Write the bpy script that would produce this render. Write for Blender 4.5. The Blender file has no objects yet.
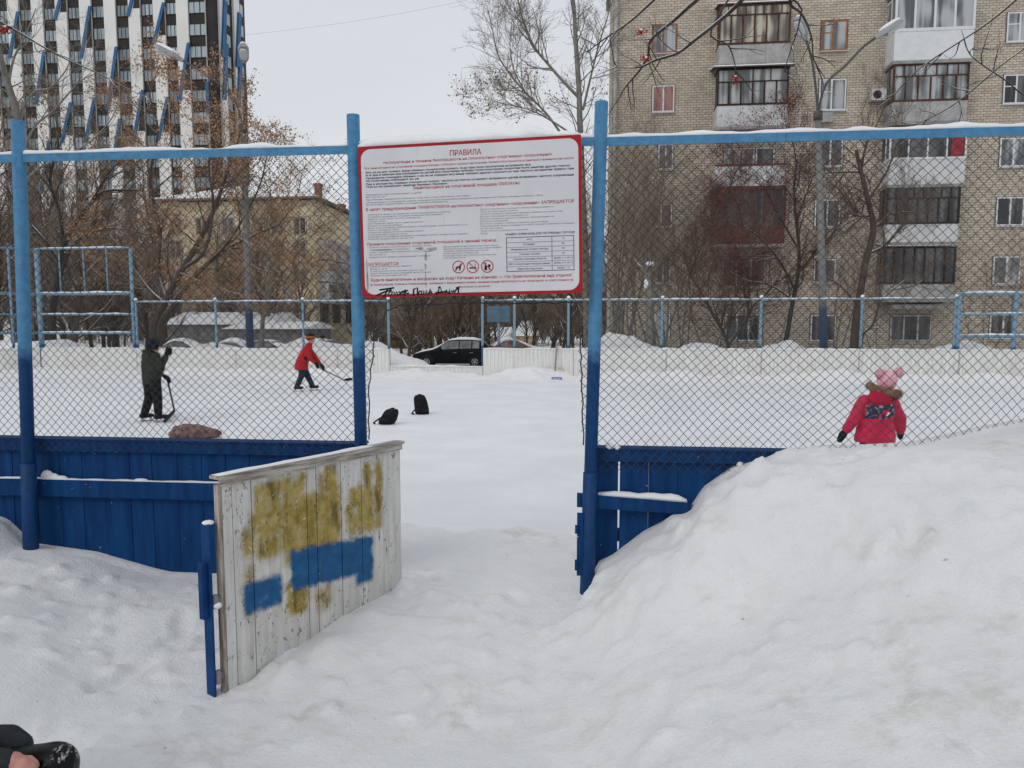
import bpy, math, random
import numpy as np
from mathutils import Vector, Matrix, noise
random.seed(7)
sc = bpy.context.scene
COL = sc.collection
rad = math.radians

# ------------------------------------------------------------------ camera
YAW, PITCH, FPX, CY = rad(6.3), rad(5.5), 780.0, 400.1
CAMZ = 1.7
_R = Vector((math.cos(YAW), math.sin(YAW), 0))
_F0 = Vector((-math.sin(YAW), math.cos(YAW), 0))
_F = _F0 * math.cos(PITCH) - Vector((0, 0, 1)) * math.sin(PITCH)
_U = _F0 * math.sin(PITCH) + Vector((0, 0, 1)) * math.cos(PITCH)
CAM = Vector((0, 0, CAMZ))

def ray(u, v):
    return _F + _R * ((u - 512) / FPX) - _U * ((v - CY) / FPX)
def pd(u, v, y):            # sight line meets the upright plane at depth y
    d = ray(u, v)
    return CAM + d * (y / d.y)
def gp(u, v, z=0.0):        # sight line meets a level plane
    d = ray(u, v)
    return CAM + d * ((z - CAMZ) / d.z)
def pw(u, v, a, b):         # sight line meets the upright plane through a, b
    d = ray(u, v)
    n = Vector((-(b[1] - a[1]), b[0] - a[0], 0))
    t = n.dot(Vector((a[0], a[1], 0)) - CAM) / n.dot(d)
    return CAM + d * t

cam_d = bpy.data.cameras.new('camera')
cam = bpy.data.objects.new('camera', cam_d)
COL.objects.link(cam)
cam.location = CAM
cam.rotation_euler = (rad(90) - PITCH, 0, YAW)
cam_d.sensor_width = 36
cam_d.lens = FPX / 1024 * 36
cam_d.shift_y = (CY - 384) / 1024
cam_d.clip_end = 3000
cam_d.clip_start = 0.05
sc.camera = cam

# ------------------------------------------------------------------ light
sc.view_settings.view_transform = 'Standard'
sc.view_settings.look = 'None'
sc.view_settings.exposure = 0
w = bpy.data.worlds.new('World')
sc.world = w
w.use_nodes = True
nt = w.node_tree
nt.nodes.clear()
N = nt.nodes.new
SUN_EL, SUN_AZ = 38, 215
sky = N('ShaderNodeTexSky')
sky.sky_type = 'NISHITA'
sky.sun_disc = False
sky.sun_elevation = rad(SUN_EL)
sky.sun_rotation = rad(SUN_AZ)
sky.dust_density = 4
sky.ozone_density = 1
hs = N('ShaderNodeHueSaturation')
hs.inputs['Saturation'].default_value = 0.25
nt.links.new(sky.outputs[0], hs.inputs['Color'])
tc = N('ShaderNodeTexCoord')
mp = N('ShaderNodeMapping')
mp.inputs['Scale'].default_value = (1.2, 1.2, 3.5)
nt.links.new(tc.outputs['Generated'], mp.inputs[0])
nz = N('ShaderNodeTexNoise')
nz.inputs['Scale'].default_value = 1.6
nz.inputs['Detail'].default_value = 4
nt.links.new(mp.outputs[0], nz.inputs['Vector'])
cr = N('ShaderNodeValToRGB')
cr.color_ramp.elements[0].position = 0.3
cr.color_ramp.elements[0].color = (0.665, 0.700, 0.750, 1)
cr.color_ramp.elements[1].position = 0.75
cr.color_ramp.elements[1].color = (0.742, 0.768, 0.805, 1)
nt.links.new(nz.outputs['Fac'], cr.inputs[0])
sc10 = N('ShaderNodeVectorMath')
sc10.operation = 'SCALE'
sc10.inputs['Scale'].default_value = 10.6
nt.links.new(cr.outputs[0], sc10.inputs[0])
mx = N('ShaderNodeMix')
mx.data_type = 'RGBA'
mx.inputs['Factor'].default_value = 0.88
nt.links.new(hs.outputs[0], mx.inputs['A'])
nt.links.new(sc10.outputs[0], mx.inputs['B'])
bg = N('ShaderNodeBackground')
bg.inputs['Strength'].default_value = 0.1
nt.links.new(mx.outputs['Result'], bg.inputs['Color'])
wo = N('ShaderNodeOutputWorld')
nt.links.new(bg.outputs[0], wo.inputs[0])
sl = bpy.data.lights.new('sun', 'SUN')
sl.energy = 0.55
sl.angle = rad(25)
sl.color = (1.0, 0.96, 0.9)
so = bpy.data.objects.new('sun', sl)
COL.objects.link(so)
sd = Vector((math.sin(rad(SUN_AZ)) * math.cos(rad(SUN_EL)), math.cos(rad(SUN_AZ)) * math.cos(rad(SUN_EL)), math.sin(rad(SUN_EL))))
so.rotation_euler = sd.to_track_quat('Z', 'Y').to_euler()

# ------------------------------------------------------------------ materials
class NT:
    """short node-building helper"""
    def __init__(s, name):
        s.m = bpy.data.materials.new(name)
        s.m.use_nodes = True
        s.t = s.m.node_tree
        s.b = s.t.nodes['Principled BSDF']
    def n(s, kind, **kw):
        o = s.t.nodes.new(kind)
        for k, v in kw.items():
            setattr(o, k, v)
        return o
    def l(s, a, b):
        s.t.links.new(a, b)
    def setv(s, sock, v):
        if hasattr(v, 'links') or isinstance(v, bpy.types.NodeSocket):
            s.l(v, sock)
        else:
            sock.default_value = v
    def coord(s, kind='Object', scale=(1, 1, 1)):
        if kind == 'World':
            o = s.n('ShaderNodeNewGeometry').outputs['Position']
        else:
            o = s.n('ShaderNodeTexCoord').outputs[kind]
        if scale != (1, 1, 1):
            m = s.n('ShaderNodeMapping')
            m.inputs['Scale'].default_value = scale
            s.l(o, m.inputs[0])
            o = m.outputs[0]
        return o
    def noise(s, vec, scale, detail=4, rough=0.6, out='Fac'):
        o = s.n('ShaderNodeTexNoise')
        s.l(vec, o.inputs['Vector'])
        o.inputs['Scale'].default_value = scale
        o.inputs['Detail'].default_value = detail
        o.inputs['Roughness'].default_value = rough
        return o.outputs[out]
    def math(s, op, a, b=0.0, c=None, clamp=False):
        o = s.n('ShaderNodeMath', operation=op, use_clamp=clamp)
        s.setv(o.inputs[0], a)
        s.setv(o.inputs[1], b)
        if c is not None:
            s.setv(o.inputs[2], c)
        return o.outputs[0]
    def ramp(s, v, lo, hi):         # smooth 0..1 between lo and hi
        o = s.n('ShaderNodeMapRange', interpolation_type='SMOOTHSTEP')
        s.l(v, o.inputs['Value'])
        o.inputs['From Min'].default_value = lo
        o.inputs['From Max'].default_value = hi
        return o.outputs['Result']
    def mix(s, f, a, b):
        o = s.n('ShaderNodeMix', data_type='RGBA')
        s.setv(o.inputs['Factor'], f)
        for k, v in (('A', a), ('B', b)):
            if isinstance(v, tuple):
                o.inputs[k].default_value = (*v[:3], 1)
            else:
                s.l(v, o.inputs[k])
        return o.outputs['Result']
    def sep(s, vec):
        o = s.n('ShaderNodeSeparateXYZ')
        s.l(vec, o.inputs[0])
        return o.outputs
    def bump(s, h, strength=0.3, dist=0.01, prev=None):
        o = s.n('ShaderNodeBump')
        o.inputs['Strength'].default_value = strength
        o.inputs['Distance'].default_value = dist
        s.l(h, o.inputs['Height'])
        if prev is not None:
            s.l(prev, o.inputs['Normal'])
        return o.outputs[0]
    def done(s, col, rough=0.6, nrm=None, metal=0.0, spec=None):
        if isinstance(col, tuple):
            s.b.inputs['Base Color'].default_value = (*col[:3], 1)
        else:
            s.l(col, s.b.inputs['Base Color'])
        s.setv(s.b.inputs['Roughness'], rough)
        s.b.inputs['Metallic'].default_value = metal
        if spec is not None:
            s.b.inputs['Specular IOR Level'].default_value = spec
        if nrm is not None:
            s.l(nrm, s.b.inputs['Normal'])
        return s.m

def mat(name, c, rough=0.6, var=0.18, scale=3.0, metal=0.0, bump=0.0, bscale=40, spec=None, c2=None):
    """plain painted / cloth / metal surface with some mottling"""
    k = NT(name)
    v = k.coord()
    n1 = k.noise(v, scale, 5, 0.65)
    d = c2 if c2 else tuple(x * (1 - var) for x in c)
    h = tuple(min(1, x * (1 + var)) for x in c)
    col = k.mix(k.ramp(n1, 0.3, 0.7), d, h)
    nrm = None
    if bump:
        nrm = k.bump(k.noise(v, bscale, 3), bump, 0.01)
    return k.done(col, rough, nrm, metal, 0.15 if spec is None and not metal else spec)

def mat_snow(name='snow', dirty=0.0, base=(0.845, 0.85, 0.855), bs=1.0):
    k = NT(name)
    v = k.coord('World')
    n1 = k.noise(v, 2.2, 6, 0.62)
    n2 = k.noise(v, 14, 5, 0.6)
    n3 = k.noise(v, 75, 3, 0.6)
    col = k.mix(k.ramp(n1, 0.35, 0.7), tuple(x * .93 for x in base), base)
    if dirty:
        n4 = k.noise(v, 1.1, 5, 0.7)
        n5 = k.noise(v, 5.5, 4, 0.7)
        f = k.math('MULTIPLY', k.ramp(n4, 0.47, 0.68), k.ramp(n5, 0.40, 0.66))
        col = k.mix(k.math('MULTIPLY', f, dirty), col, (0.52, 0.49, 0.44))
        sp = k.n('ShaderNodeTexVoronoi')
        k.l(v, sp.inputs['Vector'])
        sp.inputs['Scale'].default_value = 5.0
        sp.inputs['Randomness'].default_value = 1.0
        r = k.math('MULTIPLY', k.math('LESS_THAN', sp.outputs['Distance'], k.math('MULTIPLY', k.noise(v, 30, 2), 0.10)), k.math('GREATER_THAN', n2, 0.53))
        col = k.mix(k.math('MULTIPLY', r, 0.45), col, (0.25, 0.21, 0.17))
    b = k.bump(n1, 0.35 * bs, 0.08)
    b = k.bump(k.noise(v, 13, 9, 0.76), 0.68 * bs, 0.026, b)
    b = k.bump(n3, 0.5 * bs, 0.008, b)
    return k.done(col, 0.75, b, spec=0.25)

def mat_blue(name, light, dark, zsplit, soft=0.06):
    """enamel on steel, lighter old coat above zsplit, fresh dark coat below, in world height"""
    k = NT(name)
    v = k.coord('World')
    z = k.sep(v)[2]
    n1 = k.noise(v, 9, 4, 0.6)
    zz = k.math('ADD', z, k.math('MULTIPLY', k.math('SUBTRACT', n1, 0.5), 0.28))
    f = k.ramp(zz, zsplit - soft, zsplit + soft)
    va = k.noise(v, 22, 5, 0.7)
    L = k.mix(k.ramp(va, 0.3, 0.75), tuple(x * .82 for x in light), tuple(min(1, x * 1.12) for x in light))
    D = k.mix(k.ramp(va, 0.3, 0.75), tuple(x * .8 for x in dark), tuple(min(1, x * 1.2) for x in dark))
    col = k.mix(f, D, L)
    chip = k.math('GREATER_THAN', k.math('ADD', k.math('MULTIPLY', k.noise(v, 55, 4, 0.7), .7), k.math('MULTIPLY', k.noise(v, 5, 3, 0.6), .3)), 0.632)
    streak = k.ramp(k.noise(k.coord('World', (16, 16, 1.2)), 2.0, 4, 0.6), 0.58, 0.74)
    col = k.mix(k.math('MULTIPLY', streak, 0.30), col, (0.03, 0.06, 0.10))
    col = k.mix(k.math('MULTIPLY', chip, 0.75), col, (0.06, 0.04, 0.032))
    return k.done(col, 0.5, k.bump(va, 0.25, 0.004), spec=0.18)

LB, DB = (0.072, 0.225, 0.40), (0.006, 0.045, 0.145)
M = {}
M['snow'] = mat_snow('snow')
M['snow_cap'] = mat_snow('snow_cap', base=(0.85, 0.855, 0.865), bs=0.6)
M['post'] = mat_blue('post_paint', LB, DB, 1.52)
M['rail'] = mat_blue('rail_paint', LB, DB, 1.0)
M['wire'] = mat('wire', (0.055, 0.057, 0.060), 0.7, spec=0.1)
M['steel'] = mat('grey_steel', (0.22, 0.225, 0.23), 0.5, metal=0.4)
M['pvc'] = mat('pvc', (0.66, 0.67, 0.68), 0.4, 0.06)
M['dark'] = mat('dark_gap', (0.02, 0.02, 0.022), 0.8)

# ------------------------------------------------------------------ objects
ORG = {}
DG = bpy.context.evaluated_depsgraph_get
def tag(o, label=None, cat=None, group=None, kind=None):
    if label: o['label'] = label
    if cat: o['category'] = cat
    if group: o['group'] = group
    if kind: o['kind'] = kind
    return o
def empty(name, loc, label=None, cat=None, group=None, rz=0.0, kind=None):
    o = bpy.data.objects.new(name, None)
    COL.objects.link(o)
    o.location = loc
    o.rotation_euler = (0, 0, rz)
    o.empty_display_size = 0.2
    ORG[o.name] = Vector(loc)
    return tag(o, label, cat, group, kind)
def link_mesh(name, me, mats, parent=None, smooth=False):
    o = bpy.data.objects.new(name, me)
    COL.objects.link(o)
    for m in (mats if isinstance(mats, (list, tuple)) else [mats]):
        me.materials.append(M[m] if isinstance(m, str) else m)
    if smooth:
        me.polygons.foreach_set('use_smooth', [True] * len(me.polygons))
    if parent is not None:
        o.parent = parent
        ORG[o.name] = ORG[parent.name]
    return o
def copy_tree(o, parent=None):
    c = o.copy()
    COL.objects.link(c)
    c.parent = parent
    for ch in list(o.children):
        copy_tree(ch, c)
    return c

class MB:
    """collects shapes, then links them as one mesh"""
    def __init__(s):
        s.v, s.f, s.mi = [], [], []
        s.cur = 0
    def add(s, vs, fs):
        b = len(s.v)
        s.v += [Vector(p) for p in vs]
        s.f += [tuple(b + i for i in f) for f in fs]
        s.mi += [s.cur] * len(fs)
        return s
    def box(s, x0, x1, y0, y1, z0, z1):
        return s.add([(x0, y0, z0), (x1, y0, z0), (x1, y1, z0), (x0, y1, z0), (x0, y0, z1), (x1, y0, z1), (x1, y1, z1), (x0, y1, z1)],
                     [(0, 3, 2, 1), (4, 5, 6, 7), (0, 1, 5, 4), (1, 2, 6, 5), (2, 3, 7, 6), (3, 0, 4, 7)])
    def hexa(s, p):     # eight corners, bottom ring then top ring
        return s.add(p, [(0, 3, 2, 1), (4, 5, 6, 7), (0, 1, 5, 4), (1, 2, 6, 5), (2, 3, 7, 6), (3, 0, 4, 7)])
    def beam(s, a, b, w, h, up=(0, 0, 1)):
        a, b = Vector(a), Vector(b)
        d = (b - a).normalized()
        r = d.cross(Vector(up))
        if r.length < 1e-4:
            r = d.cross(Vector((0, 1, 0)))
        r = r.normalized() * (w / 2)
        u = r.cross(d).normalized() * (h / 2)
        return s.hexa([a - r - u, a + r - u, b + r - u, b - r - u, a - r + u, a + r + u, b + r + u, b - r + u])
    def tube(s, pts, rs, n=8, cap=True):
        pts = [Vector(p) for p in pts]
        if not isinstance(rs, (list, tuple)):
            rs = [rs] * len(pts)
        vs, fs = [], []
        ref = None
        for i, p in enumerate(pts):
            d = (pts[min(i + 1, len(pts) - 1)] - pts[max(i - 1, 0)])
            d = d.normalized() if d.length > 1e-9 else Vector((0, 0, 1))
            if ref is None:
                ref = Vector((1, 0, 0)) if abs(d.x) < 0.8 else Vector((0, 1, 0))
            a = (ref - d * ref.dot(d)).normalized()
            ref = a
            b = d.cross(a)
            for k in range(n):
                t = 2 * math.pi * k / n
                vs.append(p + (a * math.cos(t) + b * math.sin(t)) * rs[i])
        for i in range(len(pts) - 1):
            for k in range(n):
                fs.append((i * n + k, i * n + (k + 1) % n, (i + 1) * n + (k + 1) % n, (i + 1) * n + k))
        if cap:
            fs.append(tuple(range(n - 1, -1, -1)))
            fs.append(tuple((len(pts) - 1) * n + k for k in range(n)))
        return s.add(vs, fs)
    def cyl(s, a, b, r, n=12):
        return s.tube([a, b], r, n)
    def ell(s, c, rx, ry, rz, n=12, m=8, rot=None):
        vs, fs = [], []
        c = Vector(c)
        for i in range(1, m):
            t = math.pi * i / m
            for k in range(n):
                p = 2 * math.pi * k / n
                q = Vector((rx * math.sin(t) * math.cos(p), ry * math.sin(t) * math.sin(p), rz * math.cos(t)))
                if rot is not None:
                    q = rot @ q
                vs.append(c + q)
        top, bot = Vector((0, 0, rz)), Vector((0, 0, -rz))
        if rot is not None:
            top, bot = rot @ top, rot @ bot
        vs += [c + top, c + bot]
        T, B = len(vs) - 2, len(vs) - 1
        for k in range(n):
            fs.append((T, k, (k + 1) % n))
            fs.append((B, (m - 2) * n + (k + 1) % n, (m - 2) * n + k))
        for i in range(m - 2):
            for k in range(n):
                fs.append((i * n + k, (i + 1) * n + k, (i + 1) * n + (k + 1) % n, i * n + (k + 1) % n))
        return s.add(vs, fs)
    def loft(s, rings):
        n = len(rings[0])
        vs = [p for r in rings for p in r]
        fs = []
        for i in range(len(rings) - 1):
            for k in range(n):
                fs.append((i * n + k, i * n + (k + 1) % n, (i + 1) * n + (k + 1) % n, (i + 1) * n + k))
        fs.append(tuple(range(n - 1, -1, -1)))
        fs.append(tuple((len(rings) - 1) * n + k for k in range(n)))
        return s.add(vs, fs)
    def rings(s, spec, n=16):   # spec: (cx, cy, cz, rx, ry) stacked upwards
        return s.loft([[(cx + rx * math.cos(2 * math.pi * k / n), cy + ry * math.sin(2 * math.pi * k / n), cz) for k in range(n)] for cx, cy, cz, rx, ry in spec])
    def prism(s, poly, y0, y1):  # poly in x, z; extruded along y
        n = len(poly)
        vs = [(x, y0, z) for x, z in poly] + [(x, y1, z) for x, z in poly]
        fs = [tuple(range(n)), tuple(range(2 * n - 1, n - 1, -1))]
        fs += [(i, i + n, (i + 1) % n + n, (i + 1) % n) for i in range(n)]
        return s.add(vs, fs)
    def build(s, name, mats, parent=None, smooth=False, world=True, label=None):
        me = bpy.data.meshes.new(name)
        vs = s.v
        if parent is not None and world:
            o0 = ORG[parent.name]
            vs = [p - o0 for p in vs]
        me.from_pydata([tuple(p) for p in vs], [], s.f)
        me.polygons.foreach_set('material_index', s.mi)
        me.update()
        o = link_mesh(name, me, mats, parent, smooth)
        if label: o['label'] = label
        return o

def tubes_mesh(name, segs, n=3, origin=(0, 0, 0), twist=True):
    """segs: array (k, 8) of start, end, start radius, end radius -> one mesh of prisms"""
    S = np.asarray(segs, dtype=np.float64)
    a, b, ra, rb = S[:, 0:3] - np.array(origin), S[:, 3:6] - np.array(origin), S[:, 6:7], S[:, 7:8]
    d = b - a
    L = np.linalg.norm(d, axis=1, keepdims=True)
    d = d / np.maximum(L, 1e-9)
    ref = np.where(np.abs(d[:, 2:3]) < 0.9, np.array([[0, 0, 1.0]]), np.array([[1.0, 0, 0]]))
    u = np.cross(d, ref)
    u /= np.linalg.norm(u, axis=1, keepdims=True)
    v = np.cross(d, u)
    K = len(S)
    V = np.empty((K, 2 * n, 3))
    for k in range(n):
        t = 2 * math.pi * k / n
        o = u * math.cos(t) + v * math.sin(t)
        V[:, k] = a + o * ra
        V[:, n + k] = b + o * rb
    base = (np.arange(K) * 2 * n)[:, None]
    F = np.empty((K, n, 4), dtype=np.int64)
    for k in range(n):
        F[:, k, 0] = (base + k)[:, 0]
        F[:, k, 1] = (base + (k + 1) % n)[:, 0]
        F[:, k, 2] = (base + n + (k + 1) % n)[:, 0]
        F[:, k, 3] = (base + n + k)[:, 0]
    return np_mesh(name, V.reshape(-1, 3), F.reshape(-1, 4))
def np_mesh(name, V, F):
    me = bpy.data.meshes.new(name)
    n, k = F.shape
    me.vertices.add(len(V))
    me.vertices.foreach_set('co', np.ascontiguousarray(V, dtype=np.float32).ravel())
    me.loops.add(n * k)
    me.loops.foreach_set('vertex_index', np.ascontiguousarray(F, dtype=np.int32).ravel())
    me.polygons.add(n)
    me.polygons.foreach_set('loop_start', np.arange(0, n * k, k, dtype=np.int32))
    me.polygons.foreach_set('loop_total', np.full(n, k, dtype=np.int32))
    me.update(calc_edges=True)
    return me
def sstep(x, a, b):
    t = np.clip((x - a) / (b - a), 0, 1)
    return t * t * (3 - 2 * t)
# ------------------------------------------------------------------ ground and rink
FY = 4.9                                     # the near fence stands along this line
# height of the snow against the near fence, read along the fence
_pr = [pd(u, v, FY) for u, v in ((-300, 470), (-60, 500), (0, 522), (25, 546), (90, 555), (150, 572), (200, 583), (240, 596), (400, 596), (500, 602), (588, 588), (597, 541), (612, 545), (630, 540),
                                 (652, 530), (680, 516), (693, 508), (704, 490), (735, 468), (790, 452), (830, 446))]
PX = np.array([p.x for p in _pr] + [1.9, 2.2, 2.6, 3.2, 4.2, 7.0])
PZ = np.array([p.z for p in _pr] + [1.00, 1.06, 1.15, 1.20, 1.2, 1.0])
def vnoise(X, Y, s, seed=0.0):
    out = np.empty(X.size)
    xs, ys = X.ravel(), Y.ravel()
    for i in range(X.size):
        out[i] = noise.noise((xs[i] * s + seed, ys[i] * s - seed, seed))
    return out.reshape(X.shape)
BY = 24.85                                   # the far boards
def ground_h(X, Y):
    X, Y = np.asarray(X, float), np.asarray(Y, float)
    # the near side: drift heights follow the fence profile, pushed a little sideways towards the viewer
    lean = np.clip((FY - Y), -0.5, 6)
    ls = sstep(lean, 0.05, 1.7)
    # the drift's foot creeps towards the path and its flank eases as it nears the viewer
    Xr = 0.47 + (X - (0.47 - 0.80 * ls)) * (1 - 0.60 * ls)
    prof = np.interp(np.where(X > -0.6, Xr, X), PX, PZ)
    prof2 = 0.92 * np.clip((X + 0.35) / 2.5, 0, 1) ** 1.15
    l2 = sstep(lean, 0.12, 1.2) * (X > -0.6)
    prof = prof * (1 - l2) + prof2 * l2
    right = sstep(X, -0.35, 0.35)
    left = 1 - sstep(X, -2.0, -1.3)
    base = -0.03 * sstep(lean, -0.2, 0.4) - 0.17 * sstep(lean, 0.2, 1.5)
    fall_r = prof * (1 - 0.30 * sstep(lean, 0.5, 1.9)) + base * 0.6 * np.exp(-np.clip(X, 0, 9)) + 0.13 * np.exp(-((Y - 4.0 + 0.25 * (X - 1.4)) / 0.5) ** 2) * sstep(X, 0.75, 1.5) - prof * sstep(lean, 1.6, 4.6) * 0.30
    fall_l = np.maximum(prof - 0.10 * sstep(lean, 0.0, 1.2), base) + 0.04 * sstep(lean, 0.5, 2.0) * left
    near = np.where(X > -0.6, np.maximum(fall_r, base) * right + base * (1 - right), fall_l * left + base * (1 - left))
    # behind the boards the drift drops quickly to the ice
    over = np.maximum(prof - 0.93, 0) * np.exp(-np.clip(Y - FY, 0, 9) / 0.45) * 4.0
    over = np.where(Y > FY + 0.02, np.minimum(over, np.maximum(prof - 0.35 * (Y - FY), 0)), 0)
    side = sstep(X, 1.2, 2.2)
    t = sstep(Y, FY + 0.11, FY + 0.24)
    ice = np.zeros_like(X)
    # banks along the far boards, inside and out
    wob = 0.5 + 0.5 * np.sin(X * 1.7 + 1.3 * np.sin(X * 0.63)) * np.cos(X * 0.41 + 0.8)
    gap = np.exp(-(np.maximum(np.abs(X + 3.9) - 1.3, 0) / 0.7) ** 2)
    bank_in = (0.10 + 0.26 * wob) * np.exp(-((Y - (BY - 0.25)) / 0.62) ** 2) * (Y < BY)
    bank_in += np.where(Y >= BY, 0, 0)
    hi = 0.55 + 0.5 * np.sin(X * 0.9 + 0.6) * np.cos(X * 0.37) + 0.35 * np.sin(X * 2.3)
    hi = np.clip(hi, 0.1, 1.2)
    bank_out = (0.62 + 0.62 * hi) * np.exp(-((Y - (BY + 1.15)) / 0.75) ** 2) * (1 - gap)
    street = -0.56 * sstep(Y, BY + 1.0, BY + 9)
    far = np.where(Y < BY, bank_in, np.maximum(bank_out, 0) + street + 0.10 * gap * np.exp(-((Y - BY - .5) / 1.0) ** 2))
    z = near * (1 - t) + (ice * (1 - side) + over * side) * t * (Y < 15) + far * (Y > 15)
    return z

def axis(lo, hi, step, far, ratio=1.35):
    a = list(np.arange(lo, hi + 1e-6, step))
    s, x = step, lo
    pre, post = [], []
    while x > -far:
        s *= ratio
        x -= s
        pre.append(x)
    s, x = step, hi
    while x < far:
        s *= ratio
        x += s
        post.append(x)
    return np.array(pre[::-1] + a + post)
xs = axis(-4.3, 4.3, 0.03, 1500, 1.12)
ys = np.concatenate([axis(0.6, 5.9, 0.03, 300, 1.3)[:-1]])
ys = ys[ys <= 5.9001]
ys = np.concatenate([ys, np.arange(6.0, 23.2, 0.35), np.arange(23.2, 27.6, 0.11), np.arange(27.8, 40, 0.6), 40 * 1.15 ** np.arange(0, 27)])
X, Y = np.meshgrid(xs, ys)
Z = ground_h(X, Y)
nearm = (X > -4.6) & (X < 4.6) & (Y > 0.3) & (Y < 6.1)
patch = np.zeros_like(X)
patch[nearm] = vnoise(X[nearm], Y[nearm], 1.3, 40.0)
for sgn, s_, amp in ((1, 0.9, 0.08), (2, 2.3, 0.040), (3, 6.0, 0.018), (4, 15.0, 0.008)):
    nn = np.zeros_like(X)
    nn[nearm] = vnoise(X[nearm], Y[nearm], s_, sgn * 13.7)
    w_ = np.where(Y > FY, 0.3 * (X > 1.5), 1.0) * np.where((np.abs(Y - FY) < 0.5), 0.45, 1)
    path_ = 1 - 0.55 * np.exp(-((X + 0.35) / 0.75) ** 2)
    Z += nn * amp * w_ * path_ * (1.0 if sgn < 3 else np.clip(0.45 + 1.6 * patch, 0.1, 1.6))
# rubble in the trodden snow: sharp small lumps on the left and along the gate
lump = np.zeros_like(X)
lump[nearm] = np.maximum(vnoise(X[nearm], Y[nearm], 9.0, 71.0) - 0.12, 0) * 0.06 * (vnoise(X[nearm], Y[nearm], 0.8, 5.0) > -0.1)
Z += lump * (Y < FY - 0.15)
fm = (Y > 23) & (Y < 27.6) & (np.abs(X) < 25)
nn = np.zeros_like(X)
nn[fm] = vnoise(X[fm], Y[fm], 1.3, 3.1) * 0.15 + vnoise(X[fm], Y[fm], 3.4, 9.1) * 0.08
Z += nn * np.where(Y < BY, np.exp(-((Y - BY) / 0.8) ** 2), 1.0)
# banked snow heaped round the foot of the open gate
def heap(cx, cy, rx, ry, h):
    global Z
    Z += h * np.exp(-(((X - cx) / rx) ** 2 + ((Y - cy) / ry) ** 2))
g = lambda u, v: gp(u, v, -0.1)
for u, v, r, h in ((285, 672, .09, .05), (330, 650, .12, .04), (404, 600, .07, .06), (372, 626, .10, .04), (245, 696, .07, .04)):
    p = g(u, v)
    heap(p.x, p.y, r, r, h)
hr = random.Random(12)
for i in range(70):         # broken clods along the shovelled edge of the drift and at its foot
    x = hr.uniform(0.45, 1.75)
    q_ = np.interp(x, PX, PZ)
    y = FY - hr.uniform(-0.02, 0.42)
    r = hr.uniform(.022, .06)
    heap(x, y, r, r * hr.uniform(.7, 1.2), r * hr.uniform(.35, .75))
for i in range(60):
    x, y = hr.uniform(-0.9, 0.9), hr.uniform(2.7, 4.8)
    r = hr.uniform(.018, .045)
    heap(x, y, r, r, r * hr.uniform(.3, .6))
for i in range(26):         # boot holes and dents
    x, y = hr.choice(((hr.uniform(-1.0, .45), hr.uniform(2.8, 4.8)), (hr.uniform(.8, 1.9), hr.uniform(3.0, 4.4)), (hr.uniform(-2.6, -1.6), hr.uniform(2.8, 4.4))))
    a_ = hr.uniform(-.5, .5)
    ca, sa = math.cos(a_), math.sin(a_)
    dx, dy = (X - x) * ca + (Y - y) * sa, -(X - x) * sa + (Y - y) * ca
    e_ = (dx / .055) ** 2 + (dy / .13) ** 2
    Z -= hr.uniform(.012, .032) * np.exp(-e_ ** 2) - .008 * np.exp(-((np.sqrt(e_) - 1.45) / .3) ** 2)
# a shovel-cut crease running up the flank of the drift
A_, B_ = gp(800, 530, .55), gp(1010, 455, .95)
tt_ = np.clip(((X - A_.x) * (B_.x - A_.x) + (Y - A_.y) * (B_.y - A_.y)) / ((B_.x - A_.x) ** 2 + (B_.y - A_.y) ** 2), 0, 1)
ds_ = (X - A_.x) * (B_.y - A_.y) - (Y - A_.y) * (B_.x - A_.x)
ds_ = ds_ / math.hypot(B_.x - A_.x, B_.y - A_.y)
Z += 0.05 * np.tanh(ds_ / .05) * np.exp(-(ds_ / .45) ** 2) * np.sin(math.pi * tt_) * nearm
ny, nx = X.shape
V = np.stack([X, Y, Z], -1).reshape(-1, 3)
idx = np.arange(nx * ny).reshape(ny, nx)
F = np.stack([idx[:-1, :-1], idx[:-1, 1:], idx[1:, 1:], idx[1:, :-1]], -1).reshape(-1, 4)
M['ground'] = mat_snow('ground_snow', dirty=0.55)
gme = np_mesh('ground', V, F)
go = link_mesh('ground', gme, 'ground', smooth=True)
tag(go, kind='structure')
def ground_z(x, y):
    i = int(np.clip(np.searchsorted(xs, x) - 1, 0, nx - 2))
    j = int(np.clip(np.searchsorted(ys, y) - 1, 0, ny - 2))
    tx, ty = (x - xs[i]) / (xs[i + 1] - xs[i]), (y - ys[j]) / (ys[j + 1] - ys[j])
    return float((Z[j, i] * (1 - tx) + Z[j, i + 1] * tx) * (1 - ty) + (Z[j + 1, i] * (1 - tx) + Z[j + 1, i + 1] * tx) * ty)

# the skated surface: thin sheet over the ground between the fences, with skate scratches
k = NT('rink_ice')
v = k.coord('World')
n1 = k.noise(v, 0.9, 5, 0.6)
n2 = k.noise(v, 9, 5, 0.65)
col = k.mix(k.ramp(n1, 0.3, 0.7), (0.745, 0.762, 0.79), (0.83, 0.84, 0.86))
scr = None
for ang, sc_ in ((0.25, 1.0), (-0.5, 1.2), (1.2, 0.9)):
    mpn = k.n('ShaderNodeMapping')
    k.l(v, mpn.inputs[0])
    mpn.inputs['Rotation'].default_value = (0, 0, ang)
    mpn.inputs['Scale'].default_value = (0.5 * sc_, 11 * sc_, 1)
    q = k.noise(mpn.outputs[0], 2.0, 4, 0.75)
    q = k.ramp(q, 0.60, 0.66)
    scr = q if scr is None else k.math('MAXIMUM', scr, q)
scr = k.math('MULTIPLY', scr, k.ramp(n2, 0.35, 0.6))
col = k.mix(k.math('MULTIPLY', scr, 0.55), col, (0.89, 0.90, 0.91))
mpn = k.n('ShaderNodeMapping')
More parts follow.
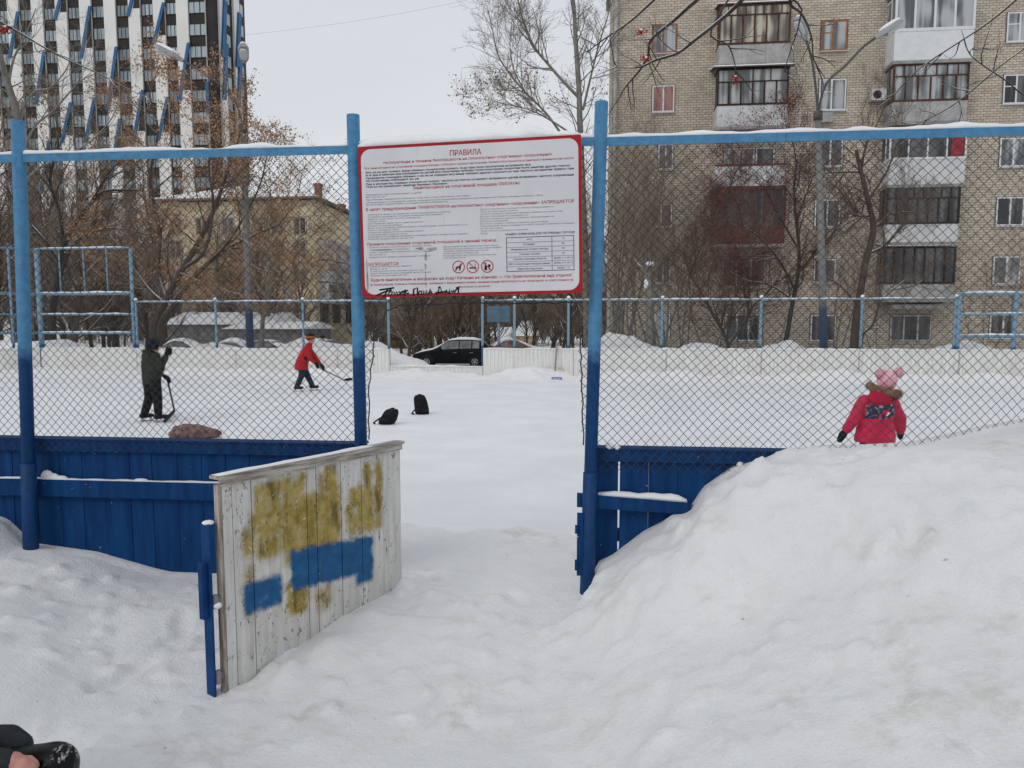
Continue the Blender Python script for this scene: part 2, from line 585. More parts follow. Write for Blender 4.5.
k.l(v, mpn.inputs[0])
mpn.inputs['Rotation'].default_value = (0, 0, 0.08)
mpn.inputs['Scale'].default_value = (0.35, 6, 1)
sc2 = k.ramp(k.noise(mpn.outputs[0], 2.4, 5, 0.8), 0.60, 0.70)
col = k.mix(k.math('MULTIPLY', sc2, 0.45), col, (0.66, 0.685, 0.73))
M['ice'] = k.done(col, 0.6, k.bump(n2, 0.35, 0.02, k.bump(scr, 0.4, 0.01)), spec=0.3)
r_ = MB()
_xs = np.arange(-6, 6.01, 0.06)
_ed = [(x, FY + 0.40 + 0.10 * math.sin(x * 7) + 0.06 * math.sin(x * 19 + 1)) for x in _xs]
_n = len(_ed)
_v = [(x, y, -0.05) for x, y in _ed] + [(x, y + 1.1, 0.004) for x, y in _ed] + [(x, BY - .1, 0.004) for x, y in _ed]
_f = [(r * _n + i, r * _n + i + 1, (r + 1) * _n + i + 1, (r + 1) * _n + i) for r in range(2) for i in range(_n - 1)]
r_.add(_v, _f)
r_.add([(-40, FY + .3, .004), (-6, FY + .3, .004), (-6, BY - .1, .004), (-40, BY - .1, .004), (6, FY + .3, .004), (40, FY + .3, .004), (40, BY - .1, .004), (6, BY - .1, .004)], [(0, 1, 2, 3), (4, 5, 6, 7)])
tag(r_.build('rink_ice', 'ice'), kind='structure')
# ------------------------------------------------------------------ people
def union_mesh(mb, voxel=0.014, smooth=6):
    """fuse the shapes into one continuous skin"""
    me = bpy.data.meshes.new('tmp')
    me.from_pydata([tuple(p) for p in mb.v], [], mb.f)
    me.update()
    o = bpy.data.objects.new('tmp', me)
    COL.objects.link(o)
    r = o.modifiers.new('r', 'REMESH')
    r.mode = 'VOXEL'
    r.voxel_size = voxel
    if smooth:
        s_ = o.modifiers.new('s', 'SMOOTH')
        s_.iterations = smooth
        s_.factor = 0.5
    out = bpy.data.meshes.new_from_object(o.evaluated_get(DG()))
    bpy.data.objects.remove(o)
    bpy.data.meshes.remove(me)
    return out
def part(name, mb, m, parent, voxel=0.014, smooth=5, wrinkle=0.0, seed=0.0):
    me = union_mesh(mb, voxel, smooth)
    me.name = name
    if wrinkle:
        nrm_ = [Vector(v_.normal) for v_ in me.vertices]
        for v_, vn_ in zip(me.vertices, nrm_):
            c = v_.co
            n = noise.noise((c.x * 14 + seed, c.y * 14, c.z * 9)) * .7 + noise.noise((c.x * 5, c.y * 5, c.z * 22 + seed)) * .5
            v_.co = c + vn_ * n * wrinkle
        me.update()
    return link_mesh(name, me, m, parent, smooth=True)
def limbp(mb, pts, rs, n=12):
    """a rounded tapering limb"""
    pts = [Vector(p) for p in pts]
    mb.tube(pts, list(rs), n)
    for p, r in zip(pts, rs):
        mb.ell(p, r * .985, r * .985, r * .985, n, 8)
M['skin'] = mat('skin', (0.50, 0.29, 0.22), 0.55, 0.1, 12)
M['skin_cold'] = mat('skin_cold', (0.47, 0.245, 0.20), 0.5, 0.12, 14, c2=(0.40, 0.18, 0.15))
M['hair'] = mat('hair', (0.05, 0.032, 0.022), 0.7)
M['eye'] = mat('eye', (0.02, 0.02, 0.022), 0.2)
M['cloth_black'] = mat('cloth_black', (0.012, 0.012, 0.014), 0.8, 0.3, 8)
M['cloth_navy'] = mat('cloth_navy', (0.022, 0.026, 0.048), 0.8, 0.3, 8)
M['cloth_green'] = mat('cloth_green', (0.030, 0.034, 0.026), 0.85, 0.3, 6)
M['cloth_red'] = mat('cloth_red', (0.42, 0.016, 0.022), 0.7, 0.2, 6)
M['cloth_crimson'] = mat('cloth_crimson', (0.50, 0.014, 0.060), 0.5, 0.25, 6, spec=.3)
M['cloth_pink'] = mat('cloth_pink', (0.74, 0.40, 0.46), 0.9, 0.12, 20, bump=.4, bscale=60)
M['pompom_pink'] = mat('pompom_pink', (0.78, 0.47, 0.53), 0.95, 0.25, 40, bump=.8, bscale=90)
M['fur_tan'] = mat('fur_tan', (0.22, 0.145, 0.085), 0.95, 0.4, 25, bump=.8, bscale=70)
M['skate_black'] = mat('skate_black', (0.014, 0.014, 0.016), 0.4)
M['blade_steel'] = mat('blade_steel', (0.45, 0.46, 0.48), 0.3, metal=0.7)
M['helmet_orange'] = mat('helmet_orange', (0.42, 0.115, 0.03), 0.5)
def head_shapes(mb, c, r, fwd, up):
    """skull, jaw, nose and ears as one piece; r = half the head height; fwd is where the face looks"""
    fwd, up = Vector(fwd).normalized(), Vector(up).normalized()
    side = fwd.cross(up).normalized()
    up = side.cross(fwd).normalized()
    R = Matrix((side, fwd, up)).transposed()
    c = Vector(c)
    mb.ell(c + up * r * .12 - fwd * r * .06, r * .70, r * .80, r * .88, 16, 12, R)
    mb.ell(c - up * r * .45 + fwd * r * .18, r * .50, r * .55, r * .55, 14, 10, R)
    mb.ell(c - up * r * .12 + fwd * r * .80, r * .11, r * .17, r * .20, 8, 8, R)
    mb.ell(c - up * r * .48 + fwd * r * .70, r * .22, r * .10, r * .06, 8, 6, R)
    for s_ in (-1, 1):
        mb.ell(c + side * s_ * r * .70 - up * r * .02, r * .10, r * .17, r * .24, 8, 8, R)
    return R
def eyes(parent, c, r, R):
    for s_ in (-1, 1):
        q = MB()
        q.ell(Vector(c) + R @ Vector((s_ * r * .27, r * .70, r * .05)), r * .085, r * .06, r * .06, 8, 6)
        q.build('eye', 'eye', parent, smooth=True, world=False)
def mitten(mb, wrist, d, r=.042, thumb=(0, 0, 1)):
    w_, d = Vector(wrist), Vector(d).normalized()
    limbp(mb, [w_, w_ + d * r * 1.1, w_ + d * r * 2.6], [r * .75, r, r * .75], 10)
    t = Vector(thumb).normalized()
    limbp(mb, [w_ + d * r * .6 + t * r * .5, w_ + d * r * 1.5 + t * r * 1.25], [r * .42, r * .34], 8)
def gloved_hand(mb, wrist, d, curl, r=.038):
    """palm, four bent fingers and a thumb closing round a shaft; curl = direction the fingers bend towards"""
    w_, d, cu = Vector(wrist), Vector(d).normalized(), Vector(curl).normalized()
    s_ = d.cross(cu).normalized()
    limbp(mb, [w_, w_ + d * r * 1.2, w_ + d * r * 2.0], [r * .75, r * .95, r * .85], 10)
    for i, ln in enumerate((.92, 1.05, 1.0, .8)):
        b = w_ + d * r * 2.1 + s_ * r * (i - 1.5) * .52
        limbp(mb, [b, b + d * r * .7 * ln + cu * r * .35, b + d * r * .55 * ln + cu * r * 1.15, b + cu * r * 1.45 - d * r * .1], [r * .33, r * .31, r * .28, r * .24], 8)
    b = w_ + d * r * .7 - s_ * r * .75
    limbp(mb, [b, b + d * r * .6 - s_ * r * .45 + cu * r * .35, b + d * r * 1.1 - s_ * r * .2 + cu * r * 1.05], [r * .40, r * .34, r * .27], 8)
def skate(parent, ankle, toe_dir, ground, s=1.0, pitch=0.0):
    a, d = Vector(ankle), Vector(toe_dir)
    d.z = 0
    d.normalize()
    z = ground + .055 * s
    side = Vector((-d.y, d.x, 0))
    q = MB()
    heel = Vector((a.x, a.y, z + .045 * s)) - d * .045 * s
    limbp(q, [a + Vector((0, 0, .06 * s)), a, heel], [.052 * s, .050 * s, .044 * s], 10)
    limbp(q, [heel, heel + d * .10 * s, heel + d * .185 * s], [.044 * s, .043 * s, .034 * s], 10)
    o = part('skate', q, 'skate_black', parent, .010, 3)
    q = MB()
    b0, b1 = heel - d * .04 * s, heel + d * .22 * s
    q.beam(Vector((b0.x, b0.y, ground + .010)), Vector((b1.x, b1.y, ground + .010)), .005, .022)
    for t in (.2, .75):
        c = b0.lerp(b1, t)
        q.beam(Vector((c.x, c.y, ground + .02)), Vector((c.x, c.y, z + .01)), .02, .035)
    q.build('blade', 'blade_steel', o, world=False)
    q = MB()
    t = [a + Vector((0, 0, .045 * s)) + d * .045 * s, heel + d * .06 * s + Vector((0, 0, .05 * s))]
    for i in range(4):
        c = t[0].lerp(t[1], i / 3)
        q.beam(c - side * .025 * s, c + side * .025 * s, .006, .006)
    q.build('lace', 'pvc', o, world=False)

# --- skater in dark green jacket ------------------------------------------------
pos = gp(153.5, 422, 0.004)
S1 = (422 - 339) / ((gp(152, 422, 0.004) - CAM).dot(_F)) * 0 + 1.0
H1 = 1.46
o = empty('person', (pos.x, pos.y, 0.004), 'person in dark green jacket and black trousers on skates holding a hockey stick upright', 'person', rz=rad(-30))
# local frame: +y is where the person faces, +x to their right
hipL, hipR = (-.085, 0, .74), (.085, 0, .74)
q = MB()
limbp(q, [hipL, (-.15, .03, .43), (-.21, -.05, .12)], [.085, .062, .042])
limbp(q, [hipR, (.11, .03, .43), (.12, .03, .12)], [.085, .062, .042])
limbp(q, [(0, 0, .76), (0, -.005, .95), (0, 0, 1.12)], [.115, .11, .11])
limbp(q, [(0, 0, 1.12), (.035, .025, 1.25)], [.06, .05])
shL, shR = (-.165, 0, 1.15), (.165, 0, 1.15)
elL, haL = (-.21, .10, .93), (-.02, .24, .80)
elR, haR = (.26, .03, .95), (.155, .20, 1.165)
limbp(q, [shL, elL, haL], [.055, .045, .032])
limbp(q, [shR, elR, haR], [.055, .045, .032])
HC = (.045, .04, 1.335)
hR = head_shapes(q, HC, .115, (.25, 1, -.15), (0.1, 0, 1))
limbp(q, [(-.21, -.05, .12), (-.20, .06, .09)], [.04, .03])
limbp(q, [(.12, .03, .12), (.12, .14, .09)], [.04, .03])
part('body', q, 'skin', o, .012, 3)
eyes(o, HC, .115, hR)
q = MB()
q.rings([(0, 0, .66, .185, .14), (0, 0, .76, .19, .145), (0, 0, .92, .19, .145), (0, 0, 1.06, .20, .14), (0, 0, 1.16, .18, .12), (0, 0, 1.22, .10, .085), (0, .01, 1.27, .075, .075)], 20)
limbp(q, [shL, elL, Vector(elL).lerp(Vector(haL), .8)], [.075, .065, .05])
limbp(q, [shR, elR, Vector(elR).lerp(Vector(haR), .8)], [.085, .075, .06])
limbp(q, [(-.05, -.07, 1.23), (.05, -.07, 1.23)], [.05, .05])
part('jacket', q, 'cloth_green', o, .014, 4, wrinkle=.007)
q = MB()
limbp(q, [hipL, (-.15, .03, .43), (-.21, -.045, .13)], [.110, .084, .066])
limbp(q, [hipR, (.11, .03, .43), (.12, .03, .13)], [.110, .084, .066])
q.ell((0, 0, .74), .15, .12, .10)
part('trousers', q, 'cloth_black', o, .014, 4, wrinkle=.006)
skate(o, (-.21, -.05, .13), (.1, 1, 0), 0.0)
skate(o, (.12, .03, .13), (.6, 1, 0), 0.0)
q = MB()
q.ell((.045, .02, 1.375), .108, .122, .10, 16, 10)
q.rings([(.04, .0, 1.27, .096, .105), (.045, .01, 1.33, .107, .118), (.045, .02, 1.37, .110, .123)], 18)
part('knit_hat', q, mat('hat_dark', (0.014, 0.016, 0.026), .9, .3, 20), o, .011, 3)
q = MB()
gloved_hand(q, haL, (.5, .55, -.55), (.3, -.2, -.8), .045)
part('glove', q, 'cloth_black', o, .008, 2)
q = MB()
gloved_hand(q, haR, (-.1, .4, .7), (-.6, .5, .2), .050)
part('glove', q, 'cloth_black', o, .008, 2)
mw = Matrix.Translation(Vector((pos.x, pos.y, .004))) @ Matrix.Rotation(rad(-30), 4, 'Z')
grip = mw @ (Vector(haL) + Vector((.05, .03, -.04)))
def hockey_stick(label, top, heel, blade_to, name='hockey_stick', shaft='stick_dark'):
    o = empty(name, heel, label, 'hockey stick')
    q = MB()
    q.beam(top, heel, .026, .034)
    q.build('shaft', shaft, o)
    q = MB()
    q.beam(top, Vector(top).lerp(heel, .09), .032, .040)
    q.build('grip', 'cloth_black', o)
    h, b = Vector(heel), Vector(blade_to)
    rings = []
    d = (b - h)
    L = d.length
    d.normalize()
    s_ = d.cross(Vector((0, 0, 1))).normalized()
    n = 7
    for i in range(n):
        t = i / (n - 1)
        c = h + d * L * t + s_ * .03 * t * t
        ht = (.032 if i == 0 else .046) * (1 if i < n - 1 else .6)
        zc = c.z
        rings.append([c + s_ * .011 + Vector((0, 0, -ht * .55)), c + s_ * .009 + Vector((0, 0, ht)), c - s_ * .009 + Vector((0, 0, ht)), c - s_ * .011 + Vector((0, 0, -ht * .55))])
    q = MB()
    q.loft(rings)
    q.build('blade', 'cloth_black', o)
    return o
M['stick_dark'] = mat('stick_dark', (0.03, 0.035, 0.06), 0.5)
M['stick_grey'] = mat('stick_grey', (0.22, 0.215, 0.21), 0.5)
g0 = gp(174.5, 411, 0.05)
g1 = gp(166.0, 421.5, 0.045)
hockey_stick('dark hockey stick standing on the ice beside the green-jacketed skater', grip, g0, g1)

# --- skater in red jacket ---------------------------------------------------------
pos = gp(307, 391, 0.004)
o = empty('person', (pos.x, pos.y, 0.004), 'person in red jacket and navy trousers on skates, leaning over a hockey stick', 'person', rz=rad(-72))
hipL, hipR = (-.085, -.10, .70), (.085, -.10, .70)
q = MB()
legL = [hipL, (-.11, .0, .42), (-.13, .13, .13)]
legR = [hipR, (.12, -.12, .40), (.13, -.24, .13)]
limbp(q, legL, [.085, .062, .042])
limbp(q, legR, [.085, .062, .042])
limbp(q, [(0, -.10, .72), (0, -.03, .92), (0, .04, 1.10)], [.115, .11, .11])
limbp(q, [(0, .05, 1.12), (0, .11, 1.24)], [.06, .05])
shL, shR = (-.165, .04, 1.12), (.165, .04, 1.12)
elL, haL = (-.17, .20, .88), (-.02, .36, .68)
elR, haR = (.20, .10, .86), (.06, .22, .73)
limbp(q, [shL, elL, haL], [.055, .045, .032])
limbp(q, [shR, elR, haR], [.055, .045, .032])
HC = (0, .135, 1.335)
hR = head_shapes(q, HC, .115, (0, 1, -.35), (0, .3, 1))
part('body', q, 'skin', o, .012, 3)
eyes(o, HC, .115, hR)
q = MB()
q.rings([(0, -.13, .55, .20, .17), (0, -.12, .70, .20, .17), (0, -.05, .88, .195, .165), (0, .02, 1.03, .20, .15), (0, .05, 1.13, .165, .11), (0, .08, 1.19, .10, .085), (0, .10, 1.24, .08, .08)], 20)
limbp(q, [shL, elL, Vector(elL).lerp(Vector(haL), .8)], [.075, .065, .05])
limbp(q, [shR, elR, Vector(elR).lerp(Vector(haR), .8)], [.075, .065, .05])
part('jacket', q, 'cloth_red', o, .014, 4, wrinkle=.007, seed=3)
q = MB()
q.box(.163, .190, -.07, .06, .82, .96)
part('elbow_patch', q, 'cloth_black', o, .01, 3)
q = MB()
limbp(q, [hipL, legL[1], legL[2]], [.105, .080, .065])
limbp(q, [hipR, legR[1], legR[2]], [.105, .080, .065])
q.ell((0, -.10, .70), .15, .13, .10)
part('trousers', q, 'cloth_navy', o, .014, 4, wrinkle=.006, seed=2)
skate(o, legL[2], (0.1, 1, 0), 0.0)
skate(o, legR[2], (.2, 1, 0), 0.0)
q = MB()
q.ell((0, .115, 1.385), .110, .125, .098, 16, 10)
part('helmet', q, 'cloth_black', o, .011, 3)
q = MB()
q.rings([(0, .125, 1.352, .113, .128), (0, .125, 1.362, .117, .132), (0, .12, 1.40, .116, .131), (0, .12, 1.41, .108, .122)], 18)
q.build('helmet_band', 'helmet_orange', o, smooth=True, world=False)
mw = Matrix.Translation(Vector((pos.x, pos.y, .004))) @ Matrix.Rotation(rad(-72), 4, 'Z')
for ha, d in ((haL, (.1, .6, -.7)), (haR, (-.25, .6, -.6))):
    q = MB()
    gloved_hand(q, ha, d, (0, -.4, -.9), .05)
    part('glove', q, 'cloth_black', o, .008, 2)
ga, gb = mw @ (Vector(haR) + Vector((-.06, .06, -.11))), mw @ (Vector(haL) + Vector((.01, .06, -.11)))
dirn = (gb - ga).normalized()
heel = pd(344.5, 380.3, (gb + dirn * .7).y)
bl_ = pd(352.5, 379.3, heel.y + .05)
hockey_stick('grey hockey stick held out to the right by the red-jacketed skater', ga - (heel - ga).normalized() * .06, heel, bl_, shaft='stick_grey')

# --- child in crimson coat -----------------------------------------------------------
pos = gp(873.5, 487, 0.004)
o = empty('person', (pos.x, pos.y, 0.004), 'child in crimson coat and pink hat with two pompoms, seen from behind', 'person', rz=rad(12))
q = MB()
limbp(q, [(-.07, 0, .52), (-.08, .01, .30), (-.08, 0, .07)], [.075, .055, .04])
limbp(q, [(.07, 0, .52), (.08, .01, .30), (.08, 0, .07)], [.075, .055, .04])
limbp(q, [(0, 0, .55), (0, 0, .72), (0, 0, .90)], [.11, .105, .10])
limbp(q, [(0, 0, .90), (.06, .03, 1.0)], [.055, .05])
shL, shR = (-.14, 0, .90), (.14, 0, .90)
elL, haL = (-.25, -.02, .74), (-.325, .02, .60)
elR, haR = (.235, -.02, .74), (.285, .02, .60)
limbp(q, [shL, elL, haL], [.05, .04, .03])
limbp(q, [shR, elR, haR], [.05, .04, .03])
HC = (.110, .05, 1.080)
hR = head_shapes(q, HC, .105, (.2, 1, -.15), (.25, 0, 1))
part('body', q, 'skin', o, .012, 3)
eyes(o, HC, .105, hR)
q = MB()
q.rings([(-.01, 0, .475, .205, .16), (-.01, 0, .52, .21, .165), (-.005, 0, .66, .195, .15), (0, 0, .78, .18, .135), (0, 0, .88, .165, .12), (0, 0, .94, .12, .10), (0, .01, .98, .085, .08)], 22)
limbp(q, [shL, elL, Vector(elL).lerp(Vector(haL), .86)], [.075, .066, .055])
limbp(q, [shR, elR, Vector(elR).lerp(Vector(haR), .95)], [.078, .068, .057])
part('coat', q, 'cloth_crimson', o, .013, 4, wrinkle=.012, seed=6)
# flowered yoke across the back
k = NT('flower_print')
v = k.coord('Object')
vo = k.n('ShaderNodeTexVoronoi')
k.l(v, vo.inputs['Vector'])
vo.inputs['Scale'].default_value = 42
cr_ = k.n('ShaderNodeValToRGB')
cr_.color_ramp.interpolation = 'CONSTANT'
els = cr_.color_ramp.elements
els[0].color = (0.018, 0.018, 0.05, 1)
els[1].position = 0.45
els[1].color = (0.10, 0.09, 0.16, 1)
for p_, c_ in ((.62, (0.02, 0.03, 0.07, 1)), (.78, (0.34, 0.30, 0.36, 1)), (.90, (0.40, 0.05, 0.10, 1))):
    e = els.new(p_)
    e.color = c_
k.l(k.sep(vo.outputs['Color'])[0], cr_.inputs[0])
M['flower_print'] = k.done(cr_.outputs[0], .7)
q = MB()
rings = []
for z, rx, ry in ((.735, .172, .139), (.74, .176, .144), (.84, .174, .138), (.885, .170, .132), (.89, .164, .126)):
    rings.append([(-.005 + rx * 1.04 * math.cos(t), ry * math.sin(t), z) for t in [rad(190 + 160 * i / 16) for i in range(17)]] + [(-.01 + (rx - .03) * math.cos(t), (ry - .03) * math.sin(t), z) for t in [rad(350 - 160 * i / 16) for i in range(17)]])
q.loft(rings)
q.build('back_yoke', 'flower_print', o, world=False, smooth=True)
q = MB()
q.ell((.005, -.149, .80), .035, .012, .028, 12, 8)
em = q.build('back_patch', 'cloth_crimson', o, world=False, smooth=True)
q = MB()
q.ell((.03, -.156, .795), .015, .009, .016, 8, 6)
q.ell((.018, -.158, .775), .011, .008, .010, 8, 6)
q.build('patch_motif', 'pvc', em, world=False, smooth=True)
# hood hanging back with its fur edge
q = MB()
q.ell((-.02, -.085, .955), .125, .085, .095, 16, 10)
q.ell((-.03, -.09, 1.0), .105, .08, .07, 16, 10)
part('hood', q, mat('hood_crimson', (0.46, 0.012, 0.048), .75, .2, 6), o, .013, 4, wrinkle=.006)
q = MB()
rr = random.Random(2)
pts = []
for i in range(15):
    t = rad(188 + 172 * i / 14)
    pts.append(Vector((.030 + .155 * math.cos(t), -.035 + .105 * math.sin(t), 1.085 + .030 * math.sin(t) - .10 * (i / 14))))
limbp(q, pts, [.040 + .008 * math.sin(i * 2.1) for i in range(15)])
fur = part('hood_fur', q, 'fur_tan', o, .012, 2, wrinkle=.012)
hs_ = MB()
for i in range(1200):
    p = rr.choice(pts)
    d = Vector((rr.gauss(0, 1), rr.gauss(0, 1), rr.gauss(0, 1))).normalized()
    a = p + d * .033
    b = p + d * rr.uniform(.05, .072) + Vector((0, 0, -.004))
    s_ = d.cross(Vector((rr.gauss(0, 1), rr.gauss(0, 1), rr.gauss(0, 1)))).normalized() * .0035
    hs_.add([a - s_, a + s_, b], [(0, 1, 2)])
hs_.build('fur_tuft', 'fur_tan', fur, world=False)
q = MB()
up = Vector((.24, 0, 1)).normalized()
Rh = Vector((0, 1, 0)).rotation_difference(Vector((0, 1, 0))).to_matrix() @ Matrix.Rotation(rad(13), 3, 'Y')
hc = Vector(HC)
q.ell(hc + up * .035 + Vector((0, -.012, 0)), .098, .105, .112, 18, 12, Rh)
hat = part('knit_hat', q, 'cloth_pink', o, .011, 3)
for sx_ in (-.092, .098):
    q = MB()
    c = hc + up * .128 + Vector((sx_, -.01, -.02 + (.015 if sx_ > 0 else 0)))
    q.ell(c, .048, .048, .050, 14, 10)
    pm = q.build('pompom', 'pompom_pink', hat, world=False, smooth=True)
    fz = MB()
    for i in range(500):
        d = Vector((rr.gauss(0, 1), rr.gauss(0, 1), rr.gauss(0, 1))).normalized()
        s_ = d.cross(Vector((rr.gauss(0, 1), rr.gauss(0, 1), rr.gauss(0, 1)))).normalized() * .003
        fz.add([c + d * .044 - s_, c + d * .044 + s_, c + d * rr.uniform(.055, .072)], [(0, 1, 2)])
    b_ = len(pm.data.vertices)
    me = bpy.data.meshes.new('pompom')
    q.add(fz.v, fz.f)
    me.from_pydata([tuple(p) for p in q.v], [], q.f)
    me.materials.append(M['pompom_pink'])
    pm.data = me
q = MB()
limbp(q, [(-.07, 0, .50), (-.08, .01, .30), (-.08, 0, .10)], [.095, .075, .065])
limbp(q, [(.07, 0, .50), (.08, .01, .30), (.08, 0, .10)], [.095, .075, .065])
part('trousers', q, 'cloth_navy', o, .014, 4, wrinkle=.006)
for sx_ in (-.08, .08):
    q = MB()
    limbp(q, [(sx_, -.01, .13), (sx_, -.015, .05)], [.062, .050])
    limbp(q, [(sx_, -.02, .045), (sx_, .05, .042), (sx_, .10, .036)], [.045, .044, .036])
    part('boot', q, 'skate_black', o, .011, 3)
q = MB()
mitten(q, haL, (-.35, .2, -.8), .043, (.3, .8, 0))
part('mitten', q, 'cloth_black', o, .009, 3)
q = MB()
mitten(q, haR, (.2, .3, -.8), .036, (-.3, .8, 0))
part('mitten', q, 'cloth_navy', o, .009, 3)

# --- passer-by in black beyond the boards ----------------------------------------------
yq = 31.5
p = pd(323, 340, yq)
zg = ground_z(p.x, yq)
zt_ = pd(323, 335.5, yq).z
o = empty('person', (p.x, yq, zg), 'distant person in black coat and cap standing behind the far boards', 'person', rz=rad(170))
s = (zt_ - zg) / 1.72
q = MB()
for sx_ in (-.09, .09):
    limbp(q, [(sx_, 0, .88), (sx_ * 1.1, .02, .48), (sx_ * 1.1, 0, .08)], [.09, .07, .05])
    limbp(q, [(sx_ * 1.1, 0, .06), (sx_ * 1.2, .13, .045)], [.045, .04])
    limbp(q, [(sx_ * 2.1, 0, 1.38), (sx_ * 2.7, -.02, 1.12), (sx_ * 2.6, .10, .90)], [.06, .05, .04])
    mitten(q, (sx_ * 2.6, .10, .90), (0, .3, -1), .04, (0, 1, 0))
limbp(q, [(0, 0, .9), (0, 0, 1.15), (0, 0, 1.36)], [.13, .13, .12])
limbp(q, [(0, 0, 1.38), (0, .02, 1.5)], [.065, .055])
hR = head_shapes(q, (0, .03, 1.60), .118, (0, 1, 0), (0, 0, 1))
part('body', q, 'skin', o, .02, 3)
eyes(o, (0, .03, 1.60), .118, hR)
q = MB()
q.rings([(0, 0, .62, .22, .17), (0, 0, .9, .21, .16), (0, 0, 1.2, .21, .15), (0, 0, 1.38, .20, .13), (0, 0, 1.46, .12, .10), (0, .01, 1.52, .09, .09)], 18)
for sx_ in (-1, 1):
    limbp(q, [(sx_ * .19, 0, 1.38), (sx_ * .245, -.02, 1.12), (sx_ * .235, .09, .92)], [.085, .075, .06])
part('coat', q, 'cloth_black', o, .02, 4, wrinkle=.008)
q = MB()
for sx_ in (-.09, .09):
    limbp(q, [(sx_, 0, .86), (sx_ * 1.1, .02, .48), (sx_ * 1.1, 0, .12)], [.11, .09, .075])
part('trousers', q, 'cloth_black', o, .02, 4)
q = MB()
q.ell((0, .02, 1.65), .10, .115, .085, 14, 10)
part('knit_hat', q, 'cloth_black', o, .014, 3)
o.scale = (s, s, s)

# --- person crouching at the lower left corner ------------------------------------------
Y5 = 2.28
kn = pd(57, 752, Y5)
gz = ground_z(kn.x, Y5)
o = empty('person', (kn.x - .05, Y5, gz), 'person crouching at the lower left corner, bare hand beside a shiny black knee', 'person')
O5 = ORG[o.name]
kl = kn - O5 + Vector((-.005, .0, -.045))       # right-hand knee in local coordinates
M['shiny_black'] = None
k = NT('shiny_black')
v = k.coord('Object')
n1 = k.noise(v, 9, 5, .6)
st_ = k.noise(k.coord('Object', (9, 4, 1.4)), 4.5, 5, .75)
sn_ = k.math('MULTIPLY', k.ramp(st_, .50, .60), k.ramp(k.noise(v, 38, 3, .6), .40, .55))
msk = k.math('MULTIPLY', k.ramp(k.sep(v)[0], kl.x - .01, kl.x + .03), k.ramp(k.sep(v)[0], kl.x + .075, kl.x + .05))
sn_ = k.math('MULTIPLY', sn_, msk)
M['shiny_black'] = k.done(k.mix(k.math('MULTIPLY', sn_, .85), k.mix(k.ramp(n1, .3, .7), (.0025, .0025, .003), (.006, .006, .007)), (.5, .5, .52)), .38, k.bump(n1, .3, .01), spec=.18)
M['sleeve_grey'] = mat('sleeve_grey', (.022, .026, .029), .65, .35, 7, bump=.5, bscale=22)
hips = Vector((kl.x - .60, .0, .24))
footR, footL = Vector((kl.x - .14, .05, .08)), Vector((kl.x - .24, -.28, .08))
kneeL = Vector((kl.x - .06, -.34, kl.z - .02))
chest = Vector((kl.x - .66, -.04, .74))
hand_c = pd(24.5, 765, Y5 - .10) - O5
wr_ = hand_c + Vector((-.034, -.005, .010))
shr = chest + Vector((-.02, -.19, .10))
shl = chest + Vector((-.0, .19, .10))
elb = Vector((wr_.x - .26, wr_.y - .08, wr_.z + .02))
elb2 = pd(-30, 738, Y5 + .10) - O5
fore2 = pd(8, 740, Y5 + .08) - O5
q = MB()
limbp(q, [hips + Vector((0, .09, 0)), kl + Vector((-.02, 0, -.0)), footR + Vector((0, 0, .03))], [.09, .065, .045])
limbp(q, [hips + Vector((0, -.09, 0)), kneeL, footL + Vector((0, 0, .03))], [.09, .065, .045])
limbp(q, [hips, hips.lerp(chest, .5), chest, chest + Vector((.03, 0, .12))], [.13, .12, .13, .08])
limbp(q, [chest + Vector((.03, 0, .12)), chest + Vector((.06, 0, .24))], [.06, .055])
hcen = chest + Vector((.10, 0, .36))
hR = head_shapes(q, hcen, .118, (1, 0, -.5), (.4, 0, 1))
limbp(q, [shr, elb, wr_], [.06, .048, .033])
limbp(q, [shl, elb2, fore2], [.06, .048, .036])
# bare hand: palm, four curled fingers of unequal length, thumb
d = Vector((1, .10, -.18)).normalized()
upn = Vector((0, -.25, 1)).normalized()
sd_ = d.cross(upn).normalized()
HS = .80
limbp(q, [wr_, wr_ + d * .030], [.021, .024])
for i in range(4):
    b = wr_ + d * .050 * HS + sd_ * (.030 - .020 * i) * HS + upn * (.006 - .003 * abs(i - 1.5))
    limbp(q, [wr_ + d * .02 * HS + sd_ * (.022 - .0145 * i) * HS, b], [.0125, .0100])
    ln = (.85, 1.0, .96, .78)[i] * HS
    b1 = b + (d * .80 - upn * .60).normalized() * .034 * ln
    b2 = b1 + (d * .10 - upn * .98).normalized() * .024 * ln
    b3 = b2 + (-d * .55 - upn * .80).normalized() * .018 * ln
    limbp(q, [b, b1, b2, b3], [.0092, .0084, .0074, .0064], 10)
limbp(q, [wr_ + d * .008 + sd_ * .016, wr_ + d * .028 + sd_ * .036 - upn * .010, wr_ + d * .046 + sd_ * .038 - upn * .026], [.013, .010, .0076], 10)
body = part('body', q, 'skin_cold', o, .0048, 2)
eyes(o, hcen, .118, hR)
q = MB()
limbp(q, [hips + Vector((0, .09, 0)), (hips + Vector((0, .09, 0))).lerp(kl, .55), kl], [.11, .088, .074], 16)
limbp(q, [kl, kl.lerp(footR, .5), footR + Vector((-.01, 0, .09))], [.074, .066, .06], 16)
limbp(q, [hips + Vector((0, -.09, 0)), (hips + Vector((0, -.09, 0))).lerp(kneeL, .55), kneeL], [.11, .085, .07], 16)
limbp(q, [kneeL, kneeL.lerp(footL, .5), footL + Vector((-.01, 0, .09))], [.07, .066, .06], 16)
part('trousers', q, 'shiny_black', o, .010, 4, wrinkle=.004)
q = MB()
